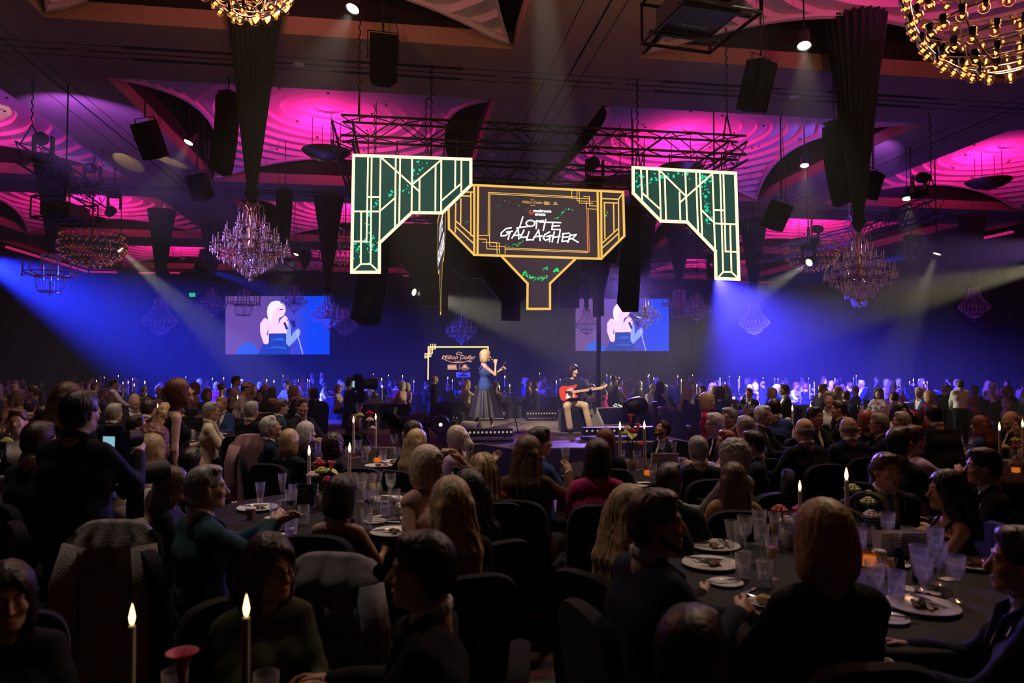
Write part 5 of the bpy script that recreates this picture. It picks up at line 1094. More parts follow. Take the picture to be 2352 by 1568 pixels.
# ================================================================== stage
M_DECK = mat('stage_deck', (0.16, 0.13, 0.10), 0.45, var=0.15, vscale=3); M_SKIRT = mat('stage_skirt', (0.012, 0.012, 0.014), 0.7); M_EDGE = mat('stage_edge', (0.55, 0.52, 0.48), 0.4)
ZS = 0.5
SP = [(0.95, 12.3), (1.35, 12.3), (1.75, 11.55), (3.05, 11.45), (3.35, 12.2), (5.0, 12.2), (5.0, 18.2), (0.9, 18.2), (0.9, 14.6)]
stg = thing('stage', 'low stage with brown deck and black front in the middle of the hall', 'stage', (2.5, 15, 0)); inv = Matrix.Translation((-2.5, -15, 0))
def sp_(nm, mb, m_): o = mb.build(nm, m_, stg, smooth=False); o.data.transform(inv); return o
sp_('skirt', MB().prism(SP, 0.0, ZS - 0.03), M_SKIRT); sp_('deck', MB().prism(SP, ZS - 0.03, ZS), M_DECK)
ed = MB()
for i in range(len(SP)): a, b_ = SP[i], SP[(i + 1) % len(SP)]; ed.tube([(a[0], a[1], ZS - 0.008), (b_[0], b_[1], ZS - 0.008)], 0.012, 6)
sp_('edge_trim', ed, M_EDGE)
for (x0, y0, x1, y1) in [(0.9, 14.6, 5.5, 14.6), (1.35, 12.3, 3.35, 12.2), (3.0, 12.2, 3.0, 18.2)]: sp_('deck_joint', MB().box(((x0 + x1) / 2, (y0 + y1) / 2, ZS), (abs(x1 - x0) + 0.012, abs(y1 - y0) + 0.012, 0.004)), M_SKIRT)
stp = MB().box((3.9, 11.35, 0.12), (1.6, 0.5, 0.24)); tag(stp.build('stage_step', M_SKIRT, smooth=False), 'black step block in front of the stage', 'step')
E_CELL = emitm('led_cell', (1.0, 0.8, 0.45), 0.35)
def batten(x0, x1, y, z, label, n=11):
    r = thing('footlight_batten', label, 'stage light', ((x0 + x1) / 2, y, z), 0, 'footlight battens'); w = x1 - x0
    MB().box((0, 0, 0.07), (w, 0.22, 0.14)).build('housing', M_BLK, r, smooth=False); MB().box((0, -0.02, -0.06), (w * 1.02, 0.3, 0.05)).build('base_rail', M_BLK, r, smooth=False); MB().box((0, -0.18, -0.03), (w * 0.9, 0.02, 0.02)).build('chrome_strip', M_ALU, r, smooth=False)
    for k in range(n): MB().lathe([(0, 0), (0.018, 0), (0.022, 0.01)], 8, M=T(-w * 0.46 + w * 0.92 * k / (n - 1), -0.112, 0.085, rx=PI / 2)).build('led_cell', E_CELL, r)
    return r
q0, q1 = at_z(1068, 1008, ZS), at_z(1165, 1006, ZS); batten(q0.x, q1.x, 12.6, ZS + 0.09, 'black footlight batten with led cells at the singer’s feet')
q0, q1 = at_z(1322, 1004, ZS), at_z(1446, 1000, ZS); batten(q0.x, q1.x, 12.6, ZS + 0.09, 'black footlight batten with led cells in front of the guitarist')
q0, q1 = at_z(1215, 968, ZS), at_z(1287, 968, ZS); batten(q0.x, q1.x, 17.6, ZS + 0.09, 'black batten along the rear stage edge beside the guitarist’s seat')
q0 = at_z(1050, 975, ZS); batten(q0.x - 0.2, q0.x + 1.3, 17.7, ZS + 0.09, 'black batten along the rear stage edge behind the singer')
def wedge(px, py, z, rz, s, label, m_):
    q = at_z(px, py, z); r = thing('monitor_wedge', label, 'speaker', tuple(q), rz, 'stage monitors', s)
    P = [(-0.28, 0.0), (0.28, 0.0), (0.24, 0.34), (-0.05, 0.42), (-0.28, 0.12)]; mb = MB(); n = 5; mb.add([(-0.34, y, z_) for y, z_ in P] + [(0.34, y, z_) for y, z_ in P], [tuple(range(n)), tuple(range(2 * n - 1, n - 1, -1))] + [(i, n + i, n + (i + 1) % n, (i + 1) % n) for i in range(n)]); mb.build('cabinet', m_, r, smooth=False)
    g_ = MB(); a, b_ = Vector((0, -0.27, 0.14)), Vector((0, -0.07, 0.4)); d = b_ - a; g_.add([(-0.3, *(a + Vector((0, -0.012, 0.01))).yz), (0.3, *(a + Vector((0, -0.012, 0.01))).yz), (0.3, *(b_ + Vector((0, -0.012, 0.01))).yz), (-0.3, *(b_ + Vector((0, -0.012, 0.01))).yz)], [(0, 1, 2, 3)]); g_.build('grille', M_GRILLE, r, smooth=False)
    for sx in (-1, 1): MB().lathe([(0.0, 0.0), (0.05, 0.0), (0.055, 0.012)], 14, M=T(sx * 0.341, 0.1, 0.1, ry=sx * PI / 2)).build('port', M_BLKM, r); MB().box((sx * 0.342, 0.1, 0.27), (0.008, 0.16, 0.035)).build('handle', M_BLKM, r, smooth=False)
    return r
M_WG = mat('wedge_grey', (0.24, 0.21, 0.17), 0.55)
wedge(1398, 988, ZS, 0.35, 1.15, 'grey stage monitor wedge at the guitarist’s foot', M_WG); wedge(1035, 972, ZS, 2.2, 1.2, 'black stage monitor wedge with a domed back beside the round lamp', M_BLKM); wedge(1082, 993, ZS, 2.6, 0.55, 'small grey monitor wedge behind the singer’s heel', M_WG)
def floor_head(px, py, z, tgt, label, s=1.0, lit=False, c=PALE, k=4.0):
    p = at_d(px, py, z); base = p.z - 0.575 * s
    on = ZS if 0.95 < p.x < 5.0 and p.y > 12.2 else 0.0
    if base - on > 0.02: tag(MB().box((p.x, p.y, (base + on) / 2), (0.55, 0.5, base - on)).build('lamp_riser', M_SKIRT, smooth=False), 'black riser box under the ' + label.split(' on ')[0].split(' beside')[0].split(' behind')[0], 'riser', 'lamp risers')
    elif base < on - 0.02: p = p + Vector((0, 0, on - base))
    return moving_head(p, tgt, c, label, s, False, lit, 'moving heads on the stage edge')
floor_head(1012, 975, 12.6, at_d(1000, 960, 3), 'big round moving head on the stage edge, lens facing the room', 1.15, 2)
floor_head(952, 965, 13.2, (-1.2, 15.5, 1.0), 'moving head lying back behind the reading card', 1.15); floor_head(1478, 955, 13.0, (7.5, 13.5, 1.6), 'moving head tilted up beside the grey monitor wedge', 1.1); floor_head(1528, 948, 14.2, (9.5, 16, 2.4), 'moving head tilted up behind another one', 1.1)
def par(px, py, z, face, label):
    q = at_z(px, py, z); r = thing('led_par', label, 'stage light', tuple(q), -math.radians(face) - YAW, 'led floor pars'); M_ = T(0, 0, 0.26, rx=0.3); MB().lathe([(0.0, 0.2), (0.12, 0.18), (0.15, 0.0), (0.14, 0.02)], 20, M=M_ @ T(rx=-PI / 2) @ T(rx=PI)).build('can', M_BLK, r)
    for k in range(19):
        rr = 0 if k == 0 else (0.055 if k < 7 else 0.11); a = k * PI / 3 if k < 7 else k * PI / 6; MB().lathe([(0, 0.0), (0.016, 0.0)], 7, M=M_ @ T(rx=-PI / 2) @ T(rr * math.cos(a), rr * math.sin(a), 0.012)).build('led_dot', emitm('par_dot', (0.8, 0.85, 1.0), 2.5), r)
    for sx in (-1, 1): MB().box((sx * 0.18, 0, 0.14), (0.025, 0.06, 0.28)).build('bracket', M_BLK, r, smooth=False)
    MB().box((0, 0, 0.01), (0.38, 0.2, 0.02)).build('foot', M_BLK, r, smooth=False)
par(1048, 974, ZS, 200, 'led par with white dots behind the round moving head'); par(1413, 960, ZS, 250, 'led par with white dots behind the grey monitor wedge'); par(1443, 985, ZS, 250, 'led par with white dots beside the grey monitor wedge')
for px, py, rz, lb in ((1548, 985, 0.5, 'black stage box with a lime tape tag near the moving heads'), (922, 958, -0.2, 'black stage box with a lime tape tag behind the reading card')):
    q = at_z(px, py, ZS); r = thing('stage_box', lb, 'speaker', (q.x, q.y, 0), rz, 'tagged stage boxes'); MB().box((0, 0, 0.28), (0.5, 0.45, 0.56)).build('case', M_SKIRT, r, smooth=False); MB().prism([(-0.2, -0.15), (0.2, -0.18), (0.2, 0.15), (-0.2, 0.15)], 0.56, 0.84).build('box', M_BLKM, r, smooth=False); MB().box((-0.12, -0.185, 0.7), (0.09, 0.012, 0.15)).build('tape_tag', mat('lime_tape', (0.55, 0.75, 0.05), 0.6), r, smooth=False)
for k, (px, py) in enumerate(((1042, 978), (1049, 978))):
    q = at_z(px, py, ZS); r = thing('water_bottle', 'small clear water bottle standing on the stage beside the black wedge', 'bottle', tuple(q), 0, 'water bottles on stage'); MB().lathe([(0.0, 0), (0.03, 0), (0.032, 0.12), (0.012, 0.17), (0.012, 0.19)], 12).build('body', glassm('bottle_glass'), r); MB().lathe([(0.013, 0.185), (0.013, 0.2), (0, 0.2)], 10).build('cap', mat('white_plastic'), r)
# ---- singer
SPOS = at_z(1112, 992, ZS)
sg, J = make_person((SPOS.x, SPOS.y, ZS), 82, 'singer in navy strappy dress with black sequinned skirt holding a microphone', female=True, seated=False, hair='bob', haircol='blonde', top='strap', topcol='blue', bottom=None, sleeves='none', q=2, scale=0.955,
    armr=(0.03, 0.24, 1.45), arml=(-0.06, 0.36, 1.33), hyaw=0.0, hpitch=0.08, grip=0.75, legs=[((0.11, 0.10, 0.5), (0.12, 0.17, 0.1)), ((-0.10, -0.06, 0.5), (-0.11, -0.2, 0.1))])
skm = MB(); N = 72; vs = []; fs = []
for k in range(14):
    t = k / 13; z = 1.06 - 0.74 * t; r0 = 0.118 + 0.20 * t ** 0.8
    for i in range(N): a = 2 * PI * i / N; w = 1 + 0.09 * t * math.sin(13 * a + 1.2 * math.sin(3 * a)) ; vs.append((r0 * w * math.cos(a) * 1.05, r0 * w * math.sin(a) * 1.05 + 0.02 * t, z + 0.012 * math.sin(9 * a) * t))
for k in range(13):
    for i in range(N): fs.append((k * N + i, k * N + (i + 1) % N, (k + 1) * N + (i + 1) % N, (k + 1) * N + i))
o = skm.add(vs, fs).build('skirt', mat('black_tulle', (0.010, 0.009, 0.011), 0.6, sheen=0.05), sg, angle=180); rs = random.Random(5); sq = MB()
for _ in range(130):
    t = rs.random(); a = rs.random() * 2 * PI; r0 = (0.118 + 0.20 * t ** 0.8) * (1 + 0.09 * t * math.sin(13 * a + 1.2 * math.sin(3 * a))) * 1.05 + 0.004; octa(sq, (r0 * math.cos(a), r0 * math.sin(a) + 0.02 * t, 1.06 - 0.74 * t), 0.005, 0.007)
sq.build('sequins', mat('sequin', (0.9, 0.9, 0.95), 0.1, 1.0), o, kind='stuff')
h = P_local(sg, J['handr']); mth = P_local(sg, J['head'] + J['Rh'] @ V3(0, 0.14, -0.07)); d = (h - mth).normalized()
mic = thing('microphone', 'dark handheld microphone at the singer’s mouth', 'microphone', tuple(mth)); MB().tube([d * 0.03, d * 0.2], [0.017, 0.012], 12).build('handle', M_BLK, mic); MB().ball(d * 0.01, 0.027, 12, 8).build('grille_ball', mat('mic_mesh', (0.25, 0.25, 0.27), 0.4, 0.8), mic)
hl = P_local(sg, J['handl']); base = at_z(1190, 994, ZS); ms = thing('microphone_stand', 'black straight microphone stand leaning in the singer’s hand, round base on the deck', 'microphone stand', tuple(base))
tp = hl - base; tp = tp * 1.06; MB().tube([(0, 0, 0.02), tp * 0.55, tp], [0.013, 0.013, 0.009], 10).build('pole', M_BLK, ms); MB().lathe([(0.0, 0.03), (0.05, 0.028), (0.16, 0.012), (0.165, 0.0), (0.0, 0.0)], 28).build('base', M_BLK, ms)
MB().tube([tp * 0.53, tp * 0.57], 0.018, 10).build('clutch', M_BLK, ms); e_ = tp + Vector((0.06, 0, 0.05)); MB().tube([tp, e_], 0.012, 8).build('clip', M_BLK, ms)
cb = [base + Vector((0, -0.1, 0.012)), base + Vector((-0.25, -0.5, 0.012)), base + Vector((-0.5, -1.2, 0.012)), base + Vector((-0.9, -1.6, 0.012))]; o = MB().tube([p - base for p in cb], 0.008, 6).build('microphone_cable', M_BLKM, None, base); tag(o, 'thin black cable trailing from the microphone stand across the deck', 'cable')
# ---- guitarist
GP = at_z(1322, 992, ZS); GP = Vector((GP.x, GP.y + 0.25, ZS))
gt, J = make_person((GP.x, GP.y, ZS), 178, 'guitarist in navy jumper and beige trousers seated with a red guitar', hair='mop', haircol='dark', top='top', topcol='navy', bottom='tan', q=2, armr=(0.14, 0.26, 0.83), arml=(0.36, 0.34, 0.86), hyaw=0.55, hpitch=0.1, grip=0.5,
    legs=[((0.17, 0.42, 0.53), (0.1, 0.36, 0.1)), ((-0.2, 0.4, 0.54), (-0.3, 0.42, 0.1))])
seat = thing('guitarist_seat', 'black covered box seat under the guitarist', 'stool', (GP.x, GP.y, ZS), -PI - YAW); MB().prism([(-0.28, -0.26), (0.28, -0.26), (0.26, 0.24), (-0.26, 0.24)], 0.0, 0.455).build('cover', cloth_mat('black'), seat, smooth=False); MB().box((0, 0, 0.462), (0.5, 0.46, 0.03)).build('cushion', cloth_mat('charcoal'), seat, smooth=False)
gu = thing('electric_guitar', 'red electric guitar with white scratch plate and pale maple neck', 'guitar', (0, 0, 0)); gu.parent = None
o2 = [(-0.2, 0.02), (-0.19, 0.12), (-0.1, 0.165), (0.0, 0.12), (0.07, 0.13), (0.17, 0.15), (0.2, 0.12), (0.13, 0.07), (0.1, 0.03), (0.12, -0.04), (0.17, -0.11), (0.12, -0.14), (0.03, -0.11), (-0.04, -0.12), (-0.13, -0.165), (-0.2, -0.1)]
def smoothp(P, n=3):
    for _ in range(n): P = [p for i in range(len(P)) for p in ((P[i][0] * .75 + P[(i + 1) % len(P)][0] * .25, P[i][1] * .75 + P[(i + 1) % len(P)][1] * .25), (P[i][0] * .25 + P[(i + 1) % len(P)][0] * .75, P[i][1] * .25 + P[(i + 1) % len(P)][1] * .75))]
    return P
MB().prism(smoothp(o2, 2), -0.022, 0.022).build('body', mat('guitar_red', (0.62, 0.06, 0.03), 0.2, coat=0.6), gu)
MB().prism(smoothp([(-0.1, -0.13), (0.02, -0.1), (0.11, -0.1), (0.08, -0.02), (0.1, 0.06), (0.05, 0.1), (-0.02, 0.06), (-0.06, -0.03)], 2), 0.022, 0.026).build('scratch_plate', mat('pearl_white', (0.8, 0.75, 0.7), 0.25), gu)
MB().box((0.36, 0.0, 0.018), (0.55, 0.05, 0.02)).build('neck', mat('maple', (0.6, 0.38, 0.2), 0.35), gu, smooth=False); MB().prism(smoothp([(0.63, -0.03), (0.66, -0.03), (0.8, 0.02), (0.81, 0.06), (0.76, 0.06), (0.7, 0.04), (0.63, 0.03)], 2), 0.0, 0.018).build('headstock', mat('maple'), gu)
for k in range(6): MB().ball((0.67 + 0.022 * k, 0.06 + 0.002 * k, 0.01), 0.008, 6, 4).build('tuner', M_ALU, gu)
for k in range(3): MB().box((-0.03 + 0.045 * k, 0, 0.03), (0.016, 0.07, 0.012)).build('pickup', mat('pearl_white'), gu, smooth=False)
for k in range(12): MB().box((0.13 + 0.5 * (1 - 0.5 ** (k / 8)), 0, 0.0288), (0.003, 0.048, 0.002)).build('fret', M_ALU, gu, smooth=False)
gu.location = P_local(gt, V3(0.1, 0.24, 0.80)); Rg = Matrix.Rotation(-math.radians(178) - YAW, 4, 'Z') @ Matrix.Rotation(PI, 4, 'Z') @ Matrix.Rotation(PI / 2 - 0.15, 4, 'X') @ Matrix.Rotation(0.14, 4, 'Z'); gu.rotation_euler = Rg.to_euler()
# black pole behind the guitarist, tripod camera
q = at_d(1376, 960, 18.6); r = thing('black_pole', 'tall black covered pole rising behind the guitarist to the flown screens', 'pole', (q.x, q.y, 0)); MB().tube([(0, 0, 0.05), (0, 0, 2.6), (0, 0, 5.0)], [0.075, 0.06, 0.05], 10).build('sleeve', cloth_mat('black'), r); MB().box((0, 0, 0.03), (0.5, 0.5, 0.06)).build('base_plate', M_BLK, r, smooth=False)
q = at_d(1357, 890, 17.2); r = thing('tripod_camera', 'pale remote camera on a stand behind the guitar neck', 'camera', (q.x, q.y, 0)); MB().tube([(0, 0, ZS), (0, 0, q.z - 0.1)], 0.03, 8).build('stand', M_ALU, r); MB().lathe([(0, -0.1), (0.1, -0.06), (0.12, 0.0), (0.09, 0.08), (0, 0.1)], 14, M=T(0, 0, q.z)).build('dome', mat('white_plastic'), r); MB().lathe([(0.05, 0), (0.05, 0.1), (0, 0.09)], 12, M=T(0, -0.1, q.z, rx=PI / 2)).build('lens', M_BLK, r); MB().box((0, 0, q.z - 0.2), (0.16, 0.14, 0.12)).build('bracket', mat('white_plastic'), r, smooth=False); MB().box((0, 0, ZS + 0.01), (0.4, 0.4, 0.02)).build('foot', M_BLK, r, smooth=False)
# gold neon frame with the event name, far behind the singer
FG = Face('y', 27.0, 960, 780, 6.03, -1); r = thing('event_banner', 'black banner wall with glowing gold deco corner frame and event logo', 'banner', tuple(Vector((FG.pt((550, 500)).x, 27.0, 0)))); inv = Matrix.Translation(-r.location)
def gp(nm, mb, m_): o = mb.build(nm, m_, r, smooth=False); o.data.transform(inv); return o
b = MB(); FG.slab(b, [(120, 85), (985, 85), (985, 780), (120, 780)], 0.15); gp('board', b, M_BLKM); a0, a1 = FG.pt((120, 780)), FG.pt((985, 780)); sp = MB()
for x in (a0.x + 0.1, a1.x - 0.1): sp.box((x, 27.2, a0.z / 2), (0.12, 0.12, abs(a0.z)))
gp('support', sp, M_BLK)
E_NEON = emitm('neon_gold', (1.0, 0.55, 0.22), 2.2); b = MB()
for l in [[(140, 545), (143, 100), (970, 100), (970, 150)]]: FG.line(b, l, 17, 0.02)
for l in [[(175, 60), (178, 130), (245, 125)], [(200, 60), (202, 190), (95, 190)], [(225, 60), (225, 105)], [(245, 62), (245, 128)], [(90, 210), (160, 212), (162, 120)], [(92, 232), (180, 232), (180, 130)], [(92, 250), (150, 250)]]: FG.line(b, l, 9, 0.022)
gp('neon_frame', b, E_NEON); E_GT = emitm('gold_text', (1.0, 0.5, 0.3), 1.2)
text(FG, (555, 245), 62, 'Million Dollar', E_GT, r, shear=0.35); text(FG, (565, 205), 22, 'THE', E_GT, r); text(FG, (560, 302), 24, 'LUNCH', E_GT, r)
b = MB(); FG.line(b, [(330, 250), (390, 285), (480, 315), (600, 320), (700, 290), (745, 295), (720, 308), (680, 290)], 6, 0.021); FG.line(b, [(535, 215), (530, 190), (560, 170), (605, 180), (610, 215)], 5, 0.021)
for k in range(4): FG.line(b, [(415, 352 + 18 * k), (528 + (12 if k == 3 else 0), 352 + 18 * k)], 12, 0.021)
FG.line(b, [(572, 345), (572, 415)], 3, 0.021)
for k in range(7): FG.line(b, [(650, 382), (650 + 34 * math.cos(PI * k / 6), 378 - 36 * math.sin(PI * k / 6))], 7, 0.021)
gp('logo_print', b, E_GT); text(FG, (650, 395), 24, 'CROWN', E_GT, r); text(FG, (650, 418), 11, 'MELBOURNE', E_GT, r)
FS = Face('y', 25.5, 960, 780, 6.03, -1); a0 = FS.pt((626, 520)); r = thing('table_sign', 'white rectangular sign on a thin pole behind the singer', 'sign', (a0.x, 25.5, 0)); w = (FS.pt((724, 480)) - FS.pt((530, 480))).length; hh = (FS.pt((626, 450)) - FS.pt((626, 520))).length
MB().box((0, 0, a0.z + hh / 2), (w, 0.03, hh)).build('board', mat('sign_white', (0.75, 0.73, 0.66), 0.5), r, smooth=False); MB().tube([(0, 0, 0), (0, 0, a0.z)], 0.02, 8).build('pole', mat('pole_brown', (0.25, 0.12, 0.08), 0.5), r); MB().lathe([(0.25, 0), (0.25, 0.02), (0.0, 0.03)], 20).build('base', M_BLK, r)
b = MB()
for k in range(5): t_ = MB(); b.tube([(0, -0.018, a0.z + hh * 0.45), (0.12 * math.cos(PI * k / 4), -0.018, a0.z + hh * 0.45 + 0.12 * math.sin(PI * k / 4))], 0.012, 4)
b.box((0, -0.017, a0.z + hh * 0.3), (0.34, 0.004, 0.05)); b.build('logo_print', mat('print_dark', (0.1, 0.09, 0.08), 0.6), r, smooth=False)

# ================================================================== tables, chairs and what stands on them
M_CLOTH = mat('black_tablecloth', (0.004, 0.004, 0.007), 0.7, sheen=0.02, bump=0.2, bscale=12, spec=0.3); M_COVER = mat('chair_cover', (0.007, 0.007, 0.013), 0.8, sheen=0.05, spec=0.2)
TZ = 0.75
def table_mesh(R=0.9):
    N = 96; prof = [(0.0, TZ), (R * 0.6, TZ), (R - 0.02, TZ), (R, TZ - 0.012), (R + 0.01, TZ - 0.05), (R + 0.02, 0.5), (R + 0.035, 0.2), (R + 0.05, 0.01)]; vs = []; fs = []
    for j, (r, z) in enumerate(prof):
        for i in range(N):
            a = 2 * PI * i / N; w = 0 if j < 4 else (j - 3) * 0.012; q = r + w * math.sin(17 * a + 0.6 * math.sin(5 * a)) ; vs.append((q * math.cos(a), q * math.sin(a), z))
    for j in range(len(prof) - 1):
        for i in range(N): fs.append((j * N + i, j * N + (i + 1) % N, (j + 1) * N + (i + 1) % N, (j + 1) * N + i))
    return MB().add(vs, fs).mesh('tablecloth', M_CLOTH, True, 60)
TBL = table_mesh(); TLEG = MB().lathe([(0.3, 0.0), (0.3, 0.03), (0.05, 0.06), (0.05, 0.7), (0.4, 0.73)], 16).mesh('pedestal', M_BLK)
def chair_meshes():
    b = MB(); N = 18; out = []
    for i in range(N + 1):
        t = i / N; a = PI * (1 - t); x = 0.22 * math.copysign(abs(math.cos(a)) ** 0.55, math.cos(a)); z = 0.70 + 0.21 * abs(math.sin(a)) ** 0.6; out.append((x, z))
    P = [(-0.225, 0.45)] + out + [(0.225, 0.45)]; n = len(P); Y = lambda z: -0.215 - 0.12 * max(0, z - 0.45)
    vs = [(x, Y(z) + 0.03, z) for x, z in P] + [(x * 1.03, Y(z), z + 0.008) for x, z in P] + [(x, Y(z) - 0.035, z) for x, z in P]
    fs = [tuple(range(n - 1, -1, -1)), tuple(range(2 * n, 3 * n))] + [(k * n + i, k * n + i + 1, (k + 1) * n + i + 1, (k + 1) * n + i) for k in (0, 1) for i in range(n - 1)]
    b.add(vs, fs); back = b.mesh('chair_back', M_COVER, True, 50)
    s = MB().prism([(-0.235, -0.24), (0.235, -0.24), (0.245, 0.22), (-0.245, 0.22)], 0.40, 0.465); s.prism([(-0.23, -0.235), (0.23, -0.235), (0.24, 0.21), (-0.24, 0.21)], 0.16, 0.40)
    seat = s.mesh('chair_seat', M_COVER, False); leg = MB().tube([(0, 0, 0), (0, 0, 0.45)], [0.022, 0.03], 8).mesh('chair_leg', M_COVER); return back, seat, leg
CB, CS, CL = chair_meshes(); CHAIRS = [0]
def chair(x, y, rz, label, group='black covered banquet chairs', back_m=None):
    r = thing('banquet_chair', label, 'chair', (x, y, 0), rz, group); inst(CB, 'backrest', r); inst(CS, 'seat', r)
    for lx, ly in ((-0.2, -0.21), (0.2, -0.21), (-0.2, 0.19), (0.2, 0.19)): inst(CL, 'leg', r, (lx, ly, 0))
    return r
# glassware
M_GL = glassm('clear_glass', (0.97, 0.96, 1.0), 0.9, 0.06, 0.07, 0.55); M_WATER = glassm('water', (0.92, 0.93, 1.0), 0.6, 0.03, 0.12, 0.5); M_WINE = mat('red_wine', (0.05, 0.004, 0.01), 0.1); M_BUB = glassm('sparkling_wine', (0.95, 0.85, 0.6), 0.7, 0.05, 0.14)
def fluted(prof, n=24, f=8, amp=0.0018, zmax=1.0):
    vs = []; fs = []
    for r, z in prof:
        for i in range(n): a = 2 * PI * i / n; q = r + (amp * math.cos(f * a) if r > 0.015 and z < zmax else 0); vs.append((q * math.cos(a), q * math.sin(a), z))
    for j in range(len(prof) - 1):
        for i in range(n): fs.append((j * n + i, j * n + (i + 1) % n, (j + 1) * n + (i + 1) % n, (j + 1) * n + i))
    return MB().add(vs, fs)
G_TUM = fluted([(0.0, 0.004), (0.03, 0.004), (0.032, 0.0), (0.034, 0.03), (0.039, 0.13), (0.037, 0.13), (0.031, 0.018), (0.0, 0.015)], 24, 10, 0.002, 0.1).mesh('tumbler', M_GL); W_TUM = MB().lathe([(0, 0.018), (0.031, 0.018), (0.0335, 0.07), (0, 0.07)], 16).mesh('water', M_WATER)
G_WIN = fluted([(0.036, 0.0), (0.036, 0.004), (0.006, 0.012), (0.005, 0.07), (0.014, 0.085), (0.036, 0.12), (0.041, 0.17), (0.044, 0.205), (0.042, 0.205), (0.034, 0.125), (0.0, 0.09)], 24, 12, 0.0016, 0.16).mesh('wine_glass', M_GL); W_WIN = MB().lathe([(0.0, 0.092), (0.028, 0.115), (0.035, 0.135), (0, 0.135)], 16).mesh('wine', M_WINE); W_WIN2 = MB().lathe([(0.0, 0.092), (0.028, 0.115), (0.0375, 0.15), (0, 0.15)], 16).mesh('water', M_WATER)
G_FLU = fluted([(0.032, 0.0), (0.032, 0.004), (0.005, 0.012), (0.005, 0.06), (0.016, 0.075), (0.024, 0.13), (0.035, 0.215), (0.033, 0.215), (0.021, 0.13), (0.0, 0.08)], 20, 8, 0.0012, 0.18).mesh('flute', M_GL); W_FLU = MB().lathe([(0, 0.08), (0.019, 0.1), (0.026, 0.16), (0, 0.16)], 14).mesh('fizz', M_BUB)
def glass(x, y, z, kind, place, drink=True):
    nm, me, wm, wn = {'t': ('tumbler', G_TUM, W_TUM, 'water'), 'w': ('wine_glass', G_WIN, W_WIN, 'red_wine'), 'v': ('wine_glass', G_WIN, W_WIN2, 'water'), 'f': ('champagne_flute', G_FLU, W_FLU, 'sparkling_wine')}[kind]
    lb = {'t': 'fluted glass tumbler', 'w': 'stemmed glass with red wine', 'v': 'stemmed cut glass with water', 'f': 'tall flared champagne flute'}[kind]
    r = thing(nm, lb + ' on the ' + place, 'glass', (x, y, z), random.random() * 6, 'glasses on the ' + place); inst(me, 'bowl', r); 
    if drink: inst(wm, wn, r)
    return r
M_PLATE = mat('white_porcelain', (0.78, 0.76, 0.74), 0.2, coat=0.3); PL = MB().lathe([(0.0, 0.006), (0.085, 0.006), (0.1, 0.014), (0.148, 0.022), (0.15, 0.019), (0.1, 0.008), (0.08, 0.0), (0, 0.0)], 36).mesh('plate', M_PLATE); SPL = MB().lathe([(0.0, 0.005), (0.05, 0.005), (0.06, 0.01), (0.082, 0.015), (0.083, 0.012), (0.05, 0.0), (0, 0)], 28).mesh('side_plate', M_PLATE)
M_STEEL = mat('cutlery_steel', (0.6, 0.58, 0.6), 0.2, 1.0)
KN = MB().tube([(0, -0.1, 0.006), (0, 0.0, 0.006)], [0.006, 0.005], 6).box((0, 0.055, 0.006), (0.016, 0.11, 0.003)).mesh('knife', M_STEEL, False); FK = MB().tube([(0, -0.1, 0.004), (0, 0.03, 0.005), (0, 0.05, 0.01)], [0.006, 0.004, 0.006], 6); [FK.box((-0.007 + 0.0047 * k, 0.07, 0.009), (0.0025, 0.045, 0.002)) for k in range(4)]; FK = FK.mesh('fork', M_STEEL, False)
SPN = MB().tube([(0, -0.1, 0.004), (0, 0.03, 0.005)], [0.006, 0.004], 6).ball((0, 0.05, 0.006), (0.016, 0.025, 0.005), 10, 6).mesh('spoon', M_STEEL)
M_FOOD1 = mat('roast', (0.12, 0.05, 0.02), 0.6, bump=0.6, bscale=80, var=0.4, vscale=60); M_FOOD2 = mat('greens', (0.03, 0.07, 0.015), 0.6, bump=0.5, bscale=90); M_SAUCE = mat('sauce', (0.18, 0.07, 0.03), 0.3)
def plate(x, y, rz, place, food=True, lb=None, z=TZ):
    r = thing('dinner_plate', lb or ('white dinner plate with leftovers on the ' + place), 'plate', (x, y, z), rz, 'dinner plates on the ' + place); inst(PL, 'dish', r)
    if food:
        f = MB(); rr = random.Random(int(x * 997)); [f.ball((0.03 * rr.uniform(-1, 1), 0.03 * rr.uniform(-1, 1), 0.015 + 0.008 * rr.random()), (0.022, 0.018, 0.012), 7, 5) for _ in range(4)]; f.build('roast_scraps', M_FOOD1, r); f = MB(); [f.ball((0.035 * rr.uniform(-1, 1), 0.02 + 0.03 * rr.uniform(-1, 1), 0.026), (0.014, 0.01, 0.007), 6, 4) for _ in range(5)]; f.build('greens', M_FOOD2, r); s = MB(); s.tube([(0.05, -0.04, 0.008), (0.0, -0.055, 0.008), (-0.05, -0.03, 0.008), (0.07, 0.01, 0.008)], [0.004, 0.008, 0.006, 0.003], 6); s.build('sauce_smear', M_SAUCE, r)
    for me, nm, a, dx in ((KN, 'knife', 0.5, 0.03), (FK, 'fork', 0.62, 0.0)): inst(me, nm, r, (dx + 0.05, -0.045, 0.012), (0.06, 0, -1.2 + a))
    return r
def side_plate(x, y, place, rz=0.0, bread=False):
    r = thing('side_plate', 'small white side plate on the ' + place, 'plate', (x, y, TZ), rz, 'side plates on the ' + place); inst(SPL, 'dish', r); inst(KN, 'butter_knife', r, (0.02, 0, 0.012), (0, 0, 0.8))
    if bread: MB().ball((-0.02, 0.01, 0.025), (0.035, 0.028, 0.022), 10, 7).build('bread_roll', mat('bread', (0.5, 0.32, 0.14), 0.8, var=0.2), r)
    return r
M_CUP = mat('cup_white', (0.7, 0.68, 0.64), 0.35)
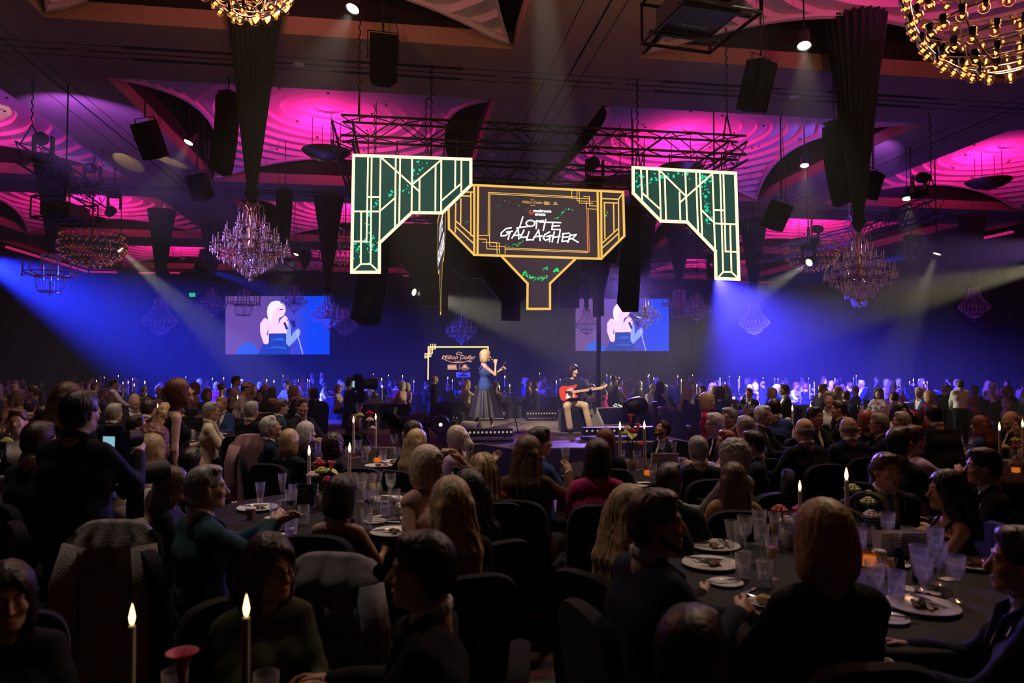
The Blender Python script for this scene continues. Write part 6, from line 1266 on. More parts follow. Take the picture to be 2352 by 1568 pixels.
def cup(x, y, place, col='white'):
    r = thing('coffee_cup', ('white' if col == 'white' else 'brown') + ' cup on the ' + place, 'cup', (x, y, TZ), random.random() * 6, 'cups on the ' + place); MB().lathe([(0, 0), (0.026, 0), (0.034, 0.07), (0.032, 0.07), (0.024, 0.006), (0, 0.006)], 20).build('body', M_CUP if col == 'white' else mat('cup_brown', (0.4, 0.22, 0.12), 0.5), r); MB().lathe([(0.036, 0.068), (0.036, 0.076), (0.03, 0.082), (0, 0.082)], 20).build('lid', M_CUP, r); return r
E_FLAME = emitm('candle_flame', (1.0, 0.62, 0.22), 6.0); M_WAX = mat('wax', (0.8, 0.72, 0.66), 0.5); M_HOLD = mat('brass_holder', (0.5, 0.33, 0.12), 0.3, 1.0)
CAND = MB().lathe([(0.0125, 0.0), (0.0095, 0.27), (0.004, 0.275), (0, 0.275)], 14).mesh('candle', M_WAX); FLM = MB().lathe([(0.0, 0.272), (0.006, 0.28), (0.0085, 0.295), (0.005, 0.315), (0.0, 0.335)], 12).mesh('flame', E_FLAME); HOLD = MB().lathe([(0.05, 0), (0.05, 0.006), (0.012, 0.014), (0.006, 0.03), (0.006, 0.95), (0.012, 0.97), (0.016, 1.0), (0.013, 1.0)], 16)
def candle(x, y, flame_z, place, lb=None, s=1.0, z=TZ):
    r = thing('taper_candle', lb or ('lit white taper candle in a slim holder on the ' + place), 'candle', (x, y, z), 0, 'taper candles on the ' + place); hz_ = max(0.05, flame_z - z - 0.30 * s)
    v = MB().lathe([(0.05, 0), (0.05, 0.006), (0.012, 0.014), (0.006, 0.03), (0.006, hz_ * 0.9), (0.016, hz_), (0.013, hz_)], 14).build('holder', M_HOLD, r); c = inst(CAND, 'candle', r, (0, 0, hz_ - 0.01), scale=s); inst(FLM, 'flame', r, (0, 0, hz_ - 0.01), scale=s); return r
def votive(x, y, place):
    r = thing('votive_lamp', 'small glowing votive candle glass on the ' + place, 'candle', (x, y, TZ), 0, 'votives on the ' + place); fluted([(0.04, 0), (0.045, 0.085), (0.042, 0.085), (0.037, 0.006), (0, 0.006)], 24, 12, 0.002).build('ribbed_glass', glassm('amber_glass', (1.0, 0.75, 0.45), 0.6, 0.1, 0.25), r); MB().lathe([(0, 0.006), (0.034, 0.006), (0.034, 0.05), (0, 0.05)], 16).build('wax', emitm('votive_glow', (1.0, 0.42, 0.14), 0.9), r); return r
M_PET = {'red': mat('petal_red', (0.45, 0.01, 0.02), 0.5), 'cream': mat('petal_cream', (0.75, 0.62, 0.5), 0.5), 'pink': mat('petal_pink', (0.7, 0.12, 0.22), 0.5), 'lime': mat('petal_lime', (0.5, 0.55, 0.14), 0.5)}; M_STEM = mat('stem_green', (0.06, 0.12, 0.03), 0.6)
def flower_into(r, p0, p1, kind, size=0.04):
    MB().tube([p0, ((p0[0] + p1[0]) / 2 + 0.01, (p0[1] + p1[1]) / 2, (p0[2] + p1[2]) / 2), p1], 0.004, 5).build('stem', M_STEM, r)
    if kind == 'lily':
        f = MB(); n = 14; vs = []; fs = []; d = Vector(p1) - Vector(p0); q = d.to_track_quat('Z', 'Y').to_matrix().to_4x4(); prof = [(0.004, -0.03), (0.009, 0.0), (0.016, 0.03), (0.03, 0.055), (0.034, 0.06)]; f.lathe(prof, n, M=Matrix.Translation(p1) @ q); f.build('calla_lily', M_PET['pink'], r)
    elif kind == 'leaf':
        vs = []; fs = []
        for i in range(7):
            t = i / 6; w = 0.05 * math.sin(PI * min(1, t * 0.95 + 0.08)) ** 0.7
            for j in (-1, 0, 1): vs.append((p1[0] + j * w, p1[1] + 0.1 * (t - 0.4), p1[2] + 0.04 * math.sin(t * 2) + 0.02 * abs(j)))
            if i: k = 3 * i; fs += [(k - 3, k - 2, k + 1, k), (k - 2, k - 1, k + 2, k + 1)]
        MB().add(vs, fs).build('anthurium_leaf', M_PET['lime'], r)
    else:
        f = MB(); rr = random.Random(int(1000 * p1[0]) + 7)
        for k in range(3):
            for j in range(5 + 2 * k): a = 2 * PI * j / (5 + 2 * k) + k; q = size * (0.25 + 0.28 * k); f.ball((p1[0] + q * math.cos(a), p1[1] + q * math.sin(a), p1[2] + size * (0.5 - 0.22 * k)), (size * 0.36, size * 0.36, size * 0.3), 5, 3)
        f.build('blossom', M_PET[kind], r)
def centrepiece(x, y, place, lb, seed=0, tall=1.0, kinds=('red', 'cream', 'lime', 'lily', 'leaf', 'red')):
    rr = random.Random(seed); r = thing('flower_arrangement', lb, 'flowers', (x, y, TZ), rr.random() * 6, 'centrepieces'); MB().lathe([(0, 0), (0.06, 0), (0.075, 0.06), (0.06, 0.1), (0.055, 0.1), (0.06, 0.06), (0, 0.01)], 20).build('vase', mat('vase_ceramic', (0.6, 0.55, 0.5), 0.4), r)
    for k, kd in enumerate(kinds):
        a = 2 * PI * k / len(kinds) + rr.random(); d = 0.05 + 0.06 * rr.random(); h_ = (0.16 + 0.14 * rr.random()) * tall * (1.25 if kd in ('lily', 'lime') else 0.9); flower_into(r, (0.02 * math.cos(a), 0.02 * math.sin(a), 0.08), (d * math.cos(a), d * math.sin(a), h_), kd, 0.045)
    return r
M_CARD = mat('card_white', (0.72, 0.66, 0.66), 0.6); M_CARDK = mat('card_green', (0.012, 0.03, 0.03), 0.5); M_INK = mat('ink', (0.08, 0.06, 0.07), 0.7)
def card(x, y, rz, w, h, label, m_=None, lines=5, name='table_card', z=TZ):
    r = thing(name, label, 'card', (x, y, z), rz, 'cards on the tables'); MB().box((0, 0, h / 2), (w, 0.004, h), M=T(rx=0.12)).build('sheet', m_ or M_CARD, r, smooth=False); MB().box((0, 0.05, h / 2 * 0.98), (w, 0.004, h), M=T(0, 0.02, 0, rx=-0.12)).build('back_sheet', m_ or M_CARD, r, smooth=False)
    ink = MB(); rr = random.Random(int(x * 100))
    for k in range(lines): ww = w * (0.3 + 0.5 * rr.random()); ink.box((0, -0.003, h * (0.8 - 0.13 * k)), (ww, 0.002, h * 0.035), M=T(rx=0.12))
    if lines: ink.build('printed_text', M_INK if m_ is not M_CARDK else mat('ink_gold', (0.4, 0.28, 0.12), 0.6), r, smooth=False)
    return r
def flat_card(x, y, rz, label, w=0.09, h=0.055): return tag(MB().box((0, 0, 0.002), (w, h, 0.003)).build('place_card', M_CARD, None, (x, y, TZ), rz, smooth=False), label, 'card', 'place cards')
def table(cx, cy_, label):
    r = thing('banquet_table', label, 'table', (cx, cy_, 0), random.random(), 'round banquet tables'); inst(TBL, 'tablecloth', r); inst(TLEG, 'pedestal', r); return r
TABLES = {}
def tab(key, px, py, label): q = at_z(px, py, TZ); TABLES[key] = (q.x, q.y); table(q.x, q.y, label); return q
def onz(px, py): q = at_z(px, py, TZ); return q.x, q.y
# --- table beside the photographer, with the dinner of the blonde woman's party
A = 'table of the blonde woman in the speckled jacket'; tab('A', 1905, 1332, 'round black table crowded with cut glasses before the blonde woman')
for px, py, k in [(1680, 1285, 'f'), (1707, 1330, 't'), (1712, 1268, 'v'), (1757, 1348, 't'), (1750, 1290, 'v'), (1780, 1262, 'f'), (1773, 1330, 'f'), (1785, 1240, 't'), (1745, 1250, 'v'), (1812, 1255, 'v'), (2012, 1396, 'v'), (2060, 1376, 't'), (2113, 1352, 'v'), (2122, 1382, 'v'), (2156, 1342, 'v'), (2196, 1380, 'v'), (2150, 1300, 'v'), (2058, 1275, 't'), (2086, 1262, 't'), (2040, 1258, 'v'), (1975, 1270, 't'), (1700, 1250, 't')]: x, y = onz(px, py); glass(x, y, TZ, k, A, k != 'f' or random.random() < 0.5)
x, y = onz(1640, 1258); plate(x, y, 0.6, A, True, 'white dinner plate with crossed cutlery near the bearded man'); x, y = onz(1632, 1300); plate(x, y, 2.0, A, True, 'white dinner plate with dark scraps by the bearded man’s elbow'); x, y = onz(2118, 1398); plate(x, y, 1.0, A, True, 'white dinner plate with greens left in the middle'); x, y = onz(2235, 1300); plate(x, y, 0.3, A, True, 'white dinner plate beside the man in the blue-black suit')
for px, py, br in [(1668, 1342, False), (2040, 1425, False), (1762, 1388, True), (2052, 1300, True)]: x, y = onz(px, py); side_plate(x, y, A, random.random(), br)
x, y = onz(2020, 1298); cup(x, y, A); x, y = onz(1995, 1300); votive(x, y, A); x, y = onz(2025, 1325); r = thing('bread_basket', 'gold wire basket of bread rolls behind the blonde woman', 'basket', (x, y, TZ)); 
for k in range(9): a = -0.6 + 1.9 * k / 8; MB().tube([(0.06 * math.cos(a), 0.05 * math.sin(a), 0), (0.075 * math.cos(a), 0.06 * math.sin(a), 0.09), (0.075 * math.cos(a + 0.1), 0.06 * math.sin(a + 0.1), 0.09)], 0.0025, 5).build('wire', M_HOLD, r)
MB().tube([(0.06 * math.cos(a), 0.05 * math.sin(a), 0.004) for a in np.linspace(0, 2 * PI, 17)], 0.003, 5).build('rim', M_HOLD, r); MB().ball((0, 0, 0.035), (0.05, 0.04, 0.03), 10, 7).build('bread_roll', mat('bread'), r)
x, y = onz(1985, 1245); centrepiece(x, y, A, 'flower arrangement with pale green anthurium behind the blonde woman', 3, 1.0, ('lime', 'leaf', 'cream', 'leaf', 'lime')); x, y = onz(1822, 1255); centrepiece(x, y, A, 'cream and red flowers low on the table by the blonde woman', 4, 0.8, ('cream', 'red', 'cream', 'leaf', 'red'))
x, y = onz(2080, 1275); card(x, y, -0.12, 0.29, 0.13, 'wide white printed card standing between cut glasses', None, 4); x, y = onz(2010, 1242); card(x, y, -0.3, 0.10, 0.16, 'tall dark menu card beside the anthurium', M_CARDK, 3); x, y = onz(2105, 1330); card(x, y, 0.5, 0.09, 0.15, 'small dark card leaning among the wine glasses', M_CARDK, 0)
for px, py, a in [(2085, 1352, 0.9), (2135, 1362, -0.8), (2180, 1330, 0.1), (1990, 1360, 0.4), (2060, 1290, 0.2)]: x, y = onz(px, py); flat_card(x, y, a, 'small white place card lying among cut glasses')
for (px, py, me, nm, a) in [(1712, 1365, KN, 'knife', -0.9), (1735, 1372, SPN, 'spoon', 0.6), (1700, 1390, FK, 'fork', -0.9), (2160, 1372, FK, 'fork', 0.8), (1650, 1225, KN, 'knife', 1.2)]: x, y = onz(px, py); tag(inst(me, nm, None, (x, y, TZ), (0, 0, a)), f'steel {nm} lying on the {A}', 'cutlery', 'loose cutlery')
q = at_d(1837, 1112, 4.15); candle(q.x, q.y, q.z, A, 'lit taper candle behind the blonde woman, the shorter one'); q = at_d(1944, 1085, 4.0); candle(q.x, q.y, q.z, A, 'lit taper candle behind the blonde woman, the taller one', 1.15)
# --- table with the coffee cups in the middle
B = 'table with the coffee cups'; tab('B', 757, 1172, 'round black table with coffee cups before the black-haired woman')
for px, py, k in [(597, 1176, 'f'), (648, 1150, 'f'), (632, 1196, 't'), (668, 1192, 'w'), (697, 1204, 't'), (668, 1240, 't'), (674, 1150, 't'), (830, 1152, 'v'), (868, 1148, 'f'), (897, 1146, 'v'), (848, 1190, 'w'), (858, 1170, 't'), (884, 1185, 't'), (905, 1192, 'w'), (966, 1183, 't'), (842, 1215, 't'), (720, 1150, 't')]: x, y = onz(px, py); glass(x, y, TZ, k, B)
for px, py, lb in [(592, 1170, 'white plate beside the clapping man'), (905, 1226, 'large white plate with roast scraps by the profile of the dark-haired man'), (968, 1194, 'white plate near the blonde woman with straight hair'), (888, 1150, 'white plate before the smiling woman')]: x, y = onz(px, py); plate(x, y, random.random() * 3, B, True, lb)
for px, py, c_ in [(576, 1192, 'brown'), (619, 1216, 'white'), (918, 1180, 'white'), (925, 1188, 'white')]: x, y = onz(px, py); cup(x, y, B, c_)
for px, py in [(700, 1238), (862, 1200)]: x, y = onz(px, py); side_plate(x, y, B, 0.3)
x, y = onz(745, 1165); centrepiece(x, y, B, 'red roses, cream and lime blooms on the coffee cup table', 8, 1.2, ('red', 'red', 'cream', 'lime', 'lily', 'leaf', 'red')); x, y = onz(702, 1162); card(x, y, -0.1, 0.13, 0.17, 'dark green menu card standing beside the red roses', M_CARDK, 5)
q = at_d(710, 1040, 5.5); candle(q.x, q.y, q.z, B, 'lit taper candle before the dark green menu card', 1.25); q = at_d(803, 1026, 5.7); candle(q.x, q.y, q.z, B, 'lit taper candle before the pale chair back', 1.25)
for px, py, a in [(640, 1228, 0.5), (612, 1206, -0.3), (870, 1186, 0.8)]: x, y = onz(px, py); flat_card(x, y, a, 'small white place card lying by the coffee cups')
for (px, py, me, nm, a) in [(690, 1258, SPN, 'spoon', 1.0), (648, 1220, KN, 'knife', 0.9), (888, 1200, KN, 'knife', 1.2), (640, 1178, FK, 'fork', 0.5)]: x, y = onz(px, py); tag(inst(me, nm, None, (x, y, TZ), (0, 0, a)), f'steel {nm} lying on the {B}', 'cutlery', 'loose cutlery')
# --- table beside the stage, and the one with the red bouquet
C = 'table beside the stage'; tab('C', 850, 1046, 'round black table with lime blooms and a long white card beside the stage')
for px, py, k in [(730, 1040, 't'), (714, 1030, 'w'), (822, 1050, 'v'), (880, 1060, 't'), (912, 1054, 't'), (838, 1062, 't'), (800, 1050, 't'), (905, 1035, 'v')]: x, y = onz(px, py); glass(x, y, TZ, k, C)
x, y = onz(838, 1042); centrepiece(x, y, C, 'tall arrangement of lime globes, cream dahlias and pink lilies near the stage', 12, 1.9, ('lime', 'lime', 'cream', 'cream', 'red', 'lily', 'lily')); x, y = onz(880, 1052); card(x, y, -0.15, 0.27, 0.13, 'long white printed card beside the cream dahlias', None, 4); x, y = onz(866, 1062); votive(x, y, C)
for px, py, lb in [(905, 1062, 'white plate near the long white card'), (735, 1058, 'white plate before the older man in glasses'), (870, 1072, 'white plate with a folded napkin')]: x, y = onz(px, py); plate(x, y, 1.0, C, True, lb)
for px, py, d, lb in [(812, 962, 8.3, 'lit taper candle in front of the purple-lit bob'), (863, 955, 9.0, 'lit taper candle beside the black chair near the stage')]: q = at_d(px, py, d); candle(q.x, q.y, q.z, C, lb, 1.3)
Dn = 'table with the red bouquet'; tab('D', 1485, 1076, 'round black table with a red bouquet in front of the stage')
for px, py, k in [(1407, 1088, 't'), (1435, 1110, 't'), (1463, 1080, 'v'), (1500, 1098, 't'), (1390, 1070, 'f'), (1548, 1058, 'f'), (1520, 1050, 'v'), (1428, 1060, 't'), (1565, 1078, 't'), (1402, 1105, 'w')]: x, y = onz(px, py); glass(x, y, TZ, k, Dn)
x, y = onz(1452, 1075); centrepiece(x, y, Dn, 'red and cream bouquet with lime and pink lilies before the stage', 15, 1.5, ('red', 'red', 'cream', 'red', 'lime', 'lily', 'leaf', 'lily')); x, y = onz(1528, 1070); card(x, y, -0.2, 0.28, 0.14, 'wide white printed card beside the red bouquet', None, 4); x, y = onz(1488, 1092); votive(x, y, Dn)
for px, py in [(1466, 1118), (1440, 1122)]: x, y = onz(px, py); side_plate(x, y, Dn, 0.4); 
for px, py, a in [(1478, 1108, 0.0)]: x, y = onz(px, py); flat_card(x, y, a, 'white place card in front of the red bouquet', 0.12, 0.07)
for px, py, d, lb in [(1424, 988, 7.3, 'lit taper candle beside the pale green lily'), (1480, 975, 7.4, 'lit taper candle standing in the red bouquet')]: q = at_d(px, py, d); candle(q.x, q.y, q.z, Dn, lb, 1.4)
# --- table at the photographer's feet
tab('N', -152, 2058, 'round black table at the photographer’s feet with two tall candles')
for px, py, d, lb in [(303, 1436, 2.05, 'lit taper candle beside the pink calla lily, the shorter near one'), (566, 1384, 1.95, 'lit taper candle in front of the woman in glasses, the taller near one')]: q = at_d(px, py, d); candle(q.x, q.y, q.z, 'near table', lb, 1.0)
x, y = onz(400, 1640); glass(x, y, TZ, 't', 'near table'); x, y = onz(610, 1645); glass(x, y, TZ, 't', 'near table')
q = at_d(418, 1530, 2.05); r = thing('calla_stem', 'pink calla lily leaning from a glass near the short candle', 'flower', (q.x, q.y, TZ)); h_ = q.z - TZ; MB().tube([(0.02, 0, 0), (0.01, 0, h_ * 0.6), (0, 0, h_ - 0.02)], [0.008, 0.008, 0.012], 8).build('stem', M_STEM, r); MB().lathe([(0.008, -0.05), (0.014, -0.02), (0.02, 0.01), (0.04, 0.04), (0.045, 0.042)], 16, M=T(0, 0, h_)).build('bloom', M_PET['pink'], r)
# --- farther tables
FAR = [('E', 1795, 1003, 'round black table before the two bald men'), ('F', 2335, 1078, 'round black table with a tall candle at the far side aisle'), ('G', -15, 1120, 'round black table with blue glints behind the standing photographer'), ('H', 50, 988, 'round black table with clustered glasses beyond the photographer'), ('I', 400, 1003, 'round black table with an orange votive before the standing woman'), ('J', 545, 962, 'round black table with red votives before the grey-suited man'), ('K', 2010, 950, 'round black table behind the man resting his chin on his hands'), ('L', 1690, 950, 'round black table lit by a blue flood near the white-haired man')]
FARS = {'E': 'table before the bald men', 'F': 'table at the side aisle', 'G': 'table with blue glints', 'H': 'table beyond the photographer', 'I': 'orange votive table', 'J': 'red votive table', 'K': 'table near the bald men', 'L': 'blue-lit table'}
for key, px, py, lb in FAR:
    q = tab(key, px, py, lb); place = FARS[key]; rr = random.Random(key)
    for k in range(9): a = rr.random() * 2 * PI; d = 0.25 + 0.5 * rr.random(); glass(q.x + d * math.cos(a), q.y + d * math.sin(a), TZ, rr.choice('ttvvfw'), place)
    centrepiece(q.x, q.y, place, 'low flower arrangement on the ' + place, rr.randrange(99), 1.1, ('red', 'cream', 'lime', 'leaf')); card(q.x + 0.2, q.y - 0.25, -0.15, 0.26, 0.13, 'white printed card on the ' + place, None, 3); votive(q.x - 0.2, q.y - 0.2, place)
    for k in range(3): a = 2 * PI * k / 3 + rr.random(); plate(q.x + 0.62 * math.cos(a), q.y + 0.62 * math.sin(a), a, place, True)
for px, py, d, lb in [(69, 935, 11.5, 'lit taper candle beyond the photographer’s shoulder'), (110, 925, 12.5, 'lit taper candle behind the man with the dark blue collar'), (68, 998, 6.6, 'lit taper candle close to the photographer’s arm'), (362, 945, 11, 'lit taper candle before the blonde in a dark top'), (414, 955, 10.6, 'lit taper candle behind the standing woman’s back'), (1820, 950, 10.5, 'lit taper candle in front of the bald man'), (1862, 942, 11, 'lit taper candle between the two bald men'), (2296, 1002, 7.2, 'lit taper candle on the far side aisle table'), (2349, 985, 7.6, 'lit taper candle at the edge of the side aisle'), (511, 918, 14, 'lit taper candle in front of the grey-suited man'), (546, 912, 14.4, 'lit taper candle before the white-shirted waiter')]:
    q = at_d(px, py, d); candle(q.x, q.y, q.z, 'far tables', lb, 1.4)

# ================================================================== guests
SEAT_TOP = 1.365
def short(lb, n=11):
    w_ = lb.split(',')[0].split(); w_ = w_[:n]
    while w_[-1] in ('a', 'an', 'the', 'in', 'and', 'with', 'of', 'on', 'to', 'her', 'his', 'by', 'pale', 'black', 'dark', 'blue-black', 'open'): w_.pop()
    return ' '.join(w_)
def guest(px, py, face, label, d=None, zt=1.33, with_chair=True, chair_face=None, **kw):
    """seat a figure so that the crown of the head is seen at (px, py)"""
    if d is None: d = (CAMH - zt) * FPX / (py - HORIZ)
    top = at_d(px, py, d); seated = kw.get('seated', True); s = max(0.84, min(1.12, top.z / (SEAT_TOP if seated else 1.755)))
    root, J = make_person((0, 0, 0), face, label, scale=s, **kw)
    hd = Matrix.Rotation(root.rotation_euler.z, 3, 'Z') @ (Vector([float(v) for v in J['head']]) * s); root.location = (top.x - hd.x, top.y - hd.y, 0)
    if seated and with_chair: chair(root.location.x, root.location.y, root.rotation_euler.z if chair_face is None else -math.radians(chair_face) - YAW, 'black covered chair of the ' + short(label))
    return root, J
F = dict(female=True)
# --- nearest
wg, J = guest(622, 1234, 140, 'woman with dark hair and round glasses in an olive blouse, hands on the table', d=2.55, q=2, female=True, hair='half', haircol='dark', top='top', topcol='olive', glasses=True, arms='clasp', hyaw=0.25, skin='mid', lean=0.06, girth=1.12)
for n in 'lr': w_ = P_local(wg, J['wr' + n]); e_ = P_local(wg, J['el' + n]); dd = (w_ - e_).normalized(); qq = dd.to_track_quat('Z', 'Y').to_matrix().to_4x4(); o = MB().tube([tuple((Matrix.Translation(w_ - dd * 0.03) @ qq @ Vector((0.034 * math.cos(a), 0.034 * math.sin(a), 0))) - w_) for a in np.linspace(0, 2 * PI, 15)], 0.005, 6).build('bracelet', M_STEEL, None, w_); tag(o, 'thin silver bracelet on the wrist of the woman in glasses', 'bracelet', 'bracelets')
guest(968, 1226, -88, 'dark-haired man in profile, open white collar and black suit', d=2.25, q=2, hair='short', haircol='black', topcol='black', skin='mid', lean=0.02, arms='table')
guest(18, 1300, 140, 'dark-haired woman at the frame edge, face in shadow', d=2.35, q=2, female=True, hair='bob', haircol='dark', top='top', topcol='black', skin='mid', arms='table')
guest(1586, 1400, 20, 'man with black hair seen from behind in a black suit at the photographer’s side', d=1.62, q=2, hair='short', haircol='black', topcol='black', skin='mid', lean=0.1)
guest(1508, 1128, 72, 'heavy bearded man in a dark blue suit turned to the table', d=2.75, q=2, hair='short', haircol='brown', topcol='navy', beard='brown', girth=1.3, hyaw=-0.35, armr=(0.02, 0.4, 0.85), arml=(0.1, 0.42, 0.8))
guest(1447, 1120, 50, 'woman with long auburn blonde hair behind the bearded man', d=3.3, q=2, female=True, hair='long', haircol='blonde', topcol='black')
guest(1890, 1156, -4, 'woman with a blonde bob seen from behind in a dark speckled jacket', d=2.45, q=2, female=True, hair='bob', haircol='blonde', top='top', topcol='speckle', girth=1.12, arms='table')
guest(2345, 1215, -62, 'man in a blue-black suit at the table edge, turned away', d=2.45, q=2, hair='short', haircol='dark', topcol='navy', girth=1.2)
guest(2036, 1042, 184, 'man with folded arms, blue tie and dark suit facing the room', d=4.65, q=2, hair='short', haircol='brown', topcol='black', tie='tie', arms='cross', hyaw=0.15)
guest(2172, 1084, -82, 'dark-haired woman in profile with bare shoulders', d=4.1, q=2, female=True, hair='half', haircol='black', top='strap', topcol='black', sleeves='none', skin='mid')
guest(2256, 1030, -72, 'dark-haired man in a black suit leaning towards his neighbour', d=4.7, q=2, hair='short', haircol='black', topcol='black', lean=0.08)
guest(1684, 1066, 8, 'woman with long brown hair in a bare-backed gold top', d=4.75, q=2, female=True, hair='long', haircol='brown', top='top', topcol='gold', sleeves='short')
guest(1538, 1068, 30, 'man with short dark hair, head bowed, in a dark suit', d=4.4, q=2, hair='short', haircol='dark', topcol='black', hpitch=-0.3)
guest(475, 1070, 48, 'bald-templed man in a dark teal suit clapping', d=3.75, q=2, hair='crop', haircol='grey', topcol='teal', hyaw=-0.2, armr=(0.0, 0.42, 0.98), arml=(0.0, 0.43, 0.99), grip=0.25)
guest(398, 1076, 74, 'woman with long brown hair and glasses next to the clapping man', d=4.5, q=2, female=True, hair='long', haircol='brown', top='top', topcol='black', glasses=True, skin='mid')
guest(782, 1096, 12, 'woman with a smooth black bob seen from behind in a black dress', d=4.1, q=2, female=True, hair='bob', haircol='black', top='strap', topcol='black', sleeves='none', skin='mid')
guest(1035, 1101, -22, 'woman with straight blonde hair and a dark jacket on her shoulders', d=3.35, q=2, female=True, hair='long', haircol='blonde', topcol='black')
sw_, JS = guest(1074, 1083, -38, 'dark-haired woman with sunglasses pushed up on her head', d=3.9, q=2, female=True, hair='long', haircol='black', top='top', topcol='black')
guest(1108, 1046, -18, 'woman with wavy blonde hair in a red top', d=5.0, q=2, female=True, hair='wavy', haircol='blonde', top='top', topcol='red', sleeves='short')
guest(984, 1028, 128, 'smiling blonde woman in a pale pink top, hand raised to her hair', d=4.5, chair_face=-50, q=2, female=True, hair='bob', haircol='pale', top='top', topcol='pink', sleeves='none', arml=(0.14, 0.16, 1.30), armr=(0.15, 0.35, 0.82), hyaw=0.1)
guest(958, 988, 28, 'woman with long blonde hair and a denim jacket', d=6.45, q=1, female=True, hair='long', haircol='blonde', topcol='denim')
guest(1047, 980, -58, 'woman with a blonde ponytail in a lilac jumper, arm on the next chair', d=6.9, q=1, female=True, hair='pony', haircol='pale', top='top', topcol='lilac', arml=(0.1, 0.3, 0.8), armr=(0.5, -0.12, 0.95))
guest(945, 969, -72, 'dark-haired woman in profile reading by the stage', d=7.4, q=1, female=True, hair='half', haircol='dark', top='top', topcol='black', hpitch=-0.15)
guest(768, 998, 38, 'woman with curly dark hair in a dark wine-coloured top', d=7.1, q=1, female=True, hair='curly', haircol='dark', top='top', topcol='black', lean=0.12)
guest(666, 988, 22, 'woman with a short blonde bob, blue coat over her chair', d=6.9, q=1, female=True, hair='bob', haircol='blonde', top='top', topcol='navy')
guest(704, 970, 62, 'woman with a white bob in a dark top', d=7.9, q=1, female=True, hair='bob', haircol='white', top='top', topcol='black')
guest(622, 958, 66, 'older man with white hair, glasses and an open white shirt', d=7.6, q=1, hair='short', haircol='white', topcol='navy', glasses=True, hpitch=-0.3)
guest(816, 958, 4, 'woman with a purple-lit bob before the stage', d=9.9, q=1, female=True, hair='bob', haircol='auburn', top='top', topcol='black')
guest(1372, 1011, 2, 'woman with a dark bob in a sleeveless magenta top', d=4.95, q=2, female=True, hair='bob', haircol='dark', top='top', topcol='magenta', sleeves='short')
fw_, JF = guest(1214, 1004, 18, 'woman with straight brown hair and a fur-collared brown jacket, glass raised', d=5.1, q=2, female=True, hair='half', haircol='brown', topcol='brown', armr=(0.22, 0.40, 1.06), grip=0.7)
guest(1240, 982, 66, 'dark-haired man in a blue suit beside the raised glass', d=5.9, q=1, hair='short', haircol='dark', topcol='blue')
guest(1390, 986, 0, 'woman with smooth auburn hair by the pale green lily', d=6.6, q=1, female=True, hair='bob', haircol='auburn', top='top', topcol='black')
guest(1522, 972, -112, 'man with swept dark hair and beard looking down, white collar open', d=8.7, q=1, hair='short', haircol='dark', beard='brown', topcol='navy', hpitch=-0.45)
guest(1602, 1003, -8, 'grey-haired man in a navy suit seen from behind', d=6.0, q=1, hair='short', haircol='grey', topcol='navy', girth=1.1)
rw, JR = guest(1668, 988, -92, 'woman with short red hair holding a pink phone', d=7.0, q=1, female=True, hair='crop', haircol='red', top='top', topcol='pink', arml=(0.02, 0.32, 1.12))
guest(1682, 1012, -38, 'woman with curly grey hair in a dark top', d=5.3, q=1, female=True, hair='curly', haircol='grey', top='top', topcol='grey')
guest(1728, 990, -76, 'man in glasses with thin dark hair facing the stage', d=6.3, q=1, hair='short', haircol='dark', topcol='navy', glasses=True)
guest(1846, 960, -16, 'bald man in a black suit seen from behind, elbows wide', d=6.9, q=1, hair='balding', haircol='grey', topcol='black', girth=1.25, arms='wide')
guest(1947, 957, -10, 'bald man in a blue-black suit seen from behind', d=7.4, q=1, hair='balding', haircol='grey', topcol='navy', girth=1.25, arms='wide')
guest(2018, 950, -78, 'grey-haired man in glasses resting his chin on his hands', d=8.1, q=1, hair='short', haircol='grey', glasses=True, topcol='navy', armr=(0.04, 0.26, 1.08), arml=(0.04, 0.27, 1.08))
guest(2070, 946, -70, 'grey-haired man in profile behind the man with folded hands', d=8.9, q=1, hair='short', haircol='grey', topcol='black')
guest(2066, 982, 60, 'dark-haired man in a blue suit bending to his plate', d=5.7, q=1, hair='short', haircol='dark', topcol='navy', lean=0.15, hpitch=-0.3)
guest(2098, 978, 84, 'man in glasses and pale shirt gesturing with one hand', d=6.2, q=1, hair='short', haircol='brown', top='top', topcol='lilac', glasses=True, beard='brown', armr=(0.0, 0.45, 0.95))
guest(2142, 928, -6, 'broad man in a black suit standing between the tables', d=7.0, q=1, seated=False, hair='short', haircol='black', topcol='black', girth=1.2, lean=0.35)
guest(2250, 956, -40, 'woman with reddish hair in a blue dress', d=8.7, q=1, female=True, hair='half', haircol='auburn', top='top', topcol='blue', sleeves='short')
guest(2320, 944, -84, 'old bald man with a blue-lit forehead', d=9.0, q=1, hair='balding', haircol='white', topcol='navy')
guest(2348, 956, -70, 'man with short fair hair at the side aisle', d=8.2, q=1, hair='short', haircol='brown', topcol='grey')
guest(1754, 932, 120, 'white-haired man in an open white shirt facing away from the stage', d=8.8, q=1, hair='short', haircol='white', topcol='black')
guest(1641, 948, -100, 'white-haired man leaning towards his neighbour', d=7.9, q=1, hair='short', haircol='white', glasses=True, topcol='black', lean=0.12)
guest(1674, 937, -130, 'man with short greying hair in a black suit', d=8.7, q=1, hair='short', haircol='grey', topcol='black')
guest(1711, 956, -20, 'grey-haired man in a grey jacket seen from behind', d=7.3, q=1, hair='short', haircol='grey', topcol='grey')
guest(1988, 944, 10, 'woman with smooth auburn hair behind the bald men', d=8.6, q=1, female=True, hair='bob', haircol='red', top='top', topcol='black')
guest(1872, 935, 150, 'dark-haired man facing the two bald men', d=8.8, q=1, hair='short', haircol='dark', topcol='black', skin='mid')
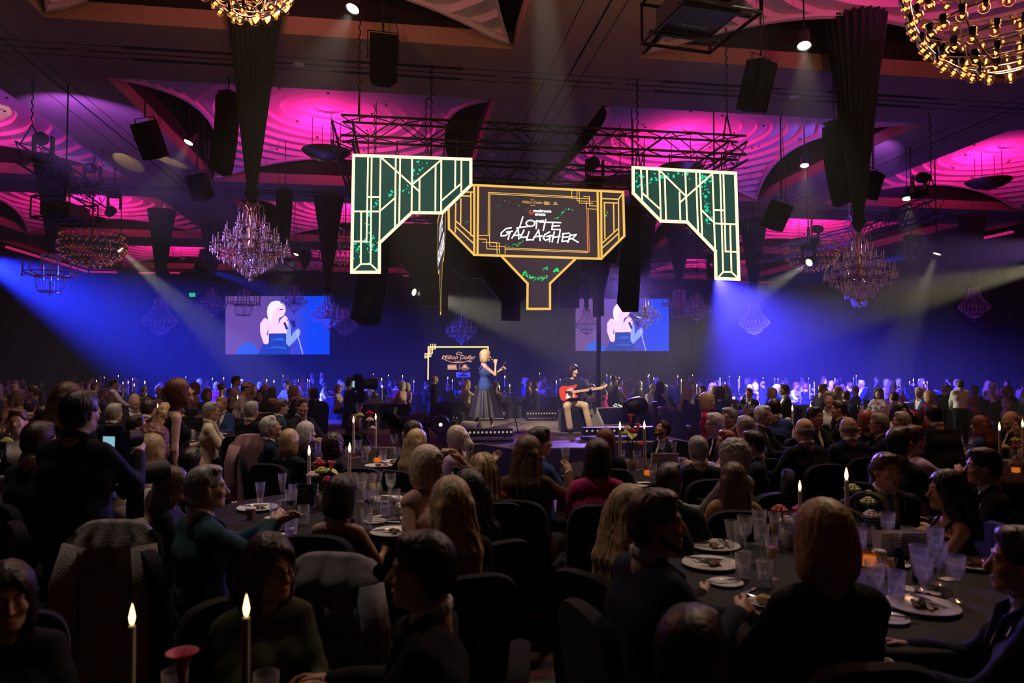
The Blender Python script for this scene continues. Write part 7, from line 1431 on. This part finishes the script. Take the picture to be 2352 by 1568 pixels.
guest(1926, 920, -70, 'man with cropped dark hair in a black jacket', d=10, q=1, hair='crop', haircol='dark', topcol='black')
guest(2068, 925, 170, 'dark-haired woman smiling over the table', d=10, q=1, female=True, hair='half', haircol='black', top='top', topcol='cream')
# --- on the aisle side
guest(186, 898, 12, 'photographer in black with dark curly hair seen from behind, camera raised', d=3.95, q=2, seated=False, hair='short', haircol='black', topcol='black', under='black', armr=(0.12, 0.36, 1.36), arml=(0.2, 0.34, 1.3), girth=1.15)
guest(158, 880, 15, 'woman with long purple-lit brown hair standing beyond the photographer', d=5.6, q=1, seated=False, female=True, hair='long', haircol='brown', top='dress', topcol='black', sleeves='none', arms='side')
guest(264, 992, 48, 'camera operator in a white shirt crouching with a black camera', d=4.45, q=2, hair='short', haircol='black', top='top', topcol='white', lean=0.3, girth=1.2, armr=(0.1, 0.4, 1.0), arml=(0.12, 0.42, 1.0))
guest(414, 871, 60, 'standing woman with a sleek bob in a black off-shoulder dress', d=6.5, q=2, seated=False, female=True, hair='bob', haircol='auburn', top='off', topcol='black', sleeves='none', arms='side', lean=0.12, hpitch=-0.35)
guest(106, 933, 15, 'man in a dark blue suit seen from behind near the tall candle', d=8.6, q=1, hair='short', haircol='dark', topcol='navy')
guest(92, 970, 20, 'man with dark hair and blue rim light behind the photographer', d=5.0, q=1, hair='short', haircol='dark', topcol='navy')
guest(316, 955, 68, 'man in a blue suit bending over his plate', d=7.5, q=1, hair='short', haircol='dark', topcol='navy', lean=0.15, hpitch=-0.2)
guest(357, 978, 18, 'woman with curly auburn hair before the standing woman', d=5.6, q=1, female=True, hair='curly', haircol='auburn', top='top', topcol='black')
guest(344, 1000, -22, 'woman with long blonde hair in a black top turned aside', d=4.95, q=1, female=True, hair='long', haircol='blonde', top='top', topcol='black', hroll=0.2)
guest(440, 1032, 12, 'person with black hair bowed low in front of the standing woman', d=5.4, q=1, hair='short', haircol='black', topcol='black', hpitch=-0.4)
guest(263, 927, 14, 'grey-haired man in a dark suit seen from behind by an orange votive', d=9.2, q=1, hair='short', haircol='grey', topcol='navy')
guest(343, 916, 10, 'broad man in a black suit leaning on the table', d=10, q=1, hair='short', haircol='dark', topcol='black', girth=1.2, lean=0.2)
guest(383, 928, 30, 'woman with long golden hair and a glittering top', d=9.4, q=1, female=True, hair='wavy', haircol='blonde', top='top', topcol='cream')
guest(486, 924, 70, 'grey-haired man in glasses and a pale grey suit', d=9.6, q=1, hair='short', haircol='grey', topcol='cream', glasses=True)
guest(578, 922, 18, 'grey-haired man in a black suit seen from behind before the white-shirted waiter', d=9.6, q=1, hair='short', haircol='grey', topcol='black')
guest(646, 917, 62, 'man with brown hair in a teal-grey suit', d=10.8, q=1, hair='short', haircol='brown', topcol='teal')
guest(694, 914, 118, 'man with an open white shirt and pocket square', d=10.2, q=1, hair='short', haircol='brown', topcol='charcoal', hyaw=-0.3)
w2, JX = guest(566, 876, 76, 'waiter in a white shirt and flat cap bending to serve', d=13.5, q=1, seated=False, hair='crop', haircol='dark', top='top', topcol='white', cap='cream', lean=0.25)
guest(543, 863, 80, 'waiter in a white shirt and braces standing behind the flat cap', d=16, q=1, seated=False, hair='short', haircol='dark', top='top', topcol='white', arms='front')
w1, JW = guest(263, 870, 70, 'waiter in a white shirt and dark waistcoat carrying a tray', d=17, q=1, seated=False, hair='short', haircol='dark', top='top', topcol='white', arms='front')
co, J = guest(806, 866, 60, 'camera operator in black with a camera on the shoulder', d=15, q=1, seated=False, hair='short', haircol='dark', top='top', topcol='black', armr=(0.15, 0.2, 1.45), arml=(0.12, 0.25, 1.4))
guest(1410, 861, 70, 'tall man in a dark suit standing behind the guitarist, face brightly lit', d=19.5, q=1, seated=False, hair='short', haircol='brown', topcol='black', arms='side')
guest(1424, 872, 95, 'waiter in white shirt and dark bow tie beside the tall man', d=20.5, q=1, seated=False, hair='short', haircol='dark', top='top', topcol='white', arms='front')
tw, JT = guest(1518, 884, 75, 'standing woman with long dark hair and bare shoulders reading a tablet', d=16.3, q=1, seated=False, female=True, hair='long', haircol='black', top='off', topcol='black', sleeves='none', arms='front', hpitch=-0.4)
guest(999, 862, 80, 'bald man in a black suit standing before the gold neon frame', d=20.5, q=1, seated=False, hair='balding', haircol='grey', topcol='black', arms='side')
guest(717, 855, 150, 'man in pale shirt standing at the back beside a bald man', d=30, q=0, seated=False, hair='short', haircol='brown', topcol='black', arms='side'); guest(739, 855, 190, 'bald man in black suit standing at the back beside a man in pale shirt', d=30, q=0, seated=False, hair='balding', haircol='grey', topcol='black', arms='side')
guest(2204, 872, 10, 'waiter in white shirt and braces seen from behind at the back', d=17, q=1, seated=False, hair='short', haircol='dark', top='top', topcol='white', arms='front')
# --- cameras and clothes left on chairs
def camera(p, rz, label, s=1.0):
    r = thing('camera', label, 'camera', tuple(p), rz, 'cameras', s); MB().box((0, 0, 0), (0.15, 0.07, 0.11)).build('body', M_BLKM, r, smooth=False); MB().lathe([(0.045, 0), (0.045, 0.06), (0.05, 0.1), (0.05, 0.14), (0, 0.13)], 18, M=T(0, 0.03, 0, rx=-PI / 2)).build('lens', M_BLK, r); MB().box((0, 0, 0.07), (0.06, 0.06, 0.03)).build('viewfinder', M_BLKM, r, smooth=False); MB().box((0, -0.037, 0), (0.075, 0.004, 0.055)).build('display', emitm('camera_display', (0.3, 0.6, 0.7), 0.8), r, smooth=False); MB().box((0.065, 0.01, -0.1), (0.04, 0.05, 0.12)).build('grip', M_BLKM, r, smooth=False); return r
camera(at_d(262, 1012, 4.0), -0.4, 'black stills camera with a lit display held by the photographer'); camera(at_d(284, 1092, 4.25), -0.7, 'black camera with grip held by the operator in white', 1.5)
cr_ = camera(P_local(co, V3(0.12, 0.14, 1.6)), co.rotation_euler.z, 'large black broadcast camera on the operator’s shoulder', 2.4)
def held(root, J, hand, dv, size, name, label, cat, m_, rx=0.0):
    p = P_local(root, J['hand' + hand] + V3(*dv)); o = MB().box((0, 0, 0), size, M=T(rx=rx)).build(name, m_, None, p, root.rotation_euler.z, smooth=False); return tag(o, label, cat)
held(rw, JR, 'l', (0, 0.02, 0.03), (0.075, 0.01, 0.15), 'phone', 'pink phone held up by the woman with short red hair', 'phone', mat('pink_case', (0.6, 0.1, 0.15), 0.4), 0.2)
held(tw, JT, 'r', (-0.1, 0.03, 0.02), (0.26, 0.19, 0.012), 'tablet', 'tablet in the hands of the standing bare-shouldered woman', 'tablet', mat('tablet_glass', (0.3, 0.34, 0.4), 0.2), 0.5)
for w_, j_, nm_ in ((w1, JW, 'waiter in the dark waistcoat'), (w2, JX, 'waiter in the flat cap')):
    p = P_local(w_, (j_['handr'] + j_['handl']) / 2 + V3(0, 0.06, 0.04)); r = thing('serving_tray', 'round tray carried by the ' + nm_, 'tray', tuple(p), 0, 'serving trays'); MB().lathe([(0, 0), (0.19, 0), (0.2, 0.02), (0.195, 0.02), (0.185, 0.006), (0, 0.006)], 28).build('disc', M_BLK, r)
    for a in (0.4, 2.4, 4.4): inst(SPL, 'dessert_plate', r, (0.1 * math.cos(a), 0.1 * math.sin(a), 0.008))
Rm, cm2 = JS['Rh'], JS['head']; sgm = MB()
for sx in (-1, 1): sgm.ball(tuple(cm2 + Rm @ V3(sx * 0.038, 0.07, 0.125)), (0.032, 0.02, 0.026), 10, 6); sgm.tube([tuple(cm2 + Rm @ V3(sx * 0.07, 0.06, 0.12)), tuple(cm2 + Rm @ V3(sx * 0.1, -0.02, 0.06))], 0.004, 5)
sgm.tube([tuple(cm2 + Rm @ V3(-0.02, 0.078, 0.13)), tuple(cm2 + Rm @ V3(0.02, 0.078, 0.13))], 0.005, 5); o = sgm.build('sunglasses', mat('dark_lens', (0.01, 0.01, 0.03), 0.1)); o.parent = sw_
# folded reading card and its stand near the stage
q = at_d(905, 974, 10.2); r = thing('reading_card', 'large black folded card with gold edges held open on a stand before the stage', 'card', (q.x, q.y, 0), -0.5); MB().tube([(0, 0, 0.02), (0, 0, q.z - 0.02)], 0.015, 8).build('stand', M_BLK, r); MB().lathe([(0.2, 0), (0.2, 0.015), (0, 0.02)], 20).build('foot', M_BLK, r)
for k, (dx, a) in enumerate(((-0.1, 0.35), (0.11, -0.5))): MB().box((dx, 0.0, q.z + 0.04), (0.24, 0.012, 0.17), M=T(0, 0, 0, ry=0.0) @ T(0, 0, q.z, ry=0.55 if k else 0.5) @ T(0, 0, -q.z)).build('leaf', M_BLKM, r, smooth=False)
MB().box((0.05, -0.012, q.z + 0.12), (0.36, 0.01, 0.012), M=T(0, 0, q.z, ry=0.8) @ T(0, 0, -q.z)).build('gilt_edge', M_HOLD, r, smooth=False)
# glass in the raised hand
q = P_local(fw_, JF['handr'] + V3(0.0, 0.01, -0.09)); glass(q.x, q.y, q.z, 'f', 'raised hand of the woman in the fur collar')
def coat_chair(px, py, d, face, label, m_, puffer=False):
    top = at_d(px, py, d); rz = -math.radians(face) - YAW; r0 = thing('banquet_chair', 'black covered chair under the ' + short(label), 'chair', (top.x, top.y, 0), rz, 'chairs with coats'); dy = Matrix.Rotation(rz, 3, 'Z') @ Vector((0, 0.27, 0)); r0.location = (top.x + dy.x, top.y + dy.y, 0); inst(CB, 'backrest', r0); inst(CS, 'seat', r0)
    for lx, ly in ((-0.2, -0.21), (0.2, -0.21), (-0.2, 0.19), (0.2, 0.19)): inst(CL, 'leg', r0, (lx, ly, 0))
    c_ = thing('draped_coat', label, 'coat', tuple(r0.location), rz, 'coats on chairs'); N = 40; vs = []; fs = []; K = 44; zt = top.z
    for k in range(K + 1):
        t = k / K; front = t < 0.25; z = (zt - 0.32 + 0.32 * t / 0.25) if front else zt - (t - 0.25) / 0.75 * 0.78
        for i in range(N + 1):
            u = -1 + 2 * i / N; arch = 0.05 * abs(u) ** 4; w = 0.215 if z > 0.6 else 0.22; pf = (0.035 * abs(math.sin((zt - z) * 19)) + 0.025 * abs(math.sin(u * 5.5 + 0.8))) if puffer else 0.012 * math.sin(u * 14 + z * 5); y = -0.285 - (0.055 + pf) * (1 if not front else -1.5) * min(1, (t - 0.25) * 8 if t > 0.25 else (0.25 - t) * 8); vs.append((u * w * (1 - 0.15 * (z > zt - 0.08)), y, min(z, zt - arch if z > zt - 0.3 else z)))
    for k in range(K):
        for i in range(N): fs.append((k * (N + 1) + i, k * (N + 1) + i + 1, (k + 1) * (N + 1) + i + 1, (k + 1) * (N + 1) + i))
    MB().add(vs, fs).build('fabric', m_, c_, angle=180)
    for sx in (-1, 1):
        pts = [(sx * 0.17, -0.33, zt - 0.12), (sx * 0.205, -0.36, zt - 0.3), (sx * 0.2, -0.37, zt - 0.5), (sx * 0.19, -0.36, zt - 0.68)]; MB().tube(pts, [0.06, 0.065, 0.06, 0.045], 12).build('sleeve', m_, c_, angle=180)
    return c_
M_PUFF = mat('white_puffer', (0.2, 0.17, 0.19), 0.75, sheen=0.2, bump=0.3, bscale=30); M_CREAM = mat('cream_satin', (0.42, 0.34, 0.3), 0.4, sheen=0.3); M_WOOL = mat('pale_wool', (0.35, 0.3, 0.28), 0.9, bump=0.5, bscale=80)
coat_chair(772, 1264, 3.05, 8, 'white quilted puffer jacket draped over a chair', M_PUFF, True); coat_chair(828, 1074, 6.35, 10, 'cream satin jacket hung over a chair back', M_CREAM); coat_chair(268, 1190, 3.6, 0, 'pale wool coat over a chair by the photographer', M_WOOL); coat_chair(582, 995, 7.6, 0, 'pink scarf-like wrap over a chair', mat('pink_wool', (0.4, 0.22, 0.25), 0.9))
# --- the rest of the hall: tables in rows, guests around them
TPL = []
tp_spec = [dict(hair='short', haircol='dark', topcol='black', arms='table'), dict(hair='short', haircol='grey', topcol='navy', arms='clasp', hyaw=0.3), dict(hair='crop', haircol='brown', topcol='charcoal', arms='table', hyaw=-0.4, girth=1.15), dict(hair='balding', haircol='grey', topcol='navy', arms='lap'), dict(female=True, hair='bob', haircol='blonde', top='top', topcol='black', arms='clasp'), dict(female=True, hair='long', haircol='brown', top='top', topcol='red', arms='table', hyaw=0.3, sleeves='short'),
           dict(female=True, hair='half', haircol='dark', top='strap', topcol='blue', arms='table', sleeves='none', hyaw=-0.3), dict(female=True, hair='wavy', haircol='blonde', top='top', topcol='lilac', arms='chin'), dict(hair='short', haircol='brown', top='top', topcol='white', arms='table', lean=0.1), dict(hair='short', haircol='dark', topcol='black', tie='tie', arms='chin', girth=1.1), dict(female=True, hair='updo', haircol='dark', top='off', topcol='black', sleeves='none', arms='clasp', hyaw=0.4), dict(female=True, hair='curly', haircol='auburn', top='top', topcol='magenta', arms='table', sleeves='short')]
CW = {'black': 'black', 'navy': 'navy', 'charcoal': 'charcoal', 'blue': 'blue', 'white': 'white', 'lilac': 'lilac', 'red': 'red', 'magenta': 'magenta', 'cream': 'cream', 'grey': 'grey', 'pink': 'pink', 'teal': 'teal'}
HW = {'short': 'short {} hair', 'crop': 'cropped {} hair', 'balding': 'a bald crown', 'bob': 'a {} bob', 'long': 'long {} hair', 'half': 'shoulder-length {} hair', 'wavy': 'wavy {} hair', 'updo': '{} hair pinned up', 'curly': 'curly {} hair'}
rc = random.Random(11); NP = 0
def far_guest(x, y, rz, ti, where, zoff=0.0):
    global NP
    sp0 = tp_spec[ti]; new = len(TPL) <= ti or TPL[ti] is None
    hc_ = rc.choice(['dark', 'brown', 'grey', 'black', 'blonde', 'auburn', 'white']) if rc.random() < 0.7 else sp0['haircol']; tcs = ['black', 'navy', 'charcoal', 'black', 'blue'] if not sp0.get('female') else ['black', 'navy', 'red', 'lilac', 'magenta', 'cream', 'teal', 'pink']; tcol = rc.choice(tcs) if sp0['topcol'] != 'white' else 'white'
    fem = sp0.get('female'); lb = ('woman' if fem else 'man') + ' with ' + HW[sp0['hair']].format(hc_) + ' in ' + ('a ' + CW[tcol] + (' suit' if sp0.get('top', 'jacket') == 'jacket' else (' shirt' if not fem else ' top'))) + ' ' + where
    if new:
        while len(TPL) <= ti: TPL.append(None)
        root, J = make_person((x, y, 0), 0, lb, q=0, group='guests ' + where, **sp0); TPL[ti] = root
    else:
        src = TPL[ti]; root = src.copy(); COL.objects.link(root); root['label'] = lb; root['group'] = 'guests ' + where
        for ch in src.children: c = ch.copy(); COL.objects.link(c); c.parent = root
    root.location = (x, y, 0); root.rotation_euler = (0, 0, rz); sc = rc.uniform(0.93, 1.05); root.scale = (sc,) * 3
    for ch in root.children:
        nm = ch.name.split('.')[0]; m_ = None
        if nm == 'hair': m_ = hair_mat(hc_, HAIR[hc_])
        elif nm in ('jacket', 'top', 'dress', 'strap'): m_ = cloth_mat(tcol)
        elif nm == 'body': m_ = skin_mat(rc.choice(['fair', 'fair', 'mid', 'tan']))
        if m_: ch.material_slots[0].link = 'OBJECT'; ch.material_slots[0].material = m_
    NP += 1; return root
placed = [tuple(v) for v in TABLES.values()]
def seen(x, y, pad=0):
    q = Vector((x, y, 1.2)) - CAMP; d = q.dot(_F); 
    if d < 1: return False
    px = 1176 + FPX * q.dot(_R) / d; return -40 - pad < px < 2392 + pad
def free(x, y):
    if -2.4 < x < 7.2 and 10.2 < y < 19.6: return False
    return all((x - a) ** 2 + (y - b) ** 2 > 2.75 ** 2 for a, b in placed)
existing = [(o.location.x, o.location.y) for o in COL.objects if o.get('category') == 'person']
ROWS = [(12.4, 3.5, 6, 'level with the stage front'), (15.6, 3.5, 6, 'beside the stage'), (18.9, 3.6, 5, 'level with the stage back'), (22.3, 3.7, 5, 'just behind the stage'), (26.0, 3.8, 4, 'midway behind the stage'), (30.0, 4.0, 3, 'at the rear tables'), (34.5, 4.2, 3, 'near the far drape'), (39.5, 4.6, 3, 'under the far drape')]
ti = 0
for ri, (Y, dx, npp, where) in enumerate(ROWS):
    x = XL + 2.2 + (ri % 2) * 1.7
    while x < XR - 2:
        jx, jy = x + rc.uniform(-0.3, 0.3), Y + rc.uniform(-0.4, 0.4)
        if seen(jx, jy, 60) and free(jx, jy):
            placed.append((jx, jy)); table(jx, jy, 'round black banquet table ' + where.replace('at the rear tables', 'in the rear rows'))
            for k in range(2 if Y < 32 else 1):
                a = rc.random() * 6.28; fx, fy = jx + 0.25 * math.cos(a), jy + 0.25 * math.sin(a); candle(fx, fy, rc.uniform(1.22, 1.5), 'table ' + where, 'lit taper candle on a table ' + where.replace('at the rear tables', 'in the rear rows'), 1.3 if Y < 20 else 1.4)
            if Y < 24:
                for k in range(4 if Y < 20 else 3): a = rc.random() * 6.28; d = 0.3 + 0.45 * rc.random(); glass(jx + d * math.cos(a), jy + d * math.sin(a), TZ, rc.choice('tvf'), 'tables ' + where)
                card(jx + 0.1, jy - 0.3, -0.1, 0.26, 0.13, 'white printed card on a table ' + where, None, 3); centrepiece(jx, jy, '', 'low flowers on a table ' + where, rc.randrange(99), 1.1, ('red', 'cream', 'lime'))
            a0 = rc.random() * 6.28
            for k in range(npp):
                a = a0 + 2 * PI * k / npp + rc.uniform(-0.12, 0.12); gx, gy = jx + 1.12 * math.cos(a), jy + 1.12 * math.sin(a)
                if not seen(gx, gy) or any((gx - u) ** 2 + (gy - v) ** 2 < 0.55 ** 2 for u, v in existing): continue
                if -1.6 < gx < 6.4 and 11.0 < gy < 18.8: continue
                existing.append((gx, gy)); rz = a + PI / 2 + rc.uniform(-0.35, 0.35); g_ = far_guest(gx, gy, rz, ti % 12 if rc.random() < 0.6 else rc.randrange(12), where); ti += 1
                if Y < 20: chair(gx, gy, rz, 'black covered banquet chair ' + where, 'chairs ' + where)
        x += dx
# guests sitting at the eight farther tables that carry no figure yet
for key, n in (('E', 5), ('F', 4), ('G', 4), ('H', 6), ('I', 5), ('J', 6), ('K', 7), ('L', 6)):
    cx_, cy_ = TABLES[key]; a0 = rc.random() * 6.28
    for k in range(n):
        a = a0 + 2 * PI * k / n; gx, gy = cx_ + 1.12 * math.cos(a), cy_ + 1.12 * math.sin(a)
        if (Vector((gx, gy, 0)) - Vector((0, 0, 0))).length < 6.5 or not seen(gx, gy) or any((gx - u) ** 2 + (gy - v) ** 2 < 0.62 ** 2 for u, v in existing): continue
        if -1.6 < gx < 6.4 and 11.0 < gy < 18.8: continue
        existing.append((gx, gy)); far_guest(gx, gy, a + PI / 2 + rc.uniform(-0.3, 0.3), rc.randrange(12), 'at the ' + FARS[key]); chair(gx, gy, a + PI / 2, 'black covered banquet chair at the ' + FARS[key], 'chairs at the farther tables')
print('PEOPLE', PERSON_N[0], NP, sum(1 for o in COL.objects if o.get('category') == 'person'), 'OBJ', len(COL.objects))

# ------------------------------------------------------------------ haze filling the hall
hz = bpy.data.materials.new('haze'); hz.use_nodes = True; nt = hz.node_tree; nt.nodes.clear()
o = nt.nodes.new('ShaderNodeOutputMaterial'); sv = nt.nodes.new('ShaderNodeVolumeScatter')
sv.inputs['Density'].default_value = 0.0082; sv.inputs['Anisotropy'].default_value = 0.25; sv.inputs['Color'].default_value = (1, 1, 1, 1)
nt.links.new(sv.outputs[0], o.inputs['Volume'])
ho = MB().box(((XL + XR) / 2, (9.5 + YB - 0.45) / 2, 4.0), (XR - XL - 0.9, YB - 0.45 - 9.5, 7.96)).build('haze', hz, smooth=False)
ho.display_type = 'WIRE'; tag(ho, 'thin theatrical haze hanging in the hall', 'haze', kind='stuff')
